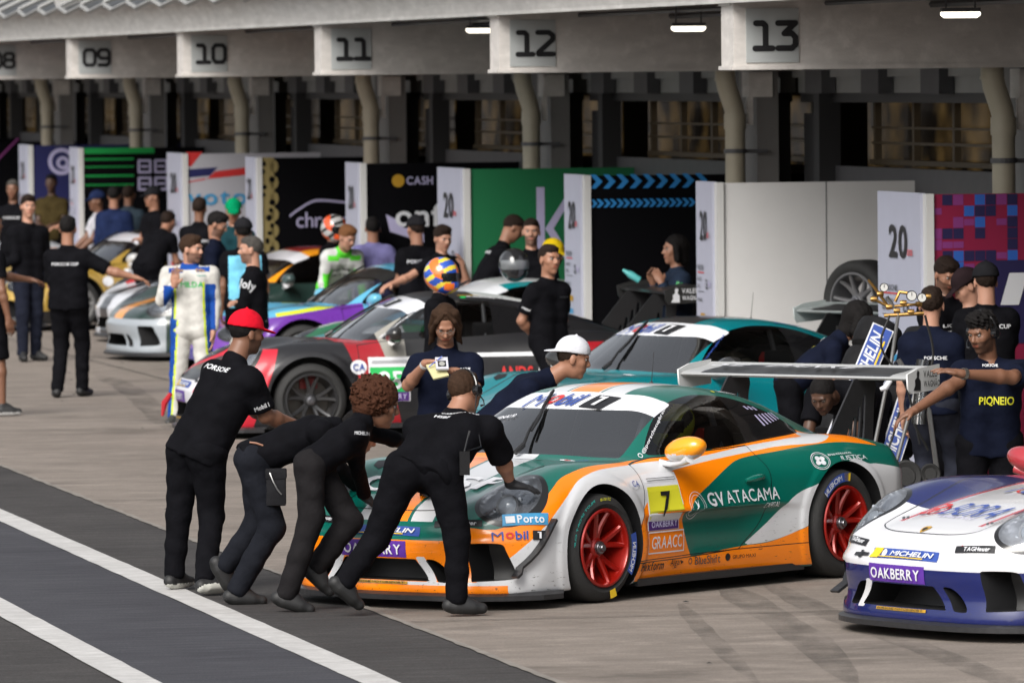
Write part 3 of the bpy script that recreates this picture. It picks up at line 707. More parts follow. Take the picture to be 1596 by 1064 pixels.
# ------------------------------------------------------------------ liveries
GREEN = (.0, .115, .085); ORANGE = (.95, .235, .0); PWHITE = (.60, .61, .63); DKL = (.006, .006, .006)
LINES = [(DKL, [('door', '|', .0032)]), (DKL, [('hood', '|', .0045)]), (DKL, [('sill', '|', .003)]), (DKL, [('hlr', '<', 0)])]
def flat(name, c, r=.5, coat=0.): return mat(name, c, r, coat=coat)
D_W = flat('decal white', (.66, .67, .70), .4); D_K = flat('decal black', (.012, .012, .014), .4); D_B = flat('decal blue', (.03, .07, .30), .4); D_R = flat('decal red', (.55, .03, .03), .4)
D_Y = flat('decal yellow', (.62, .60, .03), .4); D_P = flat('decal purple', (.07, .02, .16), .4); D_PB = flat('decal bright purple', (.10, .03, .30), .4); D_L = flat('decal lavender', (.45, .42, .62), .4); D_G = flat('decal green', (.02, .40, .09), .4)
D_LB = flat('decal light blue', (.05, .27, .50), .4); D_GOLD = flat('decal gold', (.45, .25, .02), .4); D_GR = flat('decal grey', (.05, .055, .06), .4); D_Y2 = flat('decal warm yellow', (.75, .50, .02), .4); D_T = flat('decal teal', (.02, .45, .40), .5); D_DG = flat('decal green line', (.0, .25, .2), .4)
LR, LN, UPz = (-1, 0, 0), (0, 1, .05), (0, 0, 1)          # left side of a car: reading direction, outward, up
def mobil(d, o, w, h, right, up, n, shear=.35):
    r = np.array(right, float); r /= np.linalg.norm(r); o = np.array(o, float)
    d.text('M', o - r * w * .40, w * .19, h, D_B, r, up, n, shear, .012); d.text('o', o - r * w * .20, w * .14, h * .78, D_R, r, up, n, shear, .03); d.text('bil', o + r * w * .0, w * .22, h, D_B, r, up, n, shear, .03)
    d.rect(o + r * w * .32, w * .25, h * 1.05, D_K, r, up, n, .0018, shear=shear); d.rect(o + r * w * .325, w * .040, h * .72, D_W, r, up, n, .0045, 4, 7, shear=shear * 1.0); d.rect(o + r * w * (.295 + .04 * shear) + np.array(up, float) / np.linalg.norm(up) * h * .29, w * .05, h * .13, D_W, r, up, n, .005, 3, 2, shear=shear)
def plate(d, o, w, h, num, bgm, numm, r=LR, up=UPz, n=LN):
    o = np.array(o, float); u = np.array(up, float)
    d.rect(o, w * 1.06, h * 1.03, D_W, r, up, n, .0); d.rect(o - u * h * .03, w, h * .62, bgm, r, up, n, .001); d.rect(o - u * h * .40, w, h * .21, D_P, r, up, n, .0012)
    d.text(num, o - u * h * .03, w * (.30 if len(num) == 1 else .62), h * .42, numm, r, up, n, .1 if len(num) == 1 else 0, .05, lift=.007); d.text('OAKBERRY', o - u * h * .40, w * .86, h * .12, D_L, r, up, n, .1, .02, lift=.007)
    d.rect(o + u * h * .38, w * .9, h * .012, D_GR, r, up, n, .003, 4, 1); d.rect(o + u * h * .42, w * .9, h * .012, D_GR, r, up, n, .003, 4, 1)
def front_marks(d, tagw=.30):
    FR, FN = (0, 1, 0), (1, 0, .35)
    d.rect((2.25, -.04, .352), .50, .098, D_PB, FR, UPz, (1, 0, 0)); d.text('OAKBERRY', (2.25, -.04, .352), .44, .06, D_W, FR, UPz, (1, 0, 0), 0, .03, lift=.007)
    d.rect((2.21, 0, .458), .58, .066, D_B, FR, UPz, FN, shear=-.25); d.text('MICHELIN', (2.21, .07, .458), .36, .036, D_W, FR, UPz, FN, .3, .05, lift=.007); d.rect((2.21, -.25, .458), .08, .066, D_Y2, FR, UPz, FN, .002, shear=.4); d.rect((2.21, -.02, .432), .40, .006, D_Y2, FR, UPz, FN, .003)
    d.shape(disc2d(14), (2.21, -.18, .460), .045, .05, D_W, FR, UPz, FN, .003)
    for s in (-1, 1):
        d.rect((2.1, .51 * s, .50), tagw, .042, D_K, (-.42 * s, .9, 0), UPz, (.87, .42 * s, .27), .001); d.text('TAGHeuer', (2.1, .51 * s + .02, .50), tagw * .66, .024, D_W, (-.42 * s, .9, 0), UPz, (.87, .42 * s, .27), .1, .03, lift=.007)
        d.shape(disc2d(12), (2.1, .51 * s - .10, .50), .026, .028, D_R, (-.42 * s, .9, 0), UPz, (.87, .42 * s, .27), .002)
    d.rect((2.24, 0, .152), .44, .016, D_GOLD, FR, UPz, (1, 0, 0), .001); d.text('PORSCHE MOTORSPORT', (2.24, 0, .152), .40, .011, D_K, FR, UPz, (1, 0, 0), .2, .02, lift=.007)
def tyre_marks(parent, hubx, y, R, arcs=(('MICHELIN', 195, 62, 1),)):
    """curved lettering on the outer side wall; angles in degrees, 0 = forward, 90 = up"""
    d = Decals(None); yy = y
    def arc(t, a0, span, rad, h, m, lift=.002):
        V, F, asp = text2d(t, .03); pts = []
        for a, b in V:
            th = math.radians(a0 - span * a); rr = rad + (b - .5) * h; pts.append((math.cos(th) * rr, yy + lift, math.sin(th) * rr))
        k = len(d.V); d.V += pts; mi = d.mi(m); d.F += [tuple(i + k for i in f) for f in F]; d.M += [mi] * len(F)
    def band(a0, span, rad, h, m):
        V, F = grid2d(16, 1); pts = []
        for a, b in V:
            th = math.radians(a0 - span * a); rr = rad + (b - .5) * h; pts.append((math.cos(th) * rr, yy + .0012, math.sin(th) * rr))
        k = len(d.V); d.V += pts; mi = d.mi(m); d.F += [tuple(i + k for i in f) for f in F]; d.M += [mi] * len(F)
    return d, arc, band

# ---- the green, white and orange car being pushed
hero_paint = paint('green orange white livery', GREEN, [
    (PWHITE, [('ay', '<', .30), ('x', '<', .6)]), (ORANGE, [('ay', '<', .112), ('x', '<', .6)]), (GREEN, [('y', '>', .125), ('y', '<', .14), ('x', '<', .6)]), (GREEN, [('y', '<', -.125), ('y', '>', -.14), ('x', '<', .6)]),
    (PWHITE, [('y', '<', (.02, 'x', .153)), ('y', '>', (-.56, 'x', .16)), ('x', '>', .6), ('z', '>', .515)]), (ORANGE, [('y', '<', (-.40, 'x', .263)), ('y', '>', (-.60, 'x', .22)), ('x', '>', .6), ('z', '>', .515)]), (GREEN, [('y', '<', (-.375, 'x', .263)), ('y', '>', (-.40, 'x', .263)), ('x', '>', .6), ('z', '>', .515)]),
    (ORANGE, [('orA', '<', 0)]), (ORANGE, [('nose', '<', 0)]), (PWHITE, [('whA', '<', 0)]), (PWHITE, [('swoosh', '<', 0)]),
    (PWHITE, [('strut', '<', 0)]), (PWHITE, [('nose', '<', 0), ('z', '<', .162)]), (ORANGE, [('nose', '<', 0), ('z', '<', .142), ('ay', '<', .80)]),
    (PWHITE, [('archband', '<', 0)])] + LINES, rough=.30, dirt=.9, coat=.6, metal=.0)
hero = make_car('race_car', 'green, white and orange race coupe number 7 being pushed by four people', .5707, 43.84, 4.04746, hero_paint, rim_col=(.30, .007, .003), banner=(.74, .75, .78), mirror=(.95, .33, .01), mirror2=(.6, .6, .62), wing=(.03, .031, .033), wing_e=(.56, .57, .57), group=None)
d = Decals(BVH)
plate(d, (.60, .9, .57), .335, .335, '7', D_Y, D_K)
for (a, b, w_, h_) in ((.57, .388, .41, .008), (.57, .262, .41, .008), (.772, .325, .008, .126), (.368, .325, .008, .126)): d.rect((a, .9, b), w_, h_, D_W, LR, UPz, LN, .001, 8, 2)
d.text('GRAACC', (.57, .9, .325), .34, .075, D_W, LR, UPz, LN, .1, .0)
d.text('GV', (.10, .9, .555), .165, .085, D_W, LR, UPz, LN, 0, .05); d.text('ATACAMA', (-.285, .9, .56), .55, .080, D_W, LR, UPz, LN, 0, -.012); d.text('CAPITAL', (-.485, .9, .497), .15, .024, D_W, LR, UPz, LN, 0, 0)
for k, (rr, hl) in enumerate(((.155, .95), (.118, .95))): d.shape(disc2d(32, hl), (.285, .9, .53), rr, rr * 1.08, D_W, LR, UPz, LN, .001)
d.put(poly2d([(0, 0), (.35, .9), (.5, .55), (.7, 1), (1, 0), (.6, .35), (.4, .2)]), (.325, .9, .495), (-.08, 0, 0), (0, 0, .07), LN, D_W)
d.shape(disc2d(36, .93), (-1.005, .95, .757), .17, .15, D_W, LR, UPz, (0, .83, .55), .001); d.shape(disc2d(36, .95), (-1.005, .95, .757), .142, .124, D_W, LR, UPz, (0, .83, .55), .001)
for a in range(4):
    c, s_ = math.cos(a * PI / 2 + .6), math.sin(a * PI / 2 + .6); d.shape(disc2d(12), (-1.005 - .03 * c, .95, .757 + .026 * s_), .045, .04, D_W, LR, UPz, (0, .83, .55), .001)
d.text('Instituto', (-1.215, .95, .80), .24, .024, D_W, LR, UPz, (0, .7, .7), 0, -.01); d.text('JUSTIÇA', (-1.335, .95, .742), .30, .052, D_W, LR, UPz, (0, .8, .6), 0, .0, lift=.006)
d.text('Flexform', (.72, .9, .188), .27, .055, D_K, LR, UPz, LN, .15, .02); d.text('Algar', (.455, .9, .190), .115, .055, D_K, LR, UPz, LN, .1, 0); d.put(poly2d([(0, 0), (0, 1), (1, .5)]), (.385, .9, .178), (-.03, 0, 0), (0, 0, .025), LN, D_K)
d.shape(disc2d(16, .7), (.28, .9, .190), .04, .04, D_GR, LR, UPz, LN); d.text('BlueShift', (.11, .9, .190), .26, .05, D_GR, LR, UPz, LN, 0, 0); d.shape(disc2d(20), (-.105, .9, .192), .05, .046, D_K, LR, UPz, LN); d.text('GRUPO MAXI', (-.255, .9, .190), .22, .022, D_K, LR, UPz, LN, 0, 0)
pn = (.50, .80, .25); pr = (-.80, .50, 0)
d.rect((1.885, .845, .532), .285, .072, D_LB, pr, UPz, pn, .001, shear=.12); d.text('Porto', (1.86, .86, .532), .17, .05, D_W, pr, UPz, pn, 0, .02); d.rect((1.965, .79, .530), .055, .042, D_W, pr, UPz, pn, .003, 3, 3)
mobil(d, (1.93, .845, .438), .36, .055, pr, UPz, pn, .1)
d.shape(disc2d(24), (.885, .9, .69), .085, .072, D_W, LR, UPz, (0, .9, .4)); d.text('CA', (.885, .9, .69), .07, .04, D_B, LR, UPz, (0, .9, .4), 0, .04, lift=.007)
front_marks(d)
HR_, HU_, HN_ = (.05, 1, 0), (-1, .0, 0), (.3, 0, 1)
d.text('F', (1.60, .37, .70), .17, .26, D_W, HR_, HU_, HN_, 0, .06); d.text('S', (1.62, .17, .70), .17, .26, D_G if False else D_W, HR_, HU_, HN_, 0, .06); d.text('C', (1.70, -.43, .70), .17, .26, D_W, HR_, HU_, HN_, 0, .05)
mobil(d, (.345, .015, 1.15), .66, .17, (0, 1, 0), (-1, 0, .55), (.4, 0, .9), .25)
d.text('@porschecupbrasil', (.375, .665, .985), .50, .032, D_W, (-.62, -.19, .42), (.35, -.3, .9), (.25, .65, .75), 0, .01); d.shape(disc2d(14, .7), (.60, .73, .845), .045, .045, D_W, (-.62, -.19, .42), (.35, -.3, .9), (.25, .65, .75))
d.shape(disc2d(12), (-.50, .46, 1.168), .035, .03, D_Y, LR, (0, -.6, .6), (0, .4, .95)); d.text('Luiz Souza', (-.64, .46, 1.165), .20, .032, D_W, LR, (0, -.6, .6), (0, .4, .95), .1, .02)
d.text('SENAI 10', (.50, -.38, 1.05), .16, .035, D_W, (0, 1, 0), (-1, 0, .55), (.4, 0, .9), .2, .02)
d.shape(disc2d(20), (.90, .40, .83), .12, .035, D_W, (0, 1, 0), (-1, 0, 0), (.2, 0, 1)); d.shape(disc2d(14), (.90, .40, .83), .05, .02, D_R, (0, 1, 0), (-1, 0, 0), (.2, 0, 1), .002); d.put(poly2d([(0, 0), (1, 0), (.5, 1)]), (.90, .45, .8), (0, .12, 0), (-.06, 0, 0), (.2, 0, 1), D_B)
d.put(poly2d([(0, 0), (.6, .0), (1, .5), (.7, 1), (.2, .7)]), (1.55, .55, .8), (-.18, .02, 0), (.02, .08, 0), (.1, -.2, 1), D_K)
d.put(poly2d([(0, 0), (.6, .0), (1, .5), (.7, 1), (.2, .7)]), (1.55, -.55, .8), (-.18, -.02, 0), (.02, -.08, 0), (.1, .2, 1), D_K)
# louvres on the rear quarter window
for k in range(6): d.put(poly2d([(0, 0), (.35, 0), (1, 1), (.65, 1)]), (-.78 - .052 * k, .6, .935 + .012 * k), (.07, 0, 0), (0, 0, .085 - .006 * k), (0, 1, .4), D_L)
for k in range(3): d.put(poly2d([(0, 0), (.5, 0), (1, 1), (.5, 1)]), (-.70 - .055 * k, .6, 1.065 - .002 * k), (.05, 0, 0), (0, 0, .03), (0, 1, .4), D_L)
d.build('lettering', hero)
# raised door handle, tyre lettering, wing writing, driver
hb = MB(); hb.tube([(-.25, .905, .655), (-.30, .925, .665), (-.38, .928, .672), (-.44, .905, .672)], [.012, .02, .02, .012], 8); hb.build('door_handle', mat('handle green', GREEN, .25, coat=.8), hero, True)
def tyre_text(car, hx, w_, front=True):
    dd, arc, band = tyre_marks(None, hx, w_['W'] / 2, w_['R'])
    rad = (w_['R'] + RIMR) / 2 + .004
    if front:
        band(215, 50, rad, .052, D_B); arc('MICHELIN', 212, 36, rad, .034, D_W); band(262, 12, rad, .05, D_Y2)
        arc('PILOT SPORT CUP', 70, 66, rad + .02, .016, D_T); arc('27/65-18', 100, 20, rad + .01, .018, D_Y)
    else:
        band(95, 55, rad, .056, D_B); arc('MICHELIN', 80, 40, rad, .036, D_W); band(98, 12, rad, .05, D_Y2); arc('PILOT SPORT CUP', 240, 60, rad + .02, .016, D_T)
    for wh in car.children:
        if wh.name.startswith('wheel') and abs(wh.location.x - hx) < .1 and wh.location.y > 0:
            o = dd.build('tyre_lettering', wh); o.rotation_euler = (0, -wh.rotation_euler.y, 0) if False else (0, 0, 0)
for wh in hero.children:
    if wh.name.startswith('wheel'): wh.rotation_euler.y = 0
tyre_text(hero, HX, WF); tyre_text(hero, -HX, WR, False)
def wing_text(car, t, m=D_W, sc=1.):
    dd = Decals(None)
    for k, ch in enumerate(t):
        if ch == ' ': continue
        dd.text(ch, (-2.17, -.66 + .148 * k * sc, 1.2575), .12 * sc, .15, m, (0, 1, 0), (-1, 0, .06), (0, 0, 1), .3, -.01, lift=.007)
    dd.build('wing_lettering', car)
wing_text(hero, 'SE DANKE')
def end_text(car, fg, bgc=None):
    dd = Decals(None); y = .916
    if bgc: dd.rect((-2.17, y, 1.20), .33, .15, bgc, LR, UPz, (0, 1, 0), -.001, 2, 2)
    dd.text('VALEU', (-2.215, y, 1.238), .155, .045, fg, LR, UPz, (0, 1, 0), 0, .02, lift=.007); dd.text('WAGNÃO!', (-2.235, y, 1.180), .19, .05, fg, LR, UPz, (0, 1, 0), 0, .02, lift=.007)
    dd.put(poly2d([(0, 0), (1, 0), (1, .45), (.75, .62), (.85, .9), (.6, 1), (.45, .85), (.5, .65), (.2, .5), (.25, .25)]), (-2.04, y, 1.135), (-.08, 0, 0), (0, 0, .13), (0, 1, 0), fg)
    dd.build('endplate_lettering', car)
end_text(hero, D_K)
# red headrest net and yellow driver seen through the glass
def half_ball(o, r, sc, name, m, parent):
    b = MB(); b.lathe([(r * math.sin(a) + 1e-4, -r * math.cos(a)) for a in np.linspace(.02, PI - .02, 14)], 2, 20); ob = b.build(name, m, parent, True); ob.location = o; ob.scale = sc; return ob
RNET = mat('red headrest', (.55, .01, .01), .6)
def headrest(car):
    b = MB(); b.prism([(.50, .96), (.66, .96), (.645, 1.06), (.60, 1.10), (.56, 1.10), (.52, 1.06)], -.30, -.27, 0); b.V = [(x - .10, y * .8 + .0, z - .14) for x, y, z in b.V]; b.build('head_net', RNET, car)
headrest(hero)

# ---- blue, white and red car at the right edge
NAVY = (.006, .012, .095); WPW = (.62, .62, .64); RDS = (.50, .02, .03)
wb_paint = paint('white blue red livery', WPW, [
    (NAVY, [('ay', '>', .37), ('z', '>', .63), ('x', '<', (1.05, 'z', 1.0))]), (RDS, [('ay', '>', .335), ('ay', '<', .37), ('z', '>', .62), ('x', '<', 2.0)]), (NAVY, [('z', '<', .385), ('nose', '<', .01)]), (WPW, [('strut', '<', 0), ('y', '<', 0)]), (NAVY, [('z', '<', .5), ('x', '<', .9)])] + LINES, rough=.2, dirt=.4)
wb = make_car('race_car', 'white, blue and red race coupe with its nose cut by the right edge', 3.99, 40.79, 3.7605, wb_paint, banner=(.02, .03, .1), mirror=(.35, .03, .04), mirror2=(.35, .03, .04), wing=(.02, .02, .02), group=None, lamp='bright')
d = Decals(BVH); front_marks(d, .26)
d.text('BORA', (1.74, .09, .66), .46, .22, D_B, (.02, 1, 0), (-1, 0, .3), (.3, 0, 1), .3, -.005); d.text('YOAMI', (1.26, .18, .78), .66, .26, D_B, (.02, 1, 0), (-1, 0, .3), (.3, 0, 1), .3, -.01); d.shape(disc2d(20, .8), (1.28, -.02, .78), .14, .16, D_R, (0, 1, 0), (-1, 0, .3), (.3, 0, 1), .002)
d.text('3', (1.75, -.27, .66), .10, .20, D_R, (.02, 1, 0), (-1, 0, .3), (.3, 0, 1), .2, -.02); d.shape(disc2d(16, .8), (1.75, -.25, .66), .13, .16, D_R, (.02, 1, 0), (-1, 0, .3), (.3, 0, 1))
d.text('LIFESTYLE', (1.88, .06, .64), .30, .025, D_L, (.02, 1, 0), (-1, 0, .3), (.3, 0, 1), .1, -.01); d.put(poly2d(crv([(.1, .9), (.5, 1), (.9, .9), (.95, .5), (.5, 0), (.05, .5)], 3)), (2.09, -.03, .56), (0, .065, 0), (-.075, 0, .03), (.5, 0, 1), D_GOLD); d.put(poly2d(crv([(.1, .9), (.5, 1), (.9, .9), (.95, .5), (.5, 0), (.05, .5)], 3)), (2.075, -.015, .565), (0, .034, 0), (-.040, 0, .016), (.5, 0, 1), D_K, .002)
for s in (-1, 1):
    for q in range(4): d.shape(disc2d(8), (1.90 + .018 * math.cos(q * 1.57), s * .375 + .018 * math.sin(q * 1.57), .64), .02, .02, D_GR, (0, 1, 0), (-1, 0, 0), (.3, 0, 1))
d.rect((2.16, -.40, .43), .15, .022, D_K, (0, 1, 0), UPz, (1, 0, .3), .002); d.rect((2.16, -.40, .43), .03, .05, D_K, (0, 1, 0), UPz, (1, 0, .3), .003)
d.build('lettering', wb)

# ---- cars behind
def bgcar(label, X, Y, deg, p, **k):
    c = make_car('race_car', label, X, Y, math.radians(deg), p, detail=False, **k)
    for wh in c.children:
        if wh.name.startswith('wheel'): wh.rotation_euler.y = 0
    return c
TEAL = (.0, .17, .20)
tp = paint('teal livery', TEAL, [((.03, .03, .032), [('ay', '<', .27), ('x', '<', .5), ('z', '>', 1.0)]), ((.0, .12, .14), [('z', '<', .3)])] + LINES)
teal = bgcar('plain teal race coupe with a grey roof stripe parked behind the pushed green car', 1.406, 55.98, 220.7, tp, banner=(.74, .76, .80), mirror=(.02, .02, .02), mirror2=(.02, .02, .02), wing=(.03, .03, .032), wing_e=(.45, .50, .50))
d = Decals(BVH); mobil(d, (.345, -.06, 1.15), .66, .17, (0, 1, 0), (-1, 0, .55), (.4, 0, .9), .25); front_marks(d); d.text('@porschecupbrasil', (.375, .665, .985), .50, .032, D_B, (-.62, -.19, .42), (.35, -.3, .9), (.25, .65, .75), 0, .01)
d.shape(disc2d(20), (.93, .35, .82), .20, .035, D_W, (0, 1, 0), (-1, 0, 0), (.2, 0, 1)); d.text('Bruno Costa', (-.64, .46, 1.165), .30, .03, D_B, LR, (0, -.6, .6), (0, .4, .95), .1, .02)
for s in (-1, 1): d.put(poly2d([(0, 0), (.6, .0), (1, .5), (.7, 1), (.2, .7)]), (1.55, .55 * s, .8), (-.18, .02 * s, 0), (.02, .08 * s, 0), (.1, -.2 * s, 1), D_K)
d.put(poly2d([(0, 0), (1, .3), (.9, 1), (.3, .9)]), (-.2, .9, .30), (-.55, 0, 0), (0, 0, .42), LN, D_K); d.build('lettering', teal); headrest(teal)
rp = paint('black red livery', (.011, .011, .013), [((.50, .012, .03), [('x', '>', (1.78, 'z', -.35)), ('ay', '>', .45), ('z', '<', .78)]), ((.30, .008, .015), [('x', '<', (.62, 'z', .35)), ('x', '>', (.38, 'z', .25)), ('z', '<', .84)]), ((.28, .27, .24), [('x', '<', (.38, 'z', .25)), ('x', '>', .36), ('z', '>', .60)]), ((.30, .008, .015), [('x', '<', -.9), ('z', '<', .80)]), ((.55, .58, .58), [('x', '<', -.35), ('z', '>', 1.12), ('ay', '<', .42)]),
                                        ((.62, .62, .66), [('nose', '<', .12), ('ay', '<', .45), ('x', '>', 2.0), ('z', '>', .30), ('z', '<', .50)])] + LINES, rough=.4, coat=.35)
c85 = bgcar('black and red race coupe number 85 with a white sunstrip behind the men pushing', -.771, 63.28, 192.5, rp, banner=(.66, .67, .72), mirror=(.02, .02, .02), mirror2=(.02, .02, .02), wing=(.02, .02, .02), rim_col=(.035, .035, .037), lamp='bright')
d = Decals(BVH); plate(d, (.52, .9, .50), .36, .38, '85', D_G, D_W); front_marks(d); d.shape(disc2d(20), (.80, .9, .61), .15, .13, D_W, LR, UPz, LN); d.text('CA', (.80, .9, .61), .11, .06, D_B, LR, UPz, LN, 0, .03, lift=.007)
for (a, b, w_, h_) in ((-.55, .70, .55, .035), (-.55, .38, .55, .035), (-.26, .54, .035, .34), (-.84, .62, .035, .2)): d.rect((a, .9, b), w_, h_, D_W, LR, UPz, LN, .001)
d.text('ANDS', (-.62, .9, .53), .30, .13, D_R, LR, UPz, LN, 0, .03); d.text('@porschecupbrasil', (.375, .665, .985), .50, .032, D_W, (-.62, -.19, .42), (.35, -.3, .9), (.25, .65, .75), 0, .01)
d.text('Kennedy Menezes', (-.55, .46, 1.165), .55, .035, D_W, LR, (0, -.6, .6), (0, .4, .95), .1, .02); d.shape(disc2d(14), (-.24, .46, 1.168), .06, .04, D_G, LR, (0, -.6, .6), (0, .4, .95)); mobil(d, (.345, .0, 1.15), .60, .15, (0, 1, 0), (-1, 0, .55), (.4, 0, .9), .25)
d.put(poly2d([(0, 0), (.5, .25), (1, 1), (.6, .7), (0, .5)]), (-.2, .42, 1.19), (-.22, 0, 0), (0, 0, .05), (0, .4, .95), D_Y2); d.text('OLFILTROS', (1.35, .55, .8), .5, .06, D_L, (-1, .2, .0), (-.2, -1, .2), (.2, .3, 1), 0, .0)
d.build('lettering', c85); end_text(c85, D_W); headrest(c85)
p4 = paint('teal white green livery', (.0, .20, .22), [((.55, .57, .58), [('ay', '<', .45), ('x', '<', .3), ('z', '>', 1.0)]), ((.0, .12, .04), [('ay', '>', .45), ('x', '>', .8)]), ((.55, .57, .58), [('ay', '>', .62), ('x', '>', 1.2)]), ((.20, .005, .01), [('x', '<', -.8), ('z', '<', .8)])] + LINES)
bgcar('teal, white and green race coupe wedged between the black and the light blue cars', -.10, 67.6, 196, p4, banner=(.6, .62, .65), wing=(.02, .02, .02), rim_col=(.03, .03, .03))
p5 = paint('light blue purple livery', (.10, .38, .58), [((.13, .03, .30), [('z', '<', (.93, 'x', -.13)), ('x', '>', .55)]), ((.62, .70, .03), [('z', '<', (.965, 'x', -.13)), ('z', '>', (.93, 'x', -.13)), ('x', '>', .75), ('x', '<', 1.5), ('ay', '>', .6)]), ((.07, .06, .35), [('nose', '<', 0)])] + LINES)
bgcar('light blue and purple race coupe with a yellow flash over the front wheel', -1.22, 73.2, 197, p5, banner=(.02, .02, .02), mirror=(.12, .42, .6), mirror2=(.12, .42, .6), wing=(.03, .03, .03), rim_col=(.12, .12, .12))
p6 = paint('orange green dark livery', (.015, .035, .03), [((.80, .30, .01), [('z', '>', .86)]), ((.80, .30, .02), [('ay', '<', .16), ('x', '>', .6)]), ((.30, .33, .36), [('nose', '<', .06), ('x', '>', 1.9)]), ((.04, .75, .03), [('x', '<', 1.75), ('x', '>', 1.2), ('z', '<', .60)]), ((.30, .02, .02), [('ay', '<', .4), ('z', '>', 1.1)])] + LINES)
bgcar('dark green race coupe with orange pillars and neon green side flash', -2.40, 80.8, 200, p6, banner=(.66, .66, .70), mirror=(.05, .08, .08), wing=(.02, .02, .02))
p7 = paint('white red nosed livery', (.55, .56, .60), [((.50, .03, .04), [('ay', '>', .45), ('x', '<', 1.8), ('z', '>', .6)]), ((.02, .02, .025), [('ay', '<', .16), ('x', '>', .8)])] + LINES)
bgcar('white race coupe with red fenders and black hood stripe between gold and green cars', -2.85, 86.4, 200, p7, banner=(.1, .1, .12), wing=(.3, .3, .3))
p8 = paint('gold black livery', (.42, .27, .05), [((.015, .015, .016), [('z', '>', 1.0)]), ((.015, .015, .016), [('ay', '<', .5), ('x', '>', .8)]), ((.015, .015, .016), [('z', '<', .25)])] + LINES, metal=.4)
gold = bgcar('gold and black race coupe at the far left with a white sunstrip', -4.75, 90.9, 203, p8, banner=(.60, .60, .64), wing=(.02, .02, .02), rim_col=(.2, .2, .2))
d = Decals(BVH); plate(d, (.36, .9, .56), .36, .40, '33', D_G, D_W); d.shape(disc2d(20), (.80, .9, .61), .15, .13, D_W, LR, UPz, LN); d.build('lettering', gold)
p9 = paint('blue orange livery', (.02, .10, .42), [((.80, .22, .01), [('ay', '>', .5), ('z', '>', .7)]), ((.40, .38, .40), [('ay', '<', .25)])] + LINES)
bgcar('blue and orange race coupe surrounded by crew near the left edge', -5.2, 98.5, 203, p9, banner=(.03, .1, .4), wing=(.75, .20, .01), wing_e=(.03, .15, .5))
p10 = paint('black gold roof livery', (.012, .012, .013), [((.25, .17, .04), [('z', '>', 1.15)])] + LINES)
bgcar('black race coupe with a gold tinted roof behind the gold car', -3.0, 96.5, 203, p10, banner=(.02, .02, .02), wing=(.02, .02, .02))
p11 = paint('white blue nosed livery', (.5, .52, .56), [((.03, .06, .35), [('nose', '<', 0)])] + LINES)
bgcar('white and blue race coupe cut by the left edge of the picture', -8.2, 101, 205, p11, banner=(.3, .3, .3), wing=(.3, .3, .3))
# ------------------------------------------------------------------ the setting: row frame (p = away from the lane, s = along the garages)
RA = math.atan(2289 / F_PX); CA_, SA_ = math.cos(RA), math.sin(RA)
def row(p, s, z=0.): return (p * CA_ - s * SA_, p * SA_ + s * CA_, z)
def s_of(p, Y): return (Y - p * SA_) / CA_
def ground_mat(name, c1, c2, sc=.6, streak=(1, 9, 1), rough=.85, stains=0., fine=.25, spec=.3):
    m = bpy.data.materials.new(name); m.use_nodes = True; nt = m.node_tree; N = nt.nodes; L = nt.links; p = N['Principled BSDF']; p.inputs['Roughness'].default_value = rough; p.inputs['Specular IOR Level'].default_value = spec
    tc = N.new('ShaderNodeTexCoord')
    def noise(scale, mp, det=6, r=.6):
        a = N.new('ShaderNodeMapping'); a.inputs['Scale'].default_value = mp; L.new(tc.outputs['Object'], a.inputs[0]); n = N.new('ShaderNodeTexNoise'); n.inputs['Scale'].default_value = scale; n.inputs['Detail'].default_value = det; n.inputs['Roughness'].default_value = r; L.new(a.outputs[0], n.inputs['Vector']); return n.outputs['Fac']
    def mix(f, a, b):
        x = N.new('ShaderNodeMix'); x.data_type = 'RGBA'; L.new(f, x.inputs[0])
        for i, v in ((6, a), (7, b)):
            if isinstance(v, tuple): x.inputs[i].default_value = (*v, 1)
            else: L.new(v, x.inputs[i])
        return x.outputs[2]
    def rng(f, a, b, c=0., d=1.):
        r = N.new('ShaderNodeMapRange'); L.new(f, r.inputs[0]); r.inputs[1].default_value = a; r.inputs[2].default_value = b; r.inputs[3].default_value = c; r.inputs[4].default_value = d; return r.outputs[0]
    cur = mix(rng(noise(sc, (1, 1, 1)), .3, .7), c1, c2)
    cur = mix(rng(noise(sc * 2.5, streak), .35, .7, 0, .55), cur, tuple(x * .72 for x in c1))
    cur = mix(rng(noise(sc * 7, (streak[0], streak[1] * .4, 1)), .5, .75, 0, .45), cur, tuple(min(1, x * 1.35) for x in c2))
    cur = mix(rng(noise(70, (1, 1, 1), 3, .8), .35, .7, 0, fine), cur, tuple(x * .5 for x in c1))
    if stains:
        cur = mix(rng(noise(.35, (1, 1.6, 1), 8, .65), .56, .70, 0, stains), cur, tuple(x * .4 for x in c1))
        cur = mix(rng(noise(2.2, (.5, 1.5, 1), 8, .7), .62, .70, 0, stains * .7), cur, tuple(x * .35 for x in c1))
    L.new(cur, p.inputs['Base Color'])
    b = N.new('ShaderNodeBump'); b.inputs['Strength'].default_value = .25; b.inputs['Distance'].default_value = .01; L.new(noise(60, (1, 1, 1), 4), b.inputs['Height']); L.new(b.outputs[0], p.inputs['Normal'])
    L.new(rng(noise(sc * 3, streak), .3, .7, rough - .12, rough + .08), p.inputs['Roughness'])
    return m
CONC = ground_mat('concrete apron', (.20, .172, .15), (.31, .268, .235), .6, (.7, 2.6, 1), .88, .75, .55, .15)
ASPH = ground_mat('dark asphalt', (.060, .057, .057), (.092, .087, .086), .8, (.6, 4, 1), .95, .3, .85, .1)
ASPB = ground_mat('blue grey asphalt', (.062, .062, .072), (.094, .095, .106), .8, (.5, 6, 1), .95, .25, .85, .1)
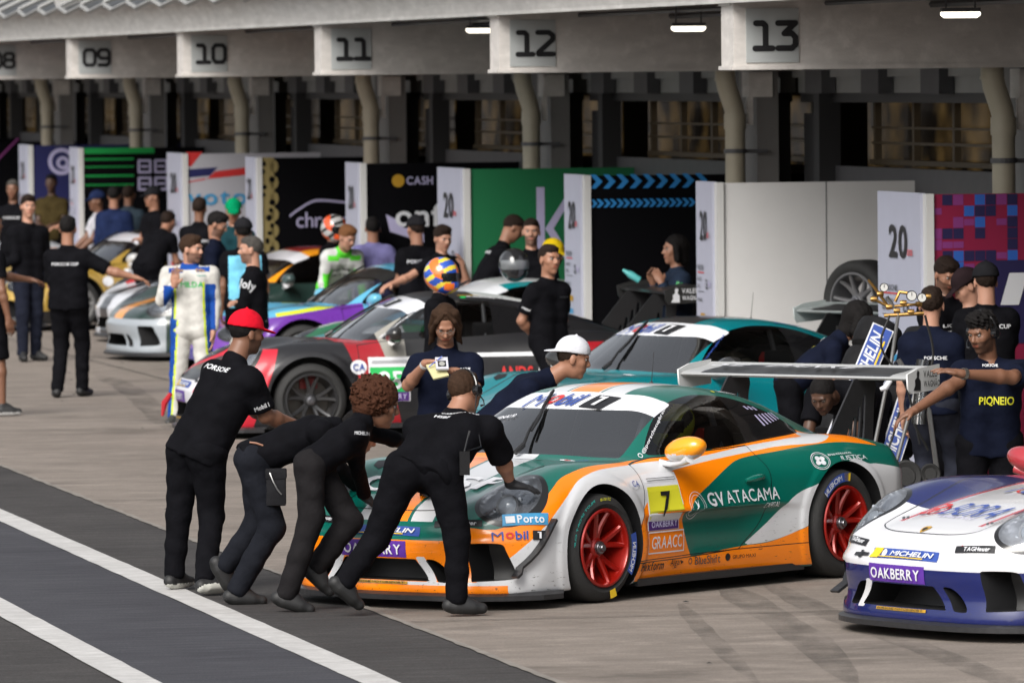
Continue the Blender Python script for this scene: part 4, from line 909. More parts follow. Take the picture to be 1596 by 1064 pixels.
LINEW = ground_mat('worn white road paint', (.46, .45, .44), (.58, .57, .56), 1.2, (1, 3, 1), .7, .12, .25)
def sheet(name, p0, p1, s0, s1, z, m, thick=None, kind='structure'):
    b = MB(); n = 1
    b.add([(p0, s0, z), (p1, s0, z), (p1, s1, z), (p0, s1, z)], [(0, 1, 2, 3)]); o = b.build(name, m); o.rotation_euler = (0, 0, RA); tag(o, kind=kind); return o
sheet('ground', -400, 400, -100, 700, -.012, CONC)
sheet('apron', 7.70, 60, 0, 300, -.006, CONC)
sheet('service_road', -30, 7.695, 0, 300, -.004, ASPH)
sheet('pit_lane', 5.68, 6.70, 0, 300, 0, ASPB)
def road_line(name, p0, w):
    b = MB(); S = np.arange(20, 160, .35); rr = random.Random(int(p0 * 10)); V = []
    for s in S: V += [(p0 + rr.uniform(-.004, .004), s, .004), (p0 + w + rr.uniform(-.004, .004), s, .004)]
    b.add(V, [(2 * i, 2 * i + 1, 2 * i + 3, 2 * i + 2) for i in range(len(S) - 1)]); o = b.build(name, LINEW); o.rotation_euler = (0, 0, RA); tag(o, kind='structure')
road_line('lane_line', 6.70, .20); road_line('lane_line', 5.50, .20)
# crumbling edge between asphalt and concrete, joints in the slabs, tyre marks
b = MB(); rr = random.Random(5); S = np.arange(25, 130, .15); V = []
for s in S: V += [(7.69 + rr.uniform(-.02, .0), s, .002), (7.715 + rr.uniform(0, .02), s, .002)]
b.add(V, [(2 * i, 2 * i + 1, 2 * i + 3, 2 * i + 2) for i in range(len(S) - 1)]); o = b.build('kerb_joint', mat('joint chalk', (.20, .18, .16), .9, var=.6, vs=3)); o.rotation_euler = (0, 0, RA); tag(o, kind='structure')
def smear(name, pts, w, col, seedn=1, z=.0):
    b = MB(); V = []; P = crv([ground(*q)[:2] for q in pts], 8, False); rr = random.Random(seedn)
    for i, q in enumerate(P):
        t = P[min(i + 1, len(P) - 1)] - P[max(i - 1, 0)]; t = t / np.linalg.norm(t); n = np.array([-t[1], t[0]]); ww = w * (1 + rr.uniform(-.12, .12)) * math.sin(min(1, (i + 1) / 6, (len(P) - i) / 6) * PI / 2)
        V += [(*(q + n * ww / 2), .0), (*(q - n * ww / 2), .0)]
    b.add(V, [(2 * i, 2 * i + 1, 2 * i + 3, 2 * i + 2) for i in range(len(P) - 1)])
    m = bpy.data.materials.get('tyre smear') or bpy.data.materials.new('tyre smear')
    if not m.use_nodes:
        m.use_nodes = True; nt = m.node_tree; p = nt.nodes['Principled BSDF']; p.inputs['Base Color'].default_value = (.035, .032, .03, 1); p.inputs['Roughness'].default_value = .9
        tc = nt.nodes.new('ShaderNodeTexCoord'); n = nt.nodes.new('ShaderNodeTexNoise'); n.inputs['Scale'].default_value = 5; n.inputs['Detail'].default_value = 8; mpp = nt.nodes.new('ShaderNodeMapping'); mpp.inputs['Scale'].default_value = (1.2, .35, 1); nt.links.new(tc.outputs['Object'], mpp.inputs[0]); nt.links.new(mpp.outputs[0], n.inputs['Vector'])
        r = nt.nodes.new('ShaderNodeMapRange'); r.inputs[1].default_value = .35; r.inputs[2].default_value = .65; r.inputs[3].default_value = .03; r.inputs[4].default_value = .26; nt.links.new(n.outputs['Fac'], r.inputs[0]); nt.links.new(r.outputs[0], p.inputs['Alpha'])
    o = b.build(name, m); o.location.z = z; tag(o, kind='structure')
smear('tyre_mark', [(155, 585), (190, 600), (225, 625), (262, 668)], .26, None, 1, .001)
smear('tyre_mark', [(1120, 905), (1190, 950), (1260, 995), (1330, 1064)], .24, None, 2, .001); smear('tyre_mark', [(1060, 940), (1100, 985), (1180, 1064)], .12, None, 3, .001)
smear('tyre_mark', [(1190, 905), (1290, 955), (1440, 1010), (1640, 1090)], .20, None, 6, .0015)
def joint(pts, w=.018, z=.0005):
    b = MB(); P = [np.array(q) for q in pts]
    for a, c in zip(P[:-1], P[1:]):
        t = (c - a) / np.linalg.norm(c - a); n = np.array([-t[1], t[0]]) * w / 2; b.add([(*(a + n), 0), (*(a - n), 0), (*(c - n), 0), (*(c + n), 0)], [(0, 1, 2, 3)])
    o = b.build('slab_joint', mat('joint dark', (.045, .04, .035), .9)); o.location.z = z; o.rotation_euler = (0, 0, RA); tag(o, kind='structure')
for k in range(14): joint([(7.75, 34 + 6.2 * k), (30, 34 + 6.2 * k)])
joint([(11.6, 25), (11.6, 160)])
b = MB(); rr = random.Random(9)
for k in range(60):
    s = rr.uniform(36, 95); p = rr.uniform(7.8, 13); r = rr.uniform(.008, .018); x, y, z = row(p, s); b.add([(x + r * math.cos(a) * 1.4, y + r * math.sin(a), .0 + (.004 if a != 9 else 0)) for a in np.arange(6) * PI / 3] + [(x, y, .012)], [(i, (i + 1) % 6, 6) for i in range(6)])
tag(b.build('grit', mat('grit', (.03, .028, .026), .9)), label='small dark grit and rubber crumbs scattered on the concrete', cat='debris', kind='stuff')

# ------------------------------------------------------------------ garage building
BW = 9.0; PB = 12.88
def beamS(n): return s_of(PB, BW * CA_ * (19.27 - n))
WCON = ground_mat('painted concrete', (.60, .57, .54), (.66, .63, .60), 1.2, (1, 1, 3), .7, .08, .05)
WCON2 = ground_mat('stained white concrete', (.56, .55, .53), (.62, .61, .59), 1.6, (1, .6, 4), .7, .10, .05)
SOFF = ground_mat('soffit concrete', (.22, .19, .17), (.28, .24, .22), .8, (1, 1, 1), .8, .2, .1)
PIPEM = mat('cream drain pipe', (.42, .38, .29), .45, var=.18, vs=4); CLAMP = mat('pipe clamp', (.08, .08, .085), .5)
GREYC = mat('grey column paint', (.17, .165, .16), .6, var=.15, vs=3); DKF = mat('dark door frame', (.02, .02, .022), .5); MIDG = mat('mid grey sheet', (.06, .06, .065), .55, var=.2)
LITW = mat('pale lintel panel', (.24, .245, .24), .6, var=.25, vs=1.5)
BOARD = mat('silver number board', (.40, .42, .42), .45, var=.08); DIG = mat('black numerals', (.008, .008, .01), .5)
def amber():
    m = bpy.data.materials.new('amber lit window'); m.use_nodes = True; nt = m.node_tree; N = nt.nodes; L = nt.links; p = N['Principled BSDF']; p.inputs['Base Color'].default_value = (.03, .02, .012, 1); p.inputs['Roughness'].default_value = .2
    tc = N.new('ShaderNodeTexCoord'); mp = N.new('ShaderNodeMapping'); mp.inputs['Scale'].default_value = (1, 1.1, 1.3); L.new(tc.outputs['Object'], mp.inputs[0]); n = N.new('ShaderNodeTexNoise'); n.inputs['Scale'].default_value = 1.6; n.inputs['Detail'].default_value = 5; L.new(mp.outputs[0], n.inputs['Vector'])
    r = N.new('ShaderNodeMapRange'); r.inputs[1].default_value = .42; r.inputs[2].default_value = .85; r.inputs[3].default_value = .0; r.inputs[4].default_value = .075; L.new(n.outputs['Fac'], r.inputs[0]); p.inputs['Emission Color'].default_value = (.9, .55, .18, 1); L.new(r.outputs[0], p.inputs['Emission Strength']); return m
AMB = amber()
gar = empty('garage_building', (0, 0, 0), RA); tag(gar, 'long row of pit garages with white canopy, numbered beams and drain pipes', 'building')
def G(mb, name, m, parent=None, **k): return mb.build(name, m, parent or gar, **k)
# numerals as strokes in a 1 x 1.4 box
NUM = {'0': [[(.2, 0), (.8, 0), (1, .25), (1, 1.15), (.8, 1.4), (.2, 1.4), (0, 1.15), (0, .25), (.2, 0)]], '1': [[(.05, 1.4), (.45, 1.4), (.6, 1.25), (.6, 0)], [(.0, 0), (1.0, 0)]], '2': [[(.0, 1.4), (.75, 1.4), (1, 1.2), (1, .95), (.05, .12), (.05, 0), (1.05, 0)]],
       '3': [[(0, 1.4), (1, 1.4), (.35, .82), (.8, .82), (1, .6), (1, .2), (.8, 0), (0, 0)]], '8': [[(.2, 0), (.8, 0), (1, .2), (1, .55), (.8, .74), (.2, .74), (0, .55), (0, .2), (.2, 0)], [(.2, .74), (.05, .9), (.05, 1.22), (.22, 1.4), (.78, 1.4), (.95, 1.22), (.95, .9), (.8, .74)]],
       '9': [[(.05, 0), (.8, 0), (1, .25), (1, 1.15), (.8, 1.4), (.2, 1.4), (0, 1.2), (0, .85), (.2, .62), (1, .62)]], '4': [[(.8, 0), (.8, 1.4), (0, .4), (1.05, .4)]], '7': [[(0, 1.4), (1, 1.4), (.35, 0)]]}
def numeral(mb, t, x, z, h, y, wd=.2):
    sc = h / 1.4
    for ch in t:
        for st in NUM[ch]:
            for c_ in st:
                nn_ = 12; V = [(x + (c_[0] + wd / 2 * math.cos(2 * PI * i / nn_)) * sc, yy, z + (c_[1] + wd / 2 * math.sin(2 * PI * i / nn_)) * sc) for yy in (y - .0005, y - .0045) for i in range(nn_)]; mb.add(V, [tuple(range(nn_, 2 * nn_))] + [(i, (i + 1) % nn_, nn_ + (i + 1) % nn_, nn_ + i) for i in range(nn_)])
            for a, b_ in zip(st[:-1], st[1:]):
                a = np.array(a); b_ = np.array(b_); t_ = (b_ - a) / np.linalg.norm(b_ - a); n = np.array([-t_[1], t_[0]]) * wd / 2; e = t_ * 0
                q = [a - e + n, b_ + e + n, b_ + e - n, a - e - n]; V = [(x + p[0] * sc, y, z + p[1] * sc) for p in q] + [(x + p[0] * sc, y - .004, z + p[1] * sc) for p in q]
                mb.add(V, [(0, 1, 2, 3), (7, 6, 5, 4), (0, 4, 5, 1), (1, 5, 6, 2), (2, 6, 7, 3), (3, 7, 4, 0)])
        x += 1.32 * sc
ZB, ZT = 3.192, 3.74
for n in range(6, 15):
    s1 = beamS(n); s0 = s1 - .40
    m = MB(); m.box((PB, s0, ZB + .03), (17, s1, ZT + .02)); m.box((PB - .02, s0 - .03, ZB), (17, s1 + .02, ZB + .03)); bm_ = G(m, 'beam', WCON)
    # buttress on the canopy front above the beam
    m = MB(); m.add([(PB - .02, s0 + .05, ZT - .05), (PB - .02, s1, ZT - .05), (PB - .30, s0 - .9, 5.1), (PB - .30, s1 + .6, 5.1), (PB + .1, s0 - .9, 5.1), (PB + .1, s1 + .6, 5.1), (PB + .1, s0 + .05, ZT - .05), (PB + .1, s1, ZT - .05)], [(0, 1, 3, 2), (0, 2, 4, 6), (1, 7, 5, 3), (6, 7, 1, 0), (2, 3, 5, 4), (6, 4, 5, 7)]); G(m, 'buttress', WCON2)
    if 6 < n < 14:
        m = MB(); m.box((PB + .10, s0 - .012, ZB + .055), (PB + .52, s0 - .002, ZB + .475)); bo = m.build('number_board', BOARD, bm_)
        m = MB(); tx = '%02d' % n; hh = .195; numeral(m, tx, PB + .17, ZB + .165, hh, s0 - .014, .33); m.build('numeral', DIG, bm_)
# canopy front, roof, soffit
m = MB(); Sg = np.arange(s_of(PB, 38), 190, 1.5)
V = []; prof = [(PB - .06, ZT), (PB - .08, ZT + .10), (PB - .16, ZT + .26), (PB - .22, ZT + .30)]
for s in Sg:
    for (p, z) in prof: V.append((p, s, z))
m.add(V, [(i * 4 + j, (i + 1) * 4 + j, (i + 1) * 4 + j + 1, i * 4 + j + 1) for i in range(len(Sg) - 1) for j in range(3)]); m.box((PB - .06, 38, ZT - .03), (PB + .04, 190, ZT)); G(m, 'canopy_front', WCON2, smooth=True)
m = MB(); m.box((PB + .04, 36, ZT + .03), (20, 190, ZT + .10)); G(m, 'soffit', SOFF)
m = MB(); m.add([(PB - .22, 36, ZT + .30), (PB - .22, 190, ZT + .30), (PB + 8, 190, 7.5), (PB + 8, 36, 7.5)], [(0, 1, 2, 3)]); G(m, 'roof', mat('dark translucent roof', (.035, .037, .04), .5, var=.3, vs=.6))
m = MB()
for k, s in enumerate(np.arange(60, 188, 1.9)):
    for (a, b_) in (((PB - .26, s, ZT + .36), (PB + 2.6, s + .9, ZT + 1.7)), ((PB - .26, s + 1.9, ZT + .36), (PB + 2.6, s + .9, ZT + 1.7))): m.tube([a, b_], .03, 4)
    m.tube([(PB - .26, s, ZT + .34), (PB - .30, s + .95, ZT + .26), (PB - .26, s + 1.9, ZT + .34)], .03, 4)
G(m, 'roof_truss', mat('grey truss', (.26, .26, .255), .6))
# service pipes under the soffit
m = MB(); m.tube([(PB + .75, 40, ZT - .035), (PB + .75, 150, ZT - .035)], .022, 6); m.tube([(PB + 1.6, 40, ZT - .05), (PB + 1.6, 150, ZT - .05)], .03, 6); G(m, 'conduit', CLAMP)
PP = 15.14; PW = 15.75
for k in range(6, 16):
    Yp = 11000 * PP / .979 / (1567 + 1491) + BW * CA_ * (14 - k); s = s_of(PP, Yp)
    m = MB(); m.tube([(PP - .09, s, ZT + .02), (PP - .09, s, 3.13), (PP - .075, s, 3.05), (PP - .012, s, 2.86), (PP, s, 2.80), (PP, s, .0)], .092, 18)
    for z in (3.42, 3.10): m.lathe([(.094, z), (.099, z), (.099, z + .02), (.094, z + .02)], 2, 18, 0, (PP - .09, s, 0))
    m.lathe([(.093, 2.66), (.102, 2.66), (.102, 2.80), (.093, 2.80)], 2, 18, 0, (PP, s, 0))
    pi_ = G(m, 'drain_pipe', PIPEM, smooth=True)
    m = MB(); m.lathe([(.094, 2.44), (.106, 2.44), (.106, 2.48), (.094, 2.48)], 2, 18, 0, (PP, s, 0)); m.box((PP, s - .02, 2.44), (PP + .3, s + .02, 2.475)); m.build('pipe_clamp', CLAMP, pi_)
    m = MB(); m.box((PP + .22, s + .05, 0), (PP + .42, s + .75, ZT)); G(m, 'column', GREYC)
    m = MB(); m.box((PP + .14, s + .02, 2.95), (PP + .36, s + .30, 3.18)); m.box((PP + .12, s + .0, 2.70), (PP + .17, s + .06, 2.95)); G(m, 'bracket', WCON)
    # bay between this column and the next: lintel, door frame, window band, sill
    a, e = s + .75, s + BW + .05
    m = MB(); m.box((PW, a, 2.985), (PW + .15, e, 3.125)); m.box((PW - .06, a, 3.125), (PW + .15, e, ZT)); G(m, 'lintel', LITW)
    for q in range(4): G(MB().box((PW - .14, a + .9 + q * 2.0, 2.98), (PW - .01, a + 1.5 + q * 2.0, 3.19)), 'shutter_bracket', MIDG)
    m = MB(); m.box((PW + .02, a, 2.90), (PW + .12, e, 2.985)); m.box((PW - .10, e - 1.15, 0), (PW + .10, e - .95, 2.985)); m.box((PW - .05, a, 0), (PW + .10, a + .35, 2.985)); m.box((PW + .0, e - .8, 0), (PW + .12, e - .2, 2.8)); G(m, 'door_frame', DKF)
    m = MB(); m.box((PW + .05, a + .35, 0), (PW + .14, e - 1.1, 2.33)); G(m, 'sill_wall', MIDG)
    wn = MB(); wn.box((PW + .60, a + .35, 2.30), (PW + .62, e - .2, 2.95)); w_ = G(wn, 'window_band', AMB)
    m = MB()
    for q in np.linspace(a + .4, e - 1.2, 6): m.box((PW + .40, q - .035, 2.33), (PW + .46, q + .035, 2.90))
    m.box((PW + .38, a + .35, 2.34), (PW + .48, e - 1.1, 2.385)); m.box((PW + .40, a + .35, 2.52), (PW + .44, e - 1.1, 2.545)); m.box((PW + .40, a + .35, 2.66), (PW + .44, e - 1.1, 2.68)); m.build('window_frame', mat('brass window frame', (.10, .075, .045), .5), w_)
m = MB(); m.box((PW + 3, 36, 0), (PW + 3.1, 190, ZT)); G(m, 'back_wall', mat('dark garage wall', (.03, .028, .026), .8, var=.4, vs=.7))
# ceiling lamps (lit)
LAMP = mat('lamp diffuser', (.8, .8, .75), .3, emit=(1, .93, .78), es=1.8)
for (u, v, Y) in ((750, 47, 0), (1073, 44, 0), (1497, 22, 0)):
    Yl = {750: 68.5, 1073: 60.0, 1497: 51.6}[u]; c = atY(u, v, Yl)
    lo = empty('ceiling_lamp', c, RA); tag(lo, {750: 'lit strip lamp under the canopy between beams 11 and 12', 1073: 'lit strip lamp under the canopy between beams 12 and 13', 1497: 'lit strip lamp under the canopy right of beam 13'}[u], 'lamp', 'strip lamps under the canopy')
    m = MB(); m.tube([(-.15, 0, 0), (-.125, 0, 0), (.125, 0, 0), (.15, 0, 0)], [.012, .03, .03, .012], 12); m.build('diffuser', LAMP, lo, True)
    m = MB(); m.box((-.145, -.03, .015), (.145, .03, .045)); top = ZT + .03 - c[2]
    for q in (-.11, .11): m.tube([(q, 0, .04), (q, 0, top)], .007, 6)
    m.build('housing', CLAMP, lo)

# ------------------------------------------------------------------ partitions between the pit boxes
ZP = 2.235; P0 = 14.05
LAV = mat('lavender banner', (.40, .41, .50), .5, var=.05); POST = mat('white post', (.55, .55, .54), .5)
KBLK = mat('black board', (.0035, .0035, .0045), .9, spec=.05)
PR, PU, PN = (1, 0, 0), (0, 0, 1), (0, -1, 0)
def partition(uc, bw, label, base, draw=None, bannerdraw=True):
    Y = F_PX * P0 / CA_ / (uc + 1491); s = s_of(P0, Y); K = F_PX / Y
    o = empty('partition_wall', row(P0, s), RA); tag(o, label, 'partition', 'partition walls between the pit boxes')
    m = MB(); m.box((.05, 0, 0), (3.2, .06, ZP - .005)); m.build('board', base, o)
    m = MB(); m.box((-.01, -.03, 0), (.05, .07, ZP)); m.build('post', POST, o)
    L_ = bw / ((uc + 1491) / Y)
    m = MB(); m.box((-.03, .07, 0), (.012, .07 + L_, ZP + .005)); bn = m.build('banner', LAV, o)
    d = Decals(None); d.lift = .004
    if bannerdraw:
        r, u_, n_ = (0, -1, 0), (0, 0, 1), (-1, 0, 0); c = .07 + L_ / 2; x = -.03
        d.text('20', (x, c, 1.86), L_ * .42, .26, D_K, r, u_, n_, 0, .02); d.text('anos', (x, c - L_ * .28, 1.78), L_ * .12, .05, D_R, r, u_, n_)
        d.text('PORSCHE', (x, c + L_ * .2, 1.50), L_ * .36, .045, D_GR, r, u_, n_); d.rect((x, c + L_ * .2, 1.455), L_ * .38, .012, D_R, r, u_, n_, 0, 1, 1); d.text('CARRERA CUP', (x, c + L_ * .26, 1.40), L_ * .26, .03, D_GR, r, u_, n_); d.text('BRASIL', (x, c + L_ * .3, 1.34), L_ * .16, .03, D_GR, r, u_, n_)
        d.rect((x, c + L_ * .2, 1.29), L_ * .38, .006, D_GR, r, u_, n_, 0, 1, 1); d.text('SPRINT CHALLENGE', (x, c + L_ * .24, 1.22), L_ * .3, .03, D_GR, r, u_, n_); d.text('C6', (x, c - L_ * .18, 1.36), L_ * .14, .09, D_K, r, u_, n_); d.text('BANK', (x, c - L_ * .36, 1.36), L_ * .16, .05, D_L, r, u_, n_)
        for i, mm in enumerate((D_GOLD, D_LB, D_R, D_G)): d.rect((x, c + L_ * .1, 1.08 - .12 * i), L_ * .25, .05, mm, r, u_, n_, 0, 1, 1)
        d.build('banner_print', bn)
    if draw:
        d = Decals(None); d.lift = .003; draw(d, K); d.build('board_print', o)
    return o
def px(K): return lambda du, dv: (du / K, 0, ZP - dv / K)        # photo-pixel offsets from the top of the post, used as metres on the board
MAG = mat('magenta board', (.22, .004, .04), .5); MAG2 = mat('plum squares', (.20, .03, .17), .5); SQN = mat('navy squares', (.012, .008, .06), .5); SQB = mat('blue squares', (.02, .10, .42), .5)
def d_mag(d, K):
    P = px(K); rr = random.Random(3)
    for i in range(8):
        for j in range(7):
            q = rr.random()
            if q < .46: continue
            d.rect(P(16 + i * 17.5, 10 + j * 17.5), 16.5 / K, 16.5 / K * (.62 if q < .6 else 1), (MAG2 if q < .66 else (SQB if q < .80 else SQN)), PR, PU, PN, 0, 1, 1)
    d.rect(P(130, 170), 60 / K, 130 / K, SQN, PR, PU, PN, .002, 1, 1); d.rect(P(140, 150), 30 / K, 50 / K, D_W, PR, PU, PN, .004, 1, 1, shear=.3)
partition(1446, 70, 'magenta pixel patterned partition wall at the right edge', MAG, d_mag)
PLN = mat('plain pale board', (.66, .655, .65), .6, var=.04)
def d_plain(d, K):
    d.rect(px(K)(175, 120), 1.5 / K, 240 / K, D_GR, PR, PU, PN, 0, 1, 1)
partition(1120, 26, 'plain pale partition wall with nothing printed on it', PLN, d_plain)
AB = mat('arrow blue', (.02, .22, .55), .5)
def d_arrow(d, K):
    P = px(K)
    for i in range(9):
        for (yy, hh, wd) in ((10, 22, 20), (44, 13, 12)):
            n_ = 1 if yy == 10 else 2
            for q in range(n_): d.put(poly2d([(0, 1), (.45, 1), (1, .5), (.45, 0), (0, 0), (.5, .5)]), P(8 + i * 21 + q * 10, yy + hh / 2), (wd / K, 0, 0), (0, 0, hh / K), PN, AB)
partition(914, 26, 'black partition wall with rows of blue chevrons along the top', KBLK, d_arrow)
def d_green(d, K):
    P = px(K); d.rect(P(120, 85), 13 / K, 110 / K, D_L, PR, PU, PN, 0, 1, 1); d.put(poly2d([(0, .45), (.8, 1), (1, .95), (.3, .45), (1, -.05), (.8, -.1)]), P(127, 140), (45 / K, 0, 0), (0, 0, 100 / K), PN, D_L)
partition(727, 38, 'green partition wall with a large pale letter K', mat('green board', (.004, .13, .045), .5), d_green)
def d_cash(d, K):
    P = px(K); d.shape(disc2d(20), P(58, 28), 20 / K, 20 / K, D_GOLD, PR, PU, PN); d.text('CASH', P(92, 28), 42 / K, 13 / K, D_L, PR, PU, PN, 0, .02); d.text('onf', P(90, 82), 75 / K, 36 / K, D_W, PR, PU, PN, 0, .05)
    d.put(poly2d([(0, 1), (1, .3), (1, 0), (.1, .4)]), P(38, 125), (60 / K, 0, 0), (0, 0, 45 / K), PN, D_L)
partition(566, 20, 'black partition wall with an orange ball and white lettering', KBLK, d_cash)
def d_chr(d, K):
    P = px(K); m_ = mat('leopard tan', (.22, .17, .06), .6); d.rect(P(14, 90), 24 / K, 180 / K, m_, PR, PU, PN, 0, 1, 1); rr = random.Random(4)
    for i in range(14): d.shape(disc2d(8), P(rr.uniform(6, 24), 10 + i * 12), rr.uniform(6, 11) / K, rr.uniform(6, 11) / K, KBLK, PR, PU, PN, .003)
    for i in range(7): d.shape(disc2d(10), P(26, 14 + i * 25), 14 / K, 20 / K, m_, PR, PU, PN)
    d.text('chrome', P(110, 98), 100 / K, 24 / K, D_L, PR, PU, PN, 0, -.01)
    q = crv([(0, 0), (.15, .35), (.45, .9), (.7, 1), (1.2, .85)], 5, False); 
    for a, b_ in zip(q[:-1], q[1:]): d.put(([(a[0], a[1]), (b_[0], b_[1]), (b_[0], b_[1] - .16), (a[0], a[1] - .16)], [(0, 1, 2, 3)]), P(50, 90), (75 / K, 0, 0), (0, 0, 24 / K), PN, D_L)
partition(404, 14, 'black partition wall with spotted edge and a white car outline', KBLK, d_chr)
def d_voto(d, K):
    P = px(K); d.put(poly2d([(0, 0), (0, 1), (1, 1), (.3, 0)]), P(4, 20), (26 / K, 0, 0), (0, 0, 22 / K), PN, D_R); NV = mat('board navy', (.01, .012, .09), .5)
    d.put(poly2d([(0, 0), (0, 1), (1, 1.25), (.75, .25)]), P(4, 38), (50 / K, 0, 0), (0, 0, 13 / K), PN, NV); d.put(poly2d([(0, 0), (.2, .9), (1, 1.4), (1, .5)]), P(36, 40), (70 / K, 0, 0), (0, 0, 13 / K), PN, D_R); d.put(poly2d([(0, 0), (0, .4), (1, 1.4), (1, 1)]), P(4, 46), (30 / K, 0, 0), (0, 0, 5 / K), PN, D_R)
    d.text('voto', P(52, 70), 94 / K, 22 / K, D_LB, PR, PU, PN, 0, .06)
partition(289, 22, 'pale partition wall with red and navy stripes over light blue lettering', mat('pale grey board', (.42, .42, .46), .5), d_voto)
def d_sq(d, K):
    P = px(K); gg = mat('board green', (.0, .28, .05), .5); d.rect(P(60, 5), 115 / K, 9 / K, gg, PR, PU, PN, 0, 1, 1)
    for (y, h) in ((18, 3), (30, 2), (44, 3), (58, 2)): d.rect(P(45, y), 80 / K, h / K, gg, PR, PU, PN, 0, 1, 1, shear=.5)
    for (i, j) in ((0, 0), (1, 0), (0, 1), (1, 1)):
        c = P(102 + 26 * i, 30 + 27 * j)
        for (dx, dz, w_, h_) in ((0, 9, 20, 3.5), (0, -9, 20, 3.5), (-9, 0, 3.5, 20), (9, 0, 3.5, 20), (0, 0, 12, 3)): d.rect((c[0] + dx / K, 0, c[2] + dz / K), w_ / K, h_ / K, D_L, PR, PU, PN, .001, 1, 1)
partition(127, 12, 'black partition wall with green lines and a pale square emblem', KBLK, d_sq)
def d_g(d, K):
    P = px(K); d.shape(disc2d(30, .72), P(50, 26), 42 / K, 42 / K, D_L, PR, PU, PN); d.shape(disc2d(20, .5), P(52, 28), 20 / K, 20 / K, D_L, PR, PU, PN); d.rect(P(60, 36), 14 / K, 5 / K, D_L, PR, PU, PN, .002, 1, 1, shear=.5)
partition(49, 13, 'navy partition wall with a round pale emblem', mat('navy board', (.008, .010, .08), .5), d_g)
def d_l(d, K):
    P = px(K); d.put(poly2d([(0, 0), (.1, 0), (1, 1), (.9, 1)]), P(30, 40), (50 / K, 0, 0), (0, 0, 45 / K), PN, MAG2)
partition(-45, 12, 'black partition wall with a thin magenta line at the left edge', KBLK, d_l)
partition(-130, 12, 'black partition wall farthest away beyond the left edge', KBLK, None)
# ------------------------------------------------------------------ people: implicit bodies, one continuous surface each
class Fld:
    def __init__(s, k=.03, amp=0., fr=1.): s.P = []; s.k = k; s.amp = amp; s.fr = fr; s.sub = []
    def rc(s, a, b, ra, rb, cuts=(), k=None): s.P.append(('c', np.array(a, float), np.array(b, float), ra, rb, cuts, k)); return s
    def el(s, c, A, r, cuts=(), k=None, sc=1.05): s.P.append(('e', np.array(c, float), np.array(A, float), np.array(r, float) * sc, 0, cuts, k)); return s
    def bounds(s):
        lo = np.full(3, 1e9); hi = -lo
        for p in s.P:
            if p[0] == 'c':
                r = max(p[3], p[4]); lo = np.minimum(lo, np.minimum(p[1], p[2]) - r); hi = np.maximum(hi, np.maximum(p[1], p[2]) + r)
            else:
                r = p[3].max(); lo = np.minimum(lo, p[1] - r); hi = np.maximum(hi, p[1] + r)
        return lo - .03, hi + .03
    @staticmethod
    def dist(p, X, Y, Z):
        if p[0] == 'c':
            _, a, b, ra, rb, cuts, k = p; e = b - a; L = e @ e + 1e-9
            wx, wy, wz = X - a[0], Y - a[1], Z - a[2]; t = np.clip((wx * e[0] + wy * e[1] + wz * e[2]) / L, 0, 1)
            d = np.sqrt((wx - t * e[0]) ** 2 + (wy - t * e[1]) ** 2 + (wz - t * e[2]) ** 2) - (ra + t * (rb - ra))
        else:
            _, c, A, r, _, cuts, k = p; wx, wy, wz = X - c[0], Y - c[1], Z - c[2]; q = 0
            for i in range(3): q = q + ((wx * A[i][0] + wy * A[i][1] + wz * A[i][2]) / r[i]) ** 2
            d = (np.sqrt(q) - 1) * float(r.min())
        for (c0, n) in cuts: d = np.maximum(d, (X - c0[0]) * n[0] + (Y - c0[1]) * n[1] + (Z - c0[2]) * n[2])
        return d
    def mesh(s, res):
        lo, hi = s.bounds()
        def field(ax):
            D = np.full([len(a) for a in ax], 1.0, np.float32)
            for p in s.P + [('-',) + q for q in s.sub]:
                neg = p[0] == '-'; p = p[1:] if neg else p
                if p[0] == 'c': r = max(p[3], p[4]); l, h = np.minimum(p[1], p[2]) - r, np.maximum(p[1], p[2]) + r
                else: r = p[3].max(); l, h = p[1] - r, p[1] + r
                m = .09; i0 = [max(0, int((l[i] - m - ax[i][0]) / res)) for i in range(3)]; i1 = [min(len(ax[i]), int((h[i] + m - ax[i][0]) / res) + 2) for i in range(3)]
                if any(a >= b for a, b in zip(i0, i1)): continue
                sl = tuple(slice(a, b) for a, b in zip(i0, i1))
                d = Fld.dist(p, ax[0][sl[0]][:, None, None], ax[1][sl[1]][None, :, None], ax[2][sl[2]][None, None, :]); k = p[6] or s.k
                D[sl] = smax(D[sl], -d, k) if neg else smin(D[sl], d, k)
            if s.amp:
                X, Y, Z = ax[0][:, None, None], ax[1][None, :, None], ax[2][None, None, :]; f = s.fr
                n = np.sin(f * (23 * X + 11 * Y + 31 * Z)) * np.sin(f * (17 * Y - 29 * Z + 7 * X)) + .6 * np.sin(f * (41 * Z + 19 * X - 13 * Y)) * np.sin(f * (37 * X + 23 * Z)) + .35 * np.sin(f * (83 * Z - 31 * X + 47 * Y))
                D = D + s.amp * n
            return D
        V, Q = surfnet(None, lo, hi, res, field); return V, Q
def V3_(*a): return np.array(a, float)
def nrm(v): v = np.array(v, float); return v / (np.linalg.norm(v) + 1e-9)
SKIN = {}
def skin(t):
    c = {'light': (.42, .22, .15), 'tan': (.30, .145, .09), 'brown': (.17, .078, .045), 'dark': (.075, .036, .022)}[t]
    return mat('skin ' + t, c, .5, var=.12, vs=9), mat('beard ' + t, tuple(x * .42 for x in c), .6, var=.2, vs=40), mat('lips ' + t, (c[0] * .85, c[1] * .55, c[2] * .55), .45)
HAIRC = {'black': (.008, .007, .007), 'dark': (.018, .011, .008), 'brown': (.036, .019, .011), 'auburn': (.050, .019, .010), 'grey': (.06, .055, .05), 'ginger': (.16, .07, .03)}
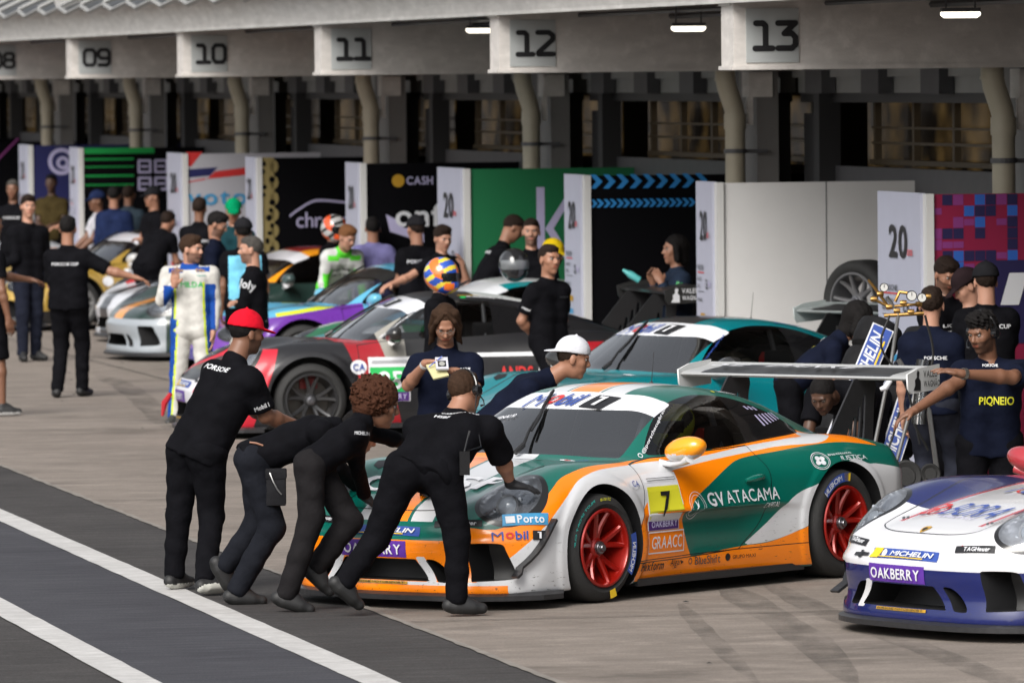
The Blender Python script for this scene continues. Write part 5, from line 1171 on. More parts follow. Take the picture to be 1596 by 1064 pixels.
def clothm(c, r=.85, nm='cloth'): return mat('%s %.3f %.3f %.3f' % ((nm,) + tuple(c)), c, r, var=.45, vs=9, bump=1., bs=13, spec=.06)
BLACKC = (.0045, .0045, .006); NAVYC = (.0055, .0075, .018); EYEW = mat('eye white', (.24, .21, .19), .3); EYED = mat('eye dark', (.012, .008, .006), .2)
def hand_prims(F, wr, dr, pn, side, curl=.35, sc=1., r0=.0088, spread=.012, glove=0.):
    """palm, four unequal bent fingers and a thumb off the side of the palm; pn = palm normal, curl in radians per joint"""
    dr = nrm(dr); pn = nrm(np.array(pn) - dr * (np.array(pn) @ dr)); lat = np.cross(dr, pn) * side; g = glove
    F.el(wr + dr * .048 * sc, [dr, lat, pn], [.052 * sc, .041 * sc + g, .017 * sc + g], k=.012)
    F.rc(wr - dr * .01, wr + dr * .03 * sc, .026 + g, .026 * sc + g, k=.012)
    for i, (off, ln) in enumerate(((.030, .85), (.010, 1.0), (-.011, .93), (-.030, .74))):
        b = wr + dr * (.090 - .006 * abs(i - 1)) * sc + lat * off * sc; d = nrm(dr + lat * (off * spread * 25)); n_ = pn
        F.rc(wr + dr * .045 * sc + lat * off * .85 * sc, b, .013 + g, r0 + g + .001, k=.01)
        for q, sg in enumerate((.046, .029, .023)):
            a = curl * (1 + .12 * i) * (.7 if q == 0 else 1); c, s_ = math.cos(a), math.sin(a); d, n_ = d * c + n_ * s_, n_ * c - d * s_; e = b + d * sg * ln * sc
            F.rc(b, e, (r0 + g) * (1 - .06 * q), (r0 + g) * (.94 - .07 * q), k=.004); b = e
    t0 = wr + dr * .022 * sc + lat * .026 * sc; t1 = t0 + (dr * .6 + lat * .75 + pn * .25) * .042 * sc; t2 = t1 + nrm(dr * .85 + lat * .30 + pn * .35) * .034 * sc
    F.rc(t0, t1, .014 * sc + g, .011 * sc + g, k=.012); F.rc(t1, t2, .0108 * sc + g, .0088 * sc + g, k=.006)
HSC = 1.05
def make_person(label, J, fine=True, skin_t='tan', hair='short', hairc='dark', shirt=BLACKC, trousers=BLACKC, shoes=(.01, .01, .011), sole=None, sleeve=.62, long_sleeve=False, cap=None, headset=False, glasses=False, beard=False, gloves=None,
                curl=(.35, .35), palm=(None, None), hdir=(None, None), group='crew members and drivers in the pit lane', prints=(), suit=None, helmet=None, bulk=1., shorts=False, extras=None, vest=None, skip_legs=False, collar=None, sock=None):
    base = np.array([J['base'][0], J['base'][1], 0.]); j = {k: (np.array(v, float) - base if k not in ('base', 'face', 'hup', 'toeL', 'toeR') else np.array(v, float)) for k, v in J.items()}
    o = empty('person', base); tag(o, label, 'person', group)
    rs, rc_ = (.0068, .0095) if fine else (.0125, .0145)
    hd, nk = j['hd'], j['nk']; f = nrm(j['face']); u = nrm(j.get('hup', (0, 0, 1))); u = nrm(u - f * (u @ f)); r = np.cross(f, u); A = [f, r, u]
    SK, BR, LP = skin(skin_t)
    H = lambda a, b, c: hd + (f * a + r * b + u * c) * HSC
    shc = (j['shL'] + j['shR']) / 2; hic = (j['hiL'] + j['hiR']) / 2; ax = nrm(j['shR'] - j['shL'])
    hx = nrm(j['hiR'] - j['hiL']); up = nrm(shc - hic); cf = nrm(np.cross(up, ax))          # chest forward
    if cf @ nrm(j['face']) < -.5 and False: cf = -cf
    # ---- body (skin)
    S = Fld(.02)
    S.el(H(-.008, 0, .032), A, [.096, .077, .092]); S.el(H(.018, 0, -.05), A, [.068, .056, .074]); S.rc(H(.062, 0, -.092), H(.066, 0, -.096), .022, .022)
    S.el(H(.070, 0, -.030), A, [.022, .046, .04]); S.rc(H(.088, 0, .018), H(.108, 0, -.020), .0085, .0125, k=.010); S.rc(H(.098, -.010, -.026), H(.098, .010, -.026), .009, .009, k=.01)
    S.rc(H(.086, -.034, .030), H(.086, .034, .030), .010, .010, k=.018); S.el(H(.084, 0, -.058), A, [.012, .024, .0095], k=.012)
    for s in (-1, 1): S.el(H(-.004, .077 * s, -.008), [nrm(f + r * s * .4), r, u], [.017, .009, .031], k=.008); S.el(H(.050, .044 * s, -.012), A, [.024, .018, .022])
    if fine: S.sub += [('e', H(.094, .031 * s, .012), np.array(A), np.array([.014, .017, .009]), 0, (), .012) for s in (-1, 1)]
    S.rc(H(-.022, 0, -.055), nk, .052 * bulk, .060 * bulk); S.rc(nk, shc * .9 + hic * .1, .06, .08)
    for s, c in (('L', -1), ('R', 1)):
        sh, el, wr, hi, kn, an = (j[q + s] for q in ('sh', 'el', 'wr', 'hi', 'kn', 'an'))
        S.rc(sh, el, .046 * bulk, .040 * bulk); S.rc(el, el * .75 + wr * .25, .040 * bulk, .043 * bulk); S.rc(el * .75 + wr * .25, wr, .042 * bulk, .026)
        S.rc(shc * .85 + hic * .15 + ax * c * .06, hic + hx * c * .045, .078 * bulk, .072 * bulk); S.rc(sh, shc, .05 * bulk, .06 * bulk)
        if not skip_legs: S.rc(hi * .9 + kn * .1, kn, .062 * bulk, .045); S.rc(kn, an, .048, .034) if not shorts else (S.rc(kn, kn * .7 + an * .3, .05, .056), S.rc(kn * .7 + an * .3, an, .054, .036))
        i = 0 if s == 'L' else 1; d = nrm(wr - el) if hdir[i] is None else nrm(hdir[i]); pn = palm[i] if palm[i] is not None else (np.array([0, 0, -1.]) if abs(d[2]) < .7 else -ax * c)
        if gloves is None or not gloves[i]: hand_prims(S, wr, d, pn, 1 if s == 'R' else -1, curl[i], 1.0 if fine else 1.05, .0088 if fine else .011)
    V, Q = S.mesh(rs)
    L = (V - hd) @ np.array(A).T; fc = L[Q].mean(1); mi = np.zeros(len(Q), int)
    hm = np.linalg.norm(fc, axis=1) < .17
    if beard: mi[hm & (fc[:, 2] < -.030 - .25 * (.04 - np.abs(fc[:, 1])).clip(0)) & (fc[:, 0] > -.01) & (np.abs(fc[:, 1]) < .09) & (fc[:, 2] > -.125)] = 1
    if beard: mi[hm & (fc[:, 0] > .07) & (np.abs(fc[:, 2] + .043) < .007) & (np.abs(fc[:, 1]) < .03)] = 1
    mi[hm & (fc[:, 0] > .082) & (np.abs(fc[:, 2] + .058) < .0085) & (np.abs(fc[:, 1]) < .024)] = 2
    me = mesh_np('body', V, Q, True, mi); bo = link('body', me, o, [SK, BR, LP])
    # eyes and brows
    if True:
        m = MB(); hc = mat('brow hair', HAIRC.get(hairc, (.01, .01, .01)), .7)
        for s in (-1, 1):
            c = H(.0765, .031 * s, .011); mm = MB(); mm.lathe([(.0005, -.0125), (.009, -.009), (.0128, 0), (.009, .009), (.0005, .0125)], 2, 10)
            m.add([tuple(np.array(v) + c) for v in mm.V], mm.F, 0)
            c2 = H(.0845, .031 * s, .0095); m.add([tuple(np.array(v) * .50 + c2) for v in mm.V], mm.F, 1)
            m.tube([H(.090, .014 * s, .026), H(.092, .030 * s, .033), H(.082, .048 * s, .028)], [.0035, .0045, .003], 6, 2)
        m.build('eyes', [EYEW, EYED, hc], bo, True)
    # ---- hair or headgear
    HM = mat('hair ' + hairc, HAIRC[hairc], .7, var=.5, vs=60, bump=.5, bs=260, spec=.12)
    def hairline(sl=.60, z0=.066, f0=.09): n = nrm(f * sl - u); return [(H(f0, 0, z0), n)]
    if not helmet and hair:
        Fh = Fld(.02, .0022, 4.5)
        if hair == 'short': Fh.el(H(-.013, 0, .036), A, [.0985, .0790, .096], hairline()); Fh.el(H(.030, 0, .092), A, [.055, .060, .028])
        elif hair == 'buzz': Fh.el(H(-.012, 0, .036), A, [.099, .0805, .092], hairline(.62)); Fh.amp = .001
        elif hair == 'thick': Fh.el(H(-.015, 0, .040), A, [.102, .0825, .098], hairline(.62, .058)); Fh.el(H(.035, .0, .098), A, [.062, .064, .034])
        elif hair == 'curly': 
            Fh.amp = .002; Fh.el(H(-.035, 0, .050), A, [.130, .112, .118], hairline(.9, .055, .10)); Fh.el(H(-.08, 0, -.02), A, [.075, .10, .080]); rq = random.Random(3)
            for _ in range(620):
                v_ = nrm([rq.gauss(0, 1), rq.gauss(0, 1), rq.gauss(0, 1)]); q_ = np.array([-.042 + .126 * v_[0], .110 * v_[1], .045 + .116 * v_[2]]) * rq.uniform(.93, 1.07)
                if q_[0] > .03 and q_[2] < .075: continue
                if q_[2] < -.09: continue
                c_ = H(*q_); Fh.rc(c_, c_ + np.array([rq.uniform(-.018, .018) for _ in range(3)]), rq.uniform(.006, .012), .006, k=.004)
        elif hair == 'curlytop': Fh.el(H(-.012, 0, .036), A, [.102, .083, .094], hairline(.62)); Fh.el(H(.01, 0, .098), A, [.092, .074, .045]); Fh.amp = .007; Fh.fr = 4.5
        elif hair == 'long':
            Fh.el(H(-.018, 0, .040), A, [.099, .082, .096], hairline(.75, .085, .08)); Fh.k = .012
            for s in (-1, 1):
                Fh.rc(H(.045, .012 * s, .120), H(.068, .058 * s, .070), .012, .017); Fh.rc(H(.068, .058 * s, .070), H(.052, .086 * s, -.01), .017, .019); Fh.rc(H(.052, .086 * s, -.01), H(.040, .088 * s, -.095), .019, .019); Fh.rc(H(.040, .088 * s, -.095), H(.045, .104 * s, -.125), .018, .009)
                Fh.rc(H(.0, .06 * s, .085), H(.0, .084 * s, -.02), .035, .028); Fh.rc(H(.0, .084 * s, -.02), H(-.01, .090 * s, -.12), .028, .016); Fh.rc(H(-.05, .05 * s, 0), H(-.045, .07 * s, -.12), .045, .025)
            Fh.rc(H(-.06, 0, 0), H(-.06, 0, -.12), .06, .035); Fh.amp = .0012; Fh.fr = 2.4
        elif hair == 'bob':
            Fh.el(H(-.018, 0, .040), A, [.108, .092, .102], hairline(.75, .07, .08)); Fh.rc(H(-.05, 0, .02), H(-.055, 0, -.085), .075, .07)
            for s in (-1, 1): Fh.rc(H(.01, .075 * s, .03), H(.0, .08 * s, -.075), .034, .034)
        elif hair == 'bun': Fh.el(H(-.014, 0, .038), A, [.103, .084, .096], hairline()); Fh.el(H(-.10, 0, .05), A, [.04, .045, .045]); Fh.rc(H(-.08, 0, .02), H(-.08, 0, -.12), .04, .03)
        V, Q = Fh.mesh((.0055 if hair == 'curly' else .007) if fine else .013); link('hair', mesh_np('hair', V, Q, True), o, HM)
    if cap:
        cc, back = cap[0], (cap[1] if len(cap) > 1 else 1); cm = clothm(cc, .8, 'cap')
        Fc = Fld(.012); Fc.el(H(-.010, 0, .045), A, [.112, .094, .104], [(H(0, 0, .040), nrm(-u - f * .06 * back))]); bd = f * back
        dn = nrm(u - f * back * .25)
        Fc.el(hd + bd * .125 + u * .030, [nrm(bd - u * .22), r, nrm(u + bd * .22)], [.075, .072, .009], k=.012)
        Fc.rc(H(-.01, 0, .148), H(-.01, 0, .151), .009, .009, k=.004)
        V, Q = Fc.mesh(.0065 if fine else .012); link('cap', mesh_np('cap', V, Q, True), o, cm)
    if helmet:
        c1, c2, c3 = helmet; Fe = Fld(.03); Fe.el(H(-.005, 0, .022), A, [.145, .128, .142]); Fe.el(H(.040, 0, -.065), A, [.105, .095, .070])
        V, Q = Fe.mesh(.011); L = (V[Q].mean(1) - hd) @ np.array(A).T; mi = np.where((np.abs(L[:, 2] + .0) < .042) & (L[:, 0] > .045), 3, np.where(np.sin(L[:, 0] * 38 + L[:, 2] * 25) + np.sin(L[:, 1] * 50 + L[:, 2] * 30) > .5, 1, np.where(np.sin(L[:, 2] * 60 - L[:, 0] * 30) > .35, 2, 0)))
        link('helmet', mesh_np('helmet', V, Q, True, mi), o, [mat('helmet %.2f%.2f%.2f' % c, c, .15, coat=.8) for c in (c1, c2, c3)] + [BLKG])
    if headset:
        m = MB(); m.tube([H(-.012, .098 * math.cos(a), .015 + .118 * math.sin(a)) for a in np.linspace(0, PI, 13)], .008, 8)
        for s in (-1, 1):
            mm = MB(); P0_ = [H(0, .075 * s, 0), H(0, .082 * s, 0), H(0, .104 * s, 0), H(0, .112 * s, 0)]; mm.tube(P0_, [.030, .036, .036, .024], 14); m.add(mm.V, mm.F)
        m.tube([H(0, .10, -.02), H(.05, .095, -.05), H(.10, .06, -.065), H(.11, .03, -.062)], [.004, .004, .004, .008], 6); m.build('headset', BLKG, o, True)
    if glasses:
        m = MB()
        for s in (-1, 1): m.tube([H(.104, .031 * s + .017 * math.cos(a), .008 + .012 * math.sin(a)) for a in np.linspace(0, 2 * PI, 13)], .0015, 5); m.tube([H(.104, .050 * s, .012), H(.0, .08 * s, .012)], .0016, 5)
        m.tube([H(.105, -.012, .010), H(.105, .012, .010)], .0016, 5); m.build('glasses', mat('glasses wire', (.35, .33, .30), .3, metal=.6), o, True)
    # ---- clothes
    full = suit is not None; shc_m = clothm(suit[0] if full else shirt)
    T = Fld(.045, .0030 if fine else .002, .8)
    w = .105 * bulk; hb = hic + up * (.02 if not full else -.0)
    for c in (-1, 1):
        T.rc(shc - up * .055 + ax * c * .082 * bulk, hic * .45 + shc * .55 + ax * c * .066 * bulk, .112 * bulk, .108 * bulk); T.rc(hic * .45 + shc * .55 + ax * c * .066 * bulk, hb - up * .05 + hx * c * .068 * bulk, .108 * bulk, .122 * bulk, [(hb - up * .085, -up)] if not full else ())
    T.rc(nk - up * .0, shc - up * .03, .066, .09, [(nk + up * .030, nrm(up + cf * .35))])
    for c_ in (-1, 1): T.rc(nk + up * .005, shc + ax * c_ * .11, .048, .055, [(nk + up * .030, nrm(up + cf * .35))])
    for s, c in (('L', -1), ('R', 1)):
        sh, el, wr = (j[q + s] for q in ('sh', 'el', 'wr')); T.rc(nk * .35 + sh * .65 - up * .03, sh - up * .015, .062, .064 * bulk)
        if long_sleeve or full: T.rc(sh, el, .068 * bulk, .055 * bulk); T.rc(el, wr, .055 * bulk, .042, [(wr - nrm(wr - el) * .015, nrm(wr - el))], k=.02)
        else:
            d = nrm(el - sh); L_ = np.linalg.norm(el - sh); T.rc(sh, sh + d * L_ * 1.0, .066 * bulk, .069 * bulk, [(sh + d * L_ * sleeve, d)])
    V, Q = T.mesh(rc_)
    def shade(V, Q, cols):
        c = V[Q].mean(1); q = c - shc; return cols(q @ ax, q @ up, q @ cf)
    mats_ = [shc_m]; mi = None
    if full and len(suit) > 1:
        mats_ += [clothm(x, .7) for x in suit[1:]]
        def colr(a, b, c):
            aa = np.abs(a); z = np.zeros(len(a), int)
            side = (aa > .135 + .05 * np.clip(-(b + .25), 0, 1)) & (b < -.10) & (aa < .24) | (np.abs(b - .035 + .0) < .022) & (aa > .06) & (aa < .19); z[side] = 1
            z[(np.abs(aa - .130 - .05 * np.clip(-(b + .25), 0, 1)) < .010) & (b < -.08)] = 2; z[(aa < .085) & (b > .035)] = 1
            return z
        mi = shade(V, Q, colr)
    if vest is not None:
        mats_.append(clothm(vest, .6)); mi = shade(V, Q, lambda a, b, c: ((np.abs(a) < .17) & (b < .03)).astype(int))
    sm = mesh_np('shirt', V, Q, True, mi); so_ = link('overalls' if full else 'shirt', sm, o, mats_)
    if prints:
        d = Decals(BVHTree.FromPolygons([Vector(v) for v in V], [tuple(int(i) for i in q) for q in Q])); d.lift = .006
        for (t, where, a, b, w_, h_, m_) in prints:
            if where in ('back', 'front'):
                n_ = -cf if where == 'back' else cf; rgt = ax if where == 'back' else -ax
                d.text(t, shc + rgt * a + up * b, w_, h_, m_, rgt, up, n_, 0, .03, far=.35) if False else d.put((lambda Z: (Z[0], Z[1]))(text2d(t, .03)), shc + rgt * a + up * b - rgt * w_ / 2 - up * h_ / 2, rgt * w_, up * h_, n_, m_, .0, .35)
            else:
                s = where[-1]; sh, el = j['sh' + s], j['el' + s]; q = sh * .45 + el * .55 if not long_sleeve else sh * .6 + el * .4; toc = nrm(np.array([0, -1, .1])); ar = nrm(el - sh); rg = nrm(np.cross(ar, toc)); rg = rg if rg[0] > 0 else -rg; ux = nrm(np.cross(toc, rg)); ux = ux if ux[2] > 0 else -ux
                d.put(text2d(t, .03)[:2], q + rg * a + ux * b - rg * w_ / 2 - ux * h_ / 2, rg * w_, ux * h_, toc, m_, .0, .2)
        if d.V: d.build('shirt_print', so_)
    if not skip_legs:
        tm = clothm(suit[0] if full else trousers); Tr = Fld(.035, .0034 if fine else .002, .75)
        for s, c in (('L', -1), ('R', 1)):
            hi, kn, an = (j[q + s] for q in ('hi', 'kn', 'an'))
            Tr.rc(hic + up * .05 + hx * c * .055, hi * .8 + hic * .2, .110 * bulk, .112 * bulk); Tr.rc(hi, kn, .104 * bulk, .078, [(kn * .95 + an * .05, nrm(an - kn))] if shorts else ())
            if shorts: Tr.rc(hi * .5 + kn * .5, kn, .09, .085, [(kn, nrm(an - kn))])
            if not shorts: Tr.rc(kn, kn * .45 + an * .55, .077, .068, k=.03); Tr.rc(kn * .45 + an * .55, an, .068, .064, [(an + nrm(an - kn) * .035, nrm(an - kn))], k=.02)
        V, Q = Tr.mesh(rc_); mi = None; mm_ = [tm]
        if full and len(suit) > 1:
            mm_ += [clothm(x, .7) for x in suit[1:]]; c = V[Q].mean(1); q = c - hic; a = np.abs(q @ hx); wa = np.abs((j['anL'] - hic) @ hx) * .5 + np.abs((j['anR'] - hic) @ hx) * .5; tt = np.clip(-(q @ V3_(0, 0, 1)) / max(.1, hic[2]), 0, 1); a = a - (.09 + (wa - .09) * tt); z = np.zeros(len(Q), int); z[a > .040] = 1; z[np.abs(a - .036) < .009] = 2; mi = z
        link('trousers' if not shorts else 'shorts', mesh_np('trousers', V, Q, True, mi), o, mm_)
        for s in ('L', 'R'):
            kn, an = j['kn' + s], j['an' + s]; td = nrm(j['toe' + s]); dn = nrm(an - kn); fu = nrm(np.cross(np.cross(td, dn), td)) * -1; fu = fu if fu @ dn < 0 else -fu       # foot up
            he = an - fu * .045 - td * .045; to = an - fu * .058 + td * .155; bp = an - fu * .092; Fs = Fld(.02)
            Fs.rc(he, to, .042, .034, [(bp, -fu)]); Fs.rc(an + fu * .0, an - fu * .02 + td * .06, .043, .036, [(bp, -fu)]); Fs.rc(an - fu * .055, an - fu * .055 + td * .09, .047, .045, [(bp, -fu)])
            V, Q = Fs.mesh(.0085 if fine else .013); cz = (V[Q].mean(1) - bp) @ fu; link('shoe', mesh_np('shoe', V, Q, True, (cz < .028).astype(int)), o, [mat('shoe %.2f%.2f%.2f' % tuple(shoes), shoes, .6, var=.3, vs=20), mat('sole %.2f%.2f%.2f' % tuple(sole or shoes), sole or shoes, .7)])
            if sock:
                m = MB(); m.tube([an - dn * .10, an + dn * .02], [.043, .040], 12); m.build('sock', clothm((.6, .6, .66)), o, True)
    if gloves:
        for i, s in enumerate(('L', 'R')):
            if gloves[i]:
                wr, el = j['wr' + s], j['el' + s]; d = nrm(wr - el) if hdir[i] is None else nrm(hdir[i]); pn = palm[i] if palm[i] is not None else np.array([0, 0, -1.]); G_ = Fld(.01); G_.rc(wr - nrm(wr - el) * .03, wr, .034, .032); hand_prims(G_, wr, d, pn, 1 if s == 'R' else -1, curl[i], 1.03, .0098, glove=.0015)
                V, Q = G_.mesh(.0062); link('glove', mesh_np('glove', V, Q, True), o, mat('work glove', (.012, .012, .014), .7, bump=.3))
    if extras: extras(o, j, H)
    return o
# joints from picture measurements: (u, v, depth offset in metres); the point gets its own real depth
def PJ(Y0, **k):
    J = {}
    for n, q in k.items():
        if n in ('face', 'hup', 'toeL', 'toeR', 'base'): J[n] = q
        else: J[n] = atY(q[0], q[1], Y0 + (q[2] if len(q) > 2 else 0))
    J.setdefault('toeL', (1, 0, 0)); J.setdefault('toeR', (1, 0, 0)); b = (J['anL'] + J['anR']) / 2
    if 'base' not in J: J['base'] = (b[0], b[1])
    return J
def stand(u, v, Y, face=-90, arms='down', lean=None, turn=0, h=None, feet=None, stoop=0.):
    """a whole pose from where the head is: face = heading in degrees (0 right, 90 away, -90 to the camera)"""
    hd = atY(u, v, Y); zc = hd[2]; a = math.radians(face); F = np.array([math.cos(a), math.sin(a), 0]); R = np.array([math.sin(a), -math.cos(a), 0]); U = np.array([0, 0, 1.])
    legs = .90; up_len = .66
    tot = h or 1.64
    if lean is None: lean = 0 if zc > 1.47 else math.acos(max(-.2, min(1, (zc - legs) / .72)))
    if lean == 0: sc = zc / 1.64; hip = .92 * sc
    else: sc = 1.0; hip = min(.92, zc - .72 * math.cos(lean))
    t = U * math.cos(lean) + F * math.sin(lean); q = lambda k: k * sc
    hipc = hd - t * .72 * sc if lean else np.array([hd[0], hd[1], hip]) - F * .02
    hipc[2] = max(.35, hipc[2]); b = np.array([hipc[0], hipc[1], 0]) - (F * .08 if lean else 0)
    nk = hipc + t * .525 * sc; sh = hipc + t * .45 * sc; J = {'hd': hd, 'nk': nk, 'base': (b[0], b[1])}
    for s, c in (('L', -1), ('R', 1)):
        J['sh' + s] = sh + R * c * .168 * sc; J['hi' + s] = hipc + R * c * .09; st = R * c * .11 + F * (.06 * c)
        J['an' + s] = np.array([b[0], b[1], .095]) + st; k = (J['hi' + s] + J['an' + s]) / 2; bend = math.sqrt(max(0, .44 ** 2 - (np.linalg.norm(J['hi' + s] - J['an' + s]) / 2) ** 2)); J['kn' + s] = k + F * min(.3, bend + .02); J['toe' + s] = F * .95 + R * c * .3
    D = -U
    def arm(s, e, w_): J['el' + s] = J['sh' + s] + nrm(e) * .29 * sc; J['wr' + s] = J['el' + s] + nrm(w_) * .25 * sc
    AR = arms if isinstance(arms, (tuple, list)) else (arms, arms)
    for s, c, k in (('L', -1, AR[0]), ('R', 1, AR[1])):
        rr_ = R * c
        if k == 'down': arm(s, D + rr_ * .18 + F * .03, D + rr_ * .05 + F * .22)
        elif k == 'cross': arm(s, D + rr_ * .10 + F * .30, F * .35 - rr_ * 1.0 + U * .1)
        elif k == 'reach': arm(s, F * .8 + D * .6 + rr_ * .1, F * 1 + D * .15)
        elif k == 'reachdown': arm(s, D * .9 + F * .5, D * .6 + F * .8)
        elif k == 'back': arm(s, D + rr_ * .28 - F * .30, D * .6 - rr_ * .7 - F * .1)
        elif k == 'mouth': arm(s, D * .8 + F * .4 + rr_ * .25, U * 1.0 + F * .35 - rr_ * .45)
        elif k == 'hip': arm(s, D * .8 + rr_ * .6 - F * .1, D * .35 - rr_ * .9 + F * .2)
        elif k == 'front': arm(s, D + F * .25 + rr_ * .05, F * .9 + D * .05 - rr_ * .35)
        elif k == 'side': arm(s, rr_ * .9 + D * .5, rr_ * .9 + D * .25 + F * .2)
        elif k == 'wave': arm(s, D * .9 + rr_ * .35, U * .9 + F * .3 + rr_ * .05)
    J['face'] = nrm(np.array([math.cos(a + math.radians(turn)), math.sin(a + math.radians(turn)), 0]) - U * (math.sin(stoop)) - U * (.35 * math.sin(lean)))
    return J
# ------------------------------------------------------------------ the cast
PRW = D_W; V3 = lambda *a: np.array(a, float)
BR_ = 'PORSCHE'
# four people pushing at the nose of the green car
J = PJ(43.6, hd=(384, 520, .10), nk=(366, 562, .05), shL=(336, 580, .22), shR=(391, 592, -.08), elL=(400, 640, .42), wrL=(452, 662, .62), elR=(414, 648, .02), wrR=(470, 664, .28), hiL=(290, 700, .10), hiR=(324, 704, -.06), knL=(278, 800, .10), knR=(330, 806, .02), anL=(272, 893, .06), anR=(319, 903, -.40),
       face=(.86, .5, -.08), toeL=(.55, .8, 0), toeR=(.75, .6, 0), hup=(.1, 0, 1))
def chain(o, j, H):
    m = MB(); m.tube([j['nk'] + V3(.062 * math.cos(a), .062 * math.sin(a), .035 + .01 * math.sin(a)) for a in np.linspace(0, 2 * PI, 15)], .004, 6); m.build('necklace', mat('gold chain', (.5, .3, .08), .3, metal=.9), o, True)
make_person('person in a red cap and black T-shirt leaning into the push at the far left', J, skin_t='brown', hair='buzz', hairc='black', cap=((.55, .008, .022), 1), shoes=(.012, .012, .013), sole=(.5, .5, .46), sleeve=.80, extras=chain, beard=True, bulk=1.18, group='people pushing the green car',
            prints=((BR_, 'back', -.02, .0, .25, .035, PRW), ('Mobil 1', 'armR', .0, -.05, .09, .026, PRW)))
J = PJ(42.5, hd=(560, 676, .15), nk=(522, 668, .12), shL=(500, 668, .32), shR=(500, 672, -.12), elL=(520, 720, .42), wrL=(560, 760, .55), elR=(522, 726, -.02), wrR=(566, 764, .25), hiL=(398, 712, .12), hiR=(394, 716, -.06), knL=(402, 812, .14), knR=(424, 822, -.04), anL=(353, 880, .16), anR=(370, 918, -.06), face=(.9, .3, -.45), toeL=(.5, .15, -.85), toeR=(.96, .2, -.08), hup=(.5, 0, .85))
def pouch(o, j, H):
    c = j['hiR'] * .55 + j['knR'] * .45 + V3(.085, -.06, .03); m = MB(); m.box((-.055, -.03, -.12), (.065, .035, .10)); m.box((-.06, -.036, .04), (.07, .04, .105)); p = m.build('hip_pouch', clothm((.014, .014, .016), .7), o, bevel=.012); p.location = c
    m = MB(); m.tube([(-.03, -.04, .08), (-.01, -.055, .03), (.015, -.05, -.02), (.04, -.045, -.05)], .005, 6); k = m.build('keys', mat('keys steel', (.4, .4, .4), .3, metal=.9), p, True)
    m = MB(); a = j['hiL'] * .5 + j['hiR'] * .5; m.tube([a + V3(-.02, -.15, .105), a + V3(.02, -.155, .10), a + V3(.06, -.15, .085)], .006, 6); m.build('bare_strip', mat('skin tan strip', (.30, .145, .09), .5), o, True)
make_person('person in black bent flat over in the push with a hip pouch', J, skin_t='tan', hair='bob', hairc='black', long_sleeve=True, gloves=(True, True), shoes=(.008, .008, .008), sleeve=.8, extras=pouch, trousers=(.010, .011, .015), bulk=1.0, group='people pushing the green car')
J = PJ(41.85, hd=(592, 632, .12), nk=(566, 655, .08), shL=(562, 668, .26), shR=(556, 672, -.06), elL=(612, 684, .45), wrL=(640, 690, .65), elR=(556, 722, .15), wrR=(568, 772, .42), hiL=(492, 722, .10), hiR=(482, 726, -.08), knL=(545, 812, .12), knR=(486, 806, -.06), anL=(494, 882, .10), anR=(448, 923, -.06),
       face=(.95, .15, -.22), toeL=(.72, .1, -.68), toeR=(.9, .1, -.28), hup=(.2, 0, 1))
make_person('person with curly auburn hair and long black sleeves leaning into the push', J, skin_t='brown', hair='curly', hairc='auburn', long_sleeve=True, shoes=(.008, .008, .008), sock=True, gloves=(False, True), trousers=(.013, .012, .013), bulk=.86, group='people pushing the green car', hdir=((1, .2, -.1), (.7, .3, -.7)), palm=((0, 0, -1.), (.5, .3, -.8)),
            prints=(('MICHELIN', 'armR', .03, .06, .08, .02, PRW),))
J = PJ(41.35, hd=(724, 612, .40), nk=(708, 650, .32), shL=(650, 668, .26), shR=(763, 668, .24), elL=(668, 722, .55), wrL=(664, 765, .85), elR=(783, 716, .38), wrR=(796, 754, .50), hiL=(630, 732, .02), hiR=(690, 734, .0), knL=(588, 836, .10), knR=(713, 836, .0), anL=(538, 905, .02), anR=(712, 931, -.0),
       face=(.62, .76, -.18), toeL=(.72, .3, -.62), toeR=(.95, .25, -.05), hup=(.05, .35, 1))
def radio(o, j, H):
    a = j['hiR'] + V3(.13, -.06, .08); m = MB(); m.box((-.03, -.02, -.10), (.03, .02, .04)); m.tube([(0, 0, .04), (.03, 0, .16)], .006, 6); p = m.build('radio', BLKG, o); p.location = a
    m = MB(); m.tube([H(-.02, .10, -.03), H(-.06, .12, -.14), j['shR'] * .6 + j['hiR'] * .4 + V3(.06, -.10, 0), a + V3(0, 0, .04)], .004, 6); m.build('headset_cable', BLKG, o, True)
make_person('broad person in black with headset and gloves pressing on the green car headlight', J, skin_t='tan', hair='short', hairc='brown', headset=True, gloves=(True, True), shoes=(.008, .008, .008), sleeve=.95, bulk=1.16, hdir=((0, 1, 0), (.93, .28, -.18)), palm=(None, (.1, .25, -.95)), curl=(.3, .16), extras=radio, group='people pushing the green car',
            prints=(('CARRERA CUP', 'back', .03, .03, .22, .022, PRW), ('HSBF', 'back', -.05, -.02, .09, .028, PRW)))
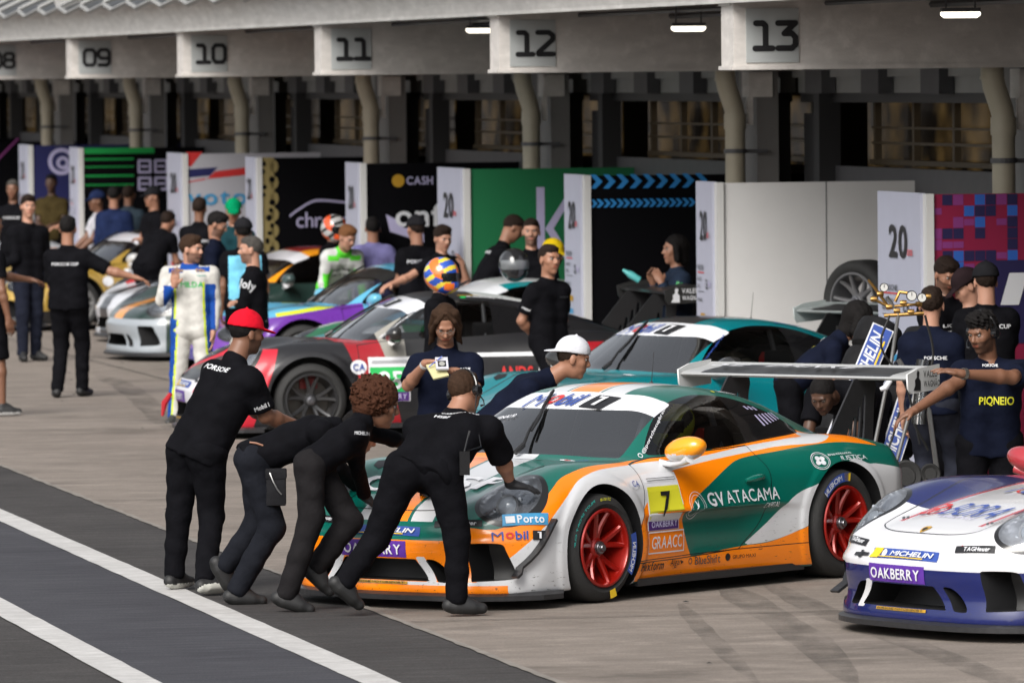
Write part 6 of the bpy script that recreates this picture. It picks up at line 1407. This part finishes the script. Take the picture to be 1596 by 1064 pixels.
# person writing, person in white cap
J = PJ(47.8, hd=(694, 505, 0), nk=(694, 546, .10), shL=(737, 566, .08), shR=(652, 566, .08), elL=(740, 604, -.02), wrL=(712, 579, -.32), elR=(636, 600, -.02), wrR=(664, 566, -.28), hiL=(715, 672, .10), hiR=(668, 672, .10), knL=(716, 765, .08), knR=(668, 765, .08), anL=(718, 838, .12), anR=(666, 838, .12),
       face=(.03, -.80, -.58), toeL=(.2, -1, 0), toeR=(-.2, -1, 0), hup=(0, -.3, 1))
def notes(o, j, H):
    c = j['wrL'] + V3(-.11, -.06, .045)
    m = MB(); m.box((-.055, -.075, -.006), (.055, .075, .006)); p = m.build('notepad', mat('yellow notepad', (.50, .47, .25), .7), o); p.location = c + V3(-.02, .0, -.035); p.rotation_euler = (.65, -.2, .3)
    m = MB(); m.box((-.042, -.055, -.008), (.042, .055, .008)); m.box((-.028, -.035, .008), (.028, .02, .0095), 1); m.tube([(.0, -.01, .009), (.0, -.01, .012)], .02, 12, 2); p = m.build('phone', [mat('phone white', (.5, .5, .55), .3), BLKG, mat('phone dial', (.3, .3, .28), .4)], o); p.location = c + V3(.01, -.01, .012); p.rotation_euler = (.75, 0, .1)
    m = MB(); m.tube([j['wrR'] + V3(.02, -.10, -.02), j['wrR'] + V3(.11, -.10, .05)], .0045, 6); m.build('pen', mat('pen blue', (.05, .1, .45), .3), o, True)
    m = MB(); w_ = j['wrR']; d = nrm(j['wrR'] - j['elR']); m.tube([w_ - d * .035, w_ - d * .01], .034, 12); m.build('wristband', mat('white wristband', (.5, .5, .5), .4), o, True)
make_person('long haired person in glasses and navy T-shirt writing on a small notepad', J, skin_t='tan', hair='long', hairc='brown', glasses=True, shirt=NAVYC, sleeve=.9, extras=notes, curl=(.45, .55), hdir=((-.9, -.25, .15), (.85, -.35, .1)), palm=((.0, -.2, 1.), (0, -.3, -1.)),
            prints=((BR_, 'front', .12, -.03, .10, .014, PRW), ('MOTORSPORT', 'front', .115, -.052, .085, .010, D_R), ('MICHELIN', 'armL', 0, -.06, .08, .025, PRW), ('III', 'armR', 0, -.06, .05, .03, PRW)))
J = PJ(46.7, hd=(893, 559, 0), nk=(856, 590, .03), shL=(832, 596, .20), shR=(826, 606, -.14), elL=(800, 655, .3), wrL=(850, 660, .35), elR=(800, 668, -.12), wrR=(845, 650, -.1), hiL=(752, 672, .1), hiR=(748, 678, -.08), knL=(760, 780, .1), knR=(740, 780, -.06), anL=(735, 855, .1), anR=(715, 860, -.06), face=(.97, .05, -.22), hup=(.25, 0, 1))
make_person('person in a white cap worn backwards leaning forward behind the green car roof', J, skin_t='tan', hair='short', hairc='dark', cap=((.55, .56, .60), -1), shirt=NAVYC, sleeve=.9)
# right hand group
J = PJ(44.6, hd=(1532, 518, 0), nk=(1540, 566, .08), shL=(1592, 578, .05), shR=(1500, 578, .03), elL=(1560, 606, -.42), wrL=(1497, 582, -.50), elR=(1486, 596, -.12), wrR=(1424, 640, -.32), hiL=(1568, 690, .12), hiR=(1516, 690, .12), knL=(1572, 795, .12), knR=(1512, 795, .1), anL=(1578, 880, .14), anR=(1512, 880, .14),
       face=(-.62, -.70, -.30), toeL=(0, -1, 0), toeR=(-.3, -1, 0), hup=(-.05, -.1, 1))
J['elL'] = atY(1578, 588, 44.3); J['elR'] = atY(1494, 594, 44.55)
def bracelet(o, j, H):
    d = nrm(j['wrL'] - j['elL']); m = MB(); m.lathe([(.033, -.012), (.037, -.012), (.037, .012), (.033, .012)], 2, 16); b = m.build('bracelet', mat('steel bracelet', (.35, .34, .32), .3, metal=.9), o, True); b.location = j['wrL'] - d * .03; b.rotation_euler = Vector(d).to_track_quat('Z', 'Y').to_euler()
make_person('bearded person in a headset holding both arms out over the end of a wing', J, skin_t='brown', hair='curlytop', hairc='black', beard=True, headset=True, shirt=NAVYC, sleeve=.75, bulk=1.06, extras=bracelet, hdir=((-.96, -.1, .22), (-.85, -.2, -.42)), palm=((-.15, .2, -1.), (.5, .1, -.9)), curl=(.18, .35),
            prints=((BR_, 'front', -.02, .045, .10, .014, PRW), ('PIQNEIO', 'front', .02, -.17, .22, .06, D_Y), ('@', 'armL', .0, -.0, .04, .03, PRW)))
J = stand(1283, 615, 48.2, -115, ('reachdown', 'reachdown'), stoop=.35)
make_person('person in a black T-shirt crouching behind the tail of the green car', J, skin_t='dark', hair='buzz', hairc='black', sleeve=.7, bulk=1.05)
J = PJ(51, hd=(1338, 500, 0), nk=(1310, 528, .0), shL=(1306, 536, .2), shR=(1300, 544, -.16), elL=(1335, 575, .2), wrL=(1350, 590, .3), elR=(1296, 585, -.2), wrR=(1330, 608, -.2), hiL=(1232, 598, .08), hiR=(1228, 602, -.1), knL=(1240, 690, .1), knR=(1236, 690, -.1), anL=(1225, 770, .1), anR=(1215, 772, -.1), face=(.93, -.15, -.3), hup=(.35, 0, 1))
make_person('person with chin length black hair and tattooed arm stooping beside the tyre rack', J, fine=True, skin_t='tan', hair='bob', hairc='black', shirt=NAVYC, sleeve=.7, prints=(('STAFF', 'back', 0, -.05, .15, .04, D_W), ('CUP', 'back', .05, -.12, .08, .03, D_Y)), bulk=.9)
J = stand(1452, 476, 48.6, 70, ('down', 'front'), turn=10)
make_person('person with short dark hair in navy seen from behind at the gas trolley', J, fine=True, skin_t='light', hair='short', hairc='dark', shirt=NAVYC, trousers=(.02, .022, .032), sleeve=.9, prints=((BR_, 'back', .06, -.10, .16, .025, PRW),))
J = stand(1536, 440, 51.5, 100, ('front', 'front'))
make_person('person in a black cap seen from behind in front of the magenta wall', J, fine=True, skin_t='light', hair='short', hairc='dark', cap=((.012, .012, .014), 1), bulk=1.15, prints=((BR_ + ' CUP', 'back', 0, -.05, .30, .03, PRW),))
J = stand(1474, 428, 53.5, -60, ('front', 'front'), stoop=.5); make_person('dark haired person looking down in front of the narrow white banner', J, fine=True, skin_t='tan', hair='thick', hairc='dark', beard=True, prints=(('LIQUI', 'front', .0, -.12, .18, .03, PRW), ('MOLY', 'front', .0, -.17, .16, .03, PRW)))
J = stand(1508, 448, 52.6, -165, ('front', 'front'), stoop=.6); make_person('person bowing in a dark cap between two taller ones', J, skin_t='light', hair='short', hairc='dark', cap=((.02, .012, .014), 1), fine=False)
# middle
J = stand(856, 405, 60.6, -50, ('back', 'back'), turn=-5); make_person('person in a plain black T-shirt standing with hands behind the back near the teal car', J, fine=True, skin_t='tan', hair='short', hairc='dark', sleeve=.75, prints=((BR_, 'front', .09, -.06, .09, .012, D_GR), ('Mobil', 'armR', .0, -.02, .07, .02, PRW)))
J = stand(689, 432, 59.6, -20, ('down', 'down')); make_person('driver in black overalls wearing a blue and orange helmet behind the person writing', J, fine=True, skin_t='tan', suit=(BLACKC,), helmet=((.02, .08, .42), (.75, .16, .02), (.70, .55, .05)))
J = stand(828, 362, 67.5, -92, ('down', 'down')); make_person('person with a moustache in black looking at the camera before the green wall', J, fine=True, skin_t='light', hair='short', hairc='dark', beard=True)
J = stand(799, 356, 69.0, 10, ('reachdown', 'front'), lean=.5, stoop=.5); make_person('person in black stooping in front of the green wall', J, fine=False, skin_t='tan', hair='short', hairc='dark', prints=((BR_, 'back', 0, -.05, .26, .03, PRW),))
J = stand(862, 396, 68.5, -30, ('down', 'down')); J['hd'] = J['hd'] + V3(0, 0, 0); make_person('person in black wearing a yellow and orange cap, mostly hidden by the standing one', J, fine=False, skin_t='dark', hair='short', hairc='black', cap=((.75, .50, .01), 1))
J = stand(690, 372, 71.0, -60, ('mouth', 'side'), stoop=.2); make_person('person with floppy dark hair holding a hand to the mouth', J, fine=True, skin_t='light', hair='thick', hairc='dark')
J = stand(648, 358, 72.5, 120, ('front', 'side')); make_person('person in a black cap seen from behind left of the one touching the mouth', J, fine=False, skin_t='tan', hair='short', hairc='dark', cap=((.012, .012, .014), 1), prints=((BR_ + ' CUP', 'back', 0, -.06, .34, .035, PRW),), bulk=1.1)
J = stand(581, 357, 76.5, 95, ('hip', 'hip')); make_person('person in a lilac shirt seen from behind with hands on hips', J, fine=False, skin_t='tan', hair='short', hairc='black', shirt=(.17, .16, .34), long_sleeve=True, bulk=1.12, trousers=(.02, .02, .03))
J = stand(541, 370, 76, -70, ('down', 'down'), turn=20, stoop=.25); make_person('smiling driver with ginger hair in white overalls with neon green stripes', J, fine=True, skin_t='light', hair='thick', hairc='ginger', suit=((.50, .51, .50), (.10, .62, .04), (.10, .62, .04)), prints=(('HAWKI', 'front', 0, -.10, .22, .04, D_K), ('JETTA', 'front', 0, -.17, .22, .04, D_K)))
J = stand(521, 358, 78.5, -30, ('down', 'down')); make_person('driver in dark overalls wearing a white and orange helmet', J, fine=False, skin_t='tan', suit=(BLACKC,), helmet=((.5, .5, .5), (.80, .10, .02), (.03, .03, .03)))
J = stand(1052, 390, 64, -165, ('mouth', 'mouth'), h=1.5)
def bottle(o, j, H):
    m = MB(); m.lathe([(.0, 0), (.032, 0), (.034, .10), (.02, .14), (.012, .18), (.0, .18)], 2, 12); b = m.build('bottle', mat('aqua bottle', (.10, .45, .45), .2), o, True); b.location = j['wrR'] + V3(-.12, -.05, .02); b.rotation_euler = (0, -1.0, 0)
make_person('person in a dark blue jacket drinking from an aqua bottle before the chevron wall', J, fine=True, skin_t='tan', hair='bob', hairc='black', shirt=(.018, .028, .05), long_sleeve=True, extras=bottle, prints=(('BR', 'armR', .02, .04, .07, .05, D_Y), ('BR', 'armL', .0, .04, .07, .05, D_G)), bulk=1.05)
# left of centre
J = PJ(65.3, hd=(298, 389, 0), nk=(296, 416, .03), shL=(330, 426, 0), shR=(262, 426, 0), elL=(336, 473, .02), wrL=(332, 518, -.05), elR=(252, 468, -.05), wrR=(272, 444, -.22), hiL=(315, 505, 0), hiR=(283, 505, 0), knL=(318, 580, 0), knR=(278, 580, 0), anL=(324, 648, .1), anR=(272, 648, 0), face=(.88, -.45, -.05), toeL=(.3, -1, 0), toeR=(-.3, -1, 0))
make_person('driver in white overalls with blue and yellow side stripes raising one hand', J, skin_t='light', hair='thick', hairc='brown', beard=True, suit=((.50, .49, .46), (.012, .06, .28), (.50, .62, .03)), hdir=((0, 0, -1), (.1, -.3, .95)), palm=(None, (0, -1, 0)), curl=(.3, .08),
            prints=(('MILDA', 'front', .02, -.10, .21, .055, D_G), ('Hagos', 'front', .11, -.02, .08, .02, D_DG), ('Dellas', 'front', .10, .03, .08, .025, D_GOLD), ('Dellas', 'front', -.10, .03, .08, .025, D_GOLD)), shoes=(.03, .03, .03), sole=(.4, .4, .4))
J = stand(391, 390, 66.5, 178, ('cross', 'cross')); make_person('person in a black long sleeved top with white print and folded arms', J, skin_t='light', hair='short', hairc='grey', beard=True, long_sleeve=True, trousers=(.42, .41, .38), bulk=1.12, prints=(('Joly', 'armL', -.02, .02, .16, .10, D_W),))
J = stand(379, 362, 72, 100, ('down', 'down'))
make_person('person in a black cap and sky blue bib with a number', J, fine=True, skin_t='brown', hair='short', hairc='black', cap=((.012, .012, .014), 1), vest=(.16, .48, .66), bulk=1.1, prints=(('6', 'back', .05, -.17, .06, .11, D_B), ('MEDIA', 'back', .05, -.28, .12, .03, D_B)))
J = stand(338, 350, 74.5, -10, ('down', 'down'), stoop=.4); make_person('person with thick black hair in navy looking down behind the sky blue bib', J, fine=True, skin_t='tan', hair='thick', hairc='black', beard=True, shirt=NAVYC)
J = stand(311, 325, 82, 75, ('front', 'reach')); make_person('person in black seen from behind in front of the light blue lettering', J, fine=False, skin_t='brown', hair='short', hairc='dark', prints=((BR_, 'back', .05, -.10, .22, .03, PRW),))
J = stand(364, 330, 80, -90, ('mouth', 'down'), stoop=.2); make_person('person in a green cap with a white badge', J, fine=False, skin_t='tan', hair='short', hairc='dark', cap=((.0, .20, .08), 1), shirt=(.01, .04, .05))
J = stand(396, 326, 84, 90, ('down', 'down')); make_person('person in a white shirt half hidden beside the spotted wall edge', J, fine=False, skin_t='light', hair='short', hairc='dark', shirt=(.5, .5, .52))
# far left
J = stand(44, 322, 79.8, -60, ('down', 'front'), turn=-15); J['wrR'] = J['elR'] + V3(-.2, -.05, -.1)
make_person('smiling person in black with headphones round the neck at the far left', J, fine=True, skin_t='light', hair='thick', hairc='dark', trousers=(.012, .014, .024), long_sleeve=True, bulk=1.08)
J = stand(106, 357, 70.6, 80, ('front', 'side')); J['anR'] = J['anR'] + V3(0, .1, 0)
make_person('person seen from behind walking in black trousers and T-shirt on open concrete', J, fine=True, skin_t='tan', hair='short', hairc='black', sleeve=.9, prints=((BR_ + ' CUP', 'back', 0, -.07, .27, .03, PRW),), bulk=1.1)
J = stand(-14, 352, 66.8, 30, ('reach', 'down')); J['hd'] = atY(-14, 350, 66.8)
make_person('person in shorts and black and white trainers cut by the left edge', J, fine=True, skin_t='brown', hair='short', hairc='black', shorts=True, shoes=(.012, .012, .013), sole=(.45, .45, .45), prints=(('M', 'armR', 0, -.05, .06, .02, PRW),))
for (u, v, Y, f, arms, lab, kw) in (
        (20, 296, 93, -100, ('down', 'down'), 'grey haired person in black near the magenta lined wall', dict(hairc='grey', skin_t='brown', prints=((BR_, 'front', 0, -.08, .22, .03, PRW),))),
        (80, 286, 101, -100, ('front', 'front'), 'person in an olive shirt below the round emblem', dict(hairc='black', skin_t='dark', shirt=(.055, .04, .015))),
        (145, 300, 99, -150, ('reach', 'reach'), 'person in black stretching an arm over the orange and blue car', dict(hairc='dark', skin_t='light', beard=True)),
        (151, 314, 94, -160, ('reachdown', 'reachdown'), 'person in a navy cap and white T-shirt bending over a car', dict(hairc='dark', skin_t='brown', shirt=(.50, .50, .54), cap=((.012, .02, .06), 1))),
        (178, 306, 92, 80, ('down', 'down'), 'person in a navy shirt seen from behind with black hair', dict(hairc='black', skin_t='tan', shirt=(.012, .02, .06), long_sleeve=True, bulk=1.12)),
        (201, 304, 95, 70, ('down', 'front'), 'person in a slate blue shirt beside the navy one', dict(hairc='dark', skin_t='brown', shirt=(.03, .045, .06))),
        (238, 308, 90, -150, ('cross', 'cross'), 'person in a black cap below the square emblem wall', dict(hairc='dark', skin_t='tan', cap=((.012, .012, .014), 1), bulk=1.15)),
        (262, 346, 86.5, 60, ('down', 'front'), 'person in black with dark hair left of the striped wall', dict(hairc='dark', skin_t='tan'))):
    make_person(lab, stand(u, v, Y, f, arms), fine=False, hair='short', **kw)
# driver inside the green car
J = stand(1075, 655, 44.2, 0, ('reach', 'reach'))
hx_, hy_ = math.cos(4.04746), math.sin(4.04746)
def inside(x, y, z): return V3(.5707 + hx_ * x - hy_ * y, 43.84 + hy_ * x + hx_ * y, z)
J = dict(hd=inside(-.22, .36, .98), nk=inside(-.28, .36, .82), shL=inside(-.28, .55, .76), shR=inside(-.28, .17, .76), elL=inside(-.02, .58, .62), elR=inside(-.02, .16, .62), wrL=inside(.22, .50, .72), wrR=inside(.22, .22, .72), hiL=inside(-.20, .46, .36), hiR=inside(-.20, .28, .36), knL=inside(.22, .48, .50), knR=inside(.22, .26, .50), anL=inside(.58, .46, .30), anR=inside(.58, .28, .30), face=V3(hx_, hy_, 0), toeL=V3(hx_, hy_, .3), toeR=V3(hx_, hy_, .3), base=(.5707, 43.84))
make_person('driver strapped in behind the windscreen of the green car in a yellow green helmet', J, fine=False, skin_t='tan', suit=((.05, .05, .055),), helmet=((.45, .50, .03), (.05, .05, .05), (.45, .50, .03)))
# ------------------------------------------------------------------ loose equipment
BRASS = mat('brass', (.30, .17, .05), .35, metal=.8, var=.3, vs=30); STEEL = mat('steel tube', (.30, .30, .30), .3, metal=.8); RUBH = mat('hose rubber', (.01, .01, .01), .5)
# loose wheel high on the rack
lw = empty('spare_wheel', atY(1346, 468, 58.6), math.radians(138)); tag(lw, 'loose race tyre on a silver rim resting on top of the rack', 'wheel')
inst('tyre', ME['tyrer'], lw, [RUB]); inst('rim', ME['rimr'], lw, [mat('rim silver', (.22, .22, .23), .35, metal=.6)]); inst('wheel_nut', ME['hubr'], lw)
for ch in lw.children: ch.rotation_euler = (0, .5, 0)
def covered(u0, v0, u1, v1, Y, label, wd=.34):
    a = atY(u0, v0, Y + .35); b_ = atY(u1, v1, Y - .1); ln = np.linalg.norm(a - b_); z = nrm(a - b_); x = nrm(np.cross(z, [0, -1, .0]) * -1); x = x if x[0] > 0 else -x; y = np.cross(z, x)
    o = empty('tyre_stack', (b_[0], b_[1], 0)); tag(o, label, 'tyre stack', 'wrapped tyre stacks leaning on the trolley'); R = np.array([x, y, z]).T; off = b_ - np.array([b_[0], b_[1], 0])
    n = 5; L_ = ln / n
    m = MB()
    for i in range(n):
        mm = MB(); mm.lathe([(.0, .0), (.12, .0), (.155, .03), (.165, .08), (.165, L_ - .06), (.155, L_ - .02), (.12, L_), (0, L_)], 2, 24); m.add([tuple(off + R @ (np.array(v) + [0, 0, L_ * i])) for v in mm.V], mm.F)
    m.build('tyre_cover', clothm((.013, .013, .014), .6, 'cover'), o, True)
    d = Decals(None); d.lift = .0; f_ = -y if (-y)[1] < 0 else y
    c = off + z * ln * .50 + f_ * .172
    w_ = .16; h_ = ln * .86
    d.rect(c, w_, h_, D_W, x, z, f_, 0, 1, 1); d.rect(c, w_ - .02, h_ - .02, D_B, x, z, f_, .003, 1, 1); d.rect(c + x * .045, .012, h_ * .8, D_Y2, x, z, f_, .005, 1, 1)
    for q in (-.24, .24): d.text('MICHELIN', c - x * .015 + z * h_ * q, h_ * .40, .085, D_W, z, -x, f_, .2, .05, lift=.006)
    d.build('cover_label', o); return o
covered(1376, 505, 1280, 735, 49.4, 'black wrapped tyre stack with blue label leaning behind the wing, left one', .34)
covered(1446, 520, 1372, 752, 48.9, 'black wrapped tyre stack with blue label leaning beside the gas trolley, right one', .34)
# gas trolley with gauges
g0 = ground(1432, 818); g0 = atY(1430, 700, 47.6); gt = empty('gas_trolley', (g0[0], g0[1], 0)); tag(gt, 'steel gas trolley frame with brass manifold, round gauges and black hoses', 'trolley'); gb = np.array([g0[0], g0[1], 0])
P_ = lambda u, v, Y=47.6: atY(u, v, Y) - gb
m = MB(); m.tube([P_(1382, 462), P_(1400, 490), P_(1390, 560), P_(1362, 700), P_(1350, 770)], .013, 8); m.tube([P_(1440, 560), P_(1392, 740)], .013, 8); m.tube([P_(1400, 560), P_(1448, 640), P_(1462, 745)], .018, 8); m.tube([P_(1352, 742), P_(1462, 745)], .014, 8); m.build('frame', STEEL, gt, True)
m = MB(); m.tube([P_(1353, 436), P_(1366, 452), P_(1386, 480)], [.008, .011, .010], 8); m.tube([P_(1362, 466), P_(1385, 478), P_(1432, 474), P_(1446, 462)], .010, 8); m.tube([P_(1395, 470), P_(1402, 455), P_(1424, 458)], .012, 8); m.tube([P_(1378, 492), P_(1440, 488)], .013, 8)
for (u, v) in ((1362, 466), (1386, 478), (1408, 472), (1432, 474), (1446, 462), (1372, 458), (1398, 484), (1420, 486)):
    c = P_(u, v); mm = MB(); mm.lathe([(0, -.022), (.017, -.022), (.020, 0), (.017, .022), (0, .022)], 0, 10); m.add([tuple(np.array(q) + c) for q in mm.V], mm.F)
m.build('manifold', BRASS, gt, True)
for (u, v, r) in ((1421, 461, .036), (1437, 464, .032), (1378, 448, .03)):
    c = P_(u, v, 47.5); m = MB(); m.lathe([(0, -.03), (r, -.03), (r, .0), (r * .9, .004)], 1, 20, 0, c); m.V = [(x, 2 * c[1] - y, z) for x, y, z in m.V]; ga = m.build('gauge', BLKG, gt, True)
    m = MB(); m.lathe([(0, 0), (r * .84, 0)], 1, 20, 0, (c[0], c[1] - .006, c[2])); m.box((c[0] - .002, c[1] - .009, c[2]), (c[0] + .002, c[1] - .007, c[2] + r * .7), 1); m.build('gauge_face', [mat('gauge face', (.5, .5, .48), .4), BLKG], ga)
for pts in ([(1440, 490), (1452, 560), (1420, 640), (1445, 700)], [(1385, 490), (1372, 540), (1410, 600), (1432, 690)], [(1400, 640), (1380, 700), (1340, 712)]):
    m = MB(); q = crv([(float(P_(*p)[0]), float(P_(*p)[2])) for p in pts], 6, False); m.tube([(a, P_(1420, 600)[1] - .14, b_) for a, b_ in q], .009, 6); m.build('hose', RUBH, gt, True)
for (u, v, r) in ((1412, 742, .11), (1450, 738, .07)):
    c = P_(u, v, 47.4); m = MB(); m.lathe([(0, -.03), (r * .55, -.03), (r * .6, -.02), (r * .9, -.03), (r, -.015), (r, .02), (r * .9, .03), (0, .03)], 1, 24, 0, c); m.build('castor', RUB, gt, True)
m = MB(); m.tube([P_(1440, 560, 47.2), P_(1432, 660, 47.2)], .05, 14); m.build('clear_jar', glass_mat('jar glass', (.75, .78, .80), .05, .12), gt, True)
m = MB(); m.tube([P_(1388, 592, 47.2), P_(1380, 604, 47.2), P_(1372, 607, 47.2)], [.018, .022, .014], 10); m.build('white_nozzle', D_W, gt, True)
# helmet left on a roof
h0 = atY(801, 412, 66.5); ho = empty('helmet', h0, -1.4); tag(ho, 'glossy black helmet with clear visor standing on a car roof', 'helmet')
Fe = Fld(.03); I3 = [V3(1, 0, 0), V3(0, 1, 0), V3(0, 0, 1)]; Fe.el(V3(0, 0, 0), I3, [.155, .135, .148]); Fe.el(V3(.04, 0, -.08), I3, [.11, .10, .075]); V, Q = Fe.mesh(.011); link('shell', mesh_np('shell', V, Q, True), ho, mat('helmet black shell', (.02, .02, .022), .08, coat=1))
Fv = Fld(.01); Fv.el(V3(.006, 0, 0), I3, [.156, .137, .146], [(V3(.05, 0, 0), V3(-1, 0, 0)), (V3(0, 0, .045), V3(0, 0, 1)), (V3(0, 0, -.05), V3(0, 0, -1))]); V, Q = Fv.mesh(.01); link('visor', mesh_np('visor', V, Q, True), ho, mat('visor grey', (.15, .16, .17), .06, coat=1))
# aerials, tow strap
for car, x, y, z, h in ((hero, -.42, .05, 1.225, .20), (teal, -.62, .05, 1.20, .22)):
    m = MB(); m.tube([(x, y, z - .01), (x - .03, y, z + h)], [.003, .0015], 5); m.lathe([(.018, -.01), (.012, .015), (0, .02)], 2, 10, 0, (x, y, z)); m.build('aerial', BLKG, car, True)
m = MB(); m.tube([(2.22, -.62, .34), (2.27, -.66, .26), (2.29, -.67, .14)], [.022, .03, .012], 8); m.build('tow_strap', mat('red strap', (.40, .01, .02), .7), c85, True)
for car in (hero, wb):
    m = MB(); m.tube([(2.10, .30, .43), (2.20, .30, .43)], .012, 8); m.build('tow_eye', BLK, car, True)
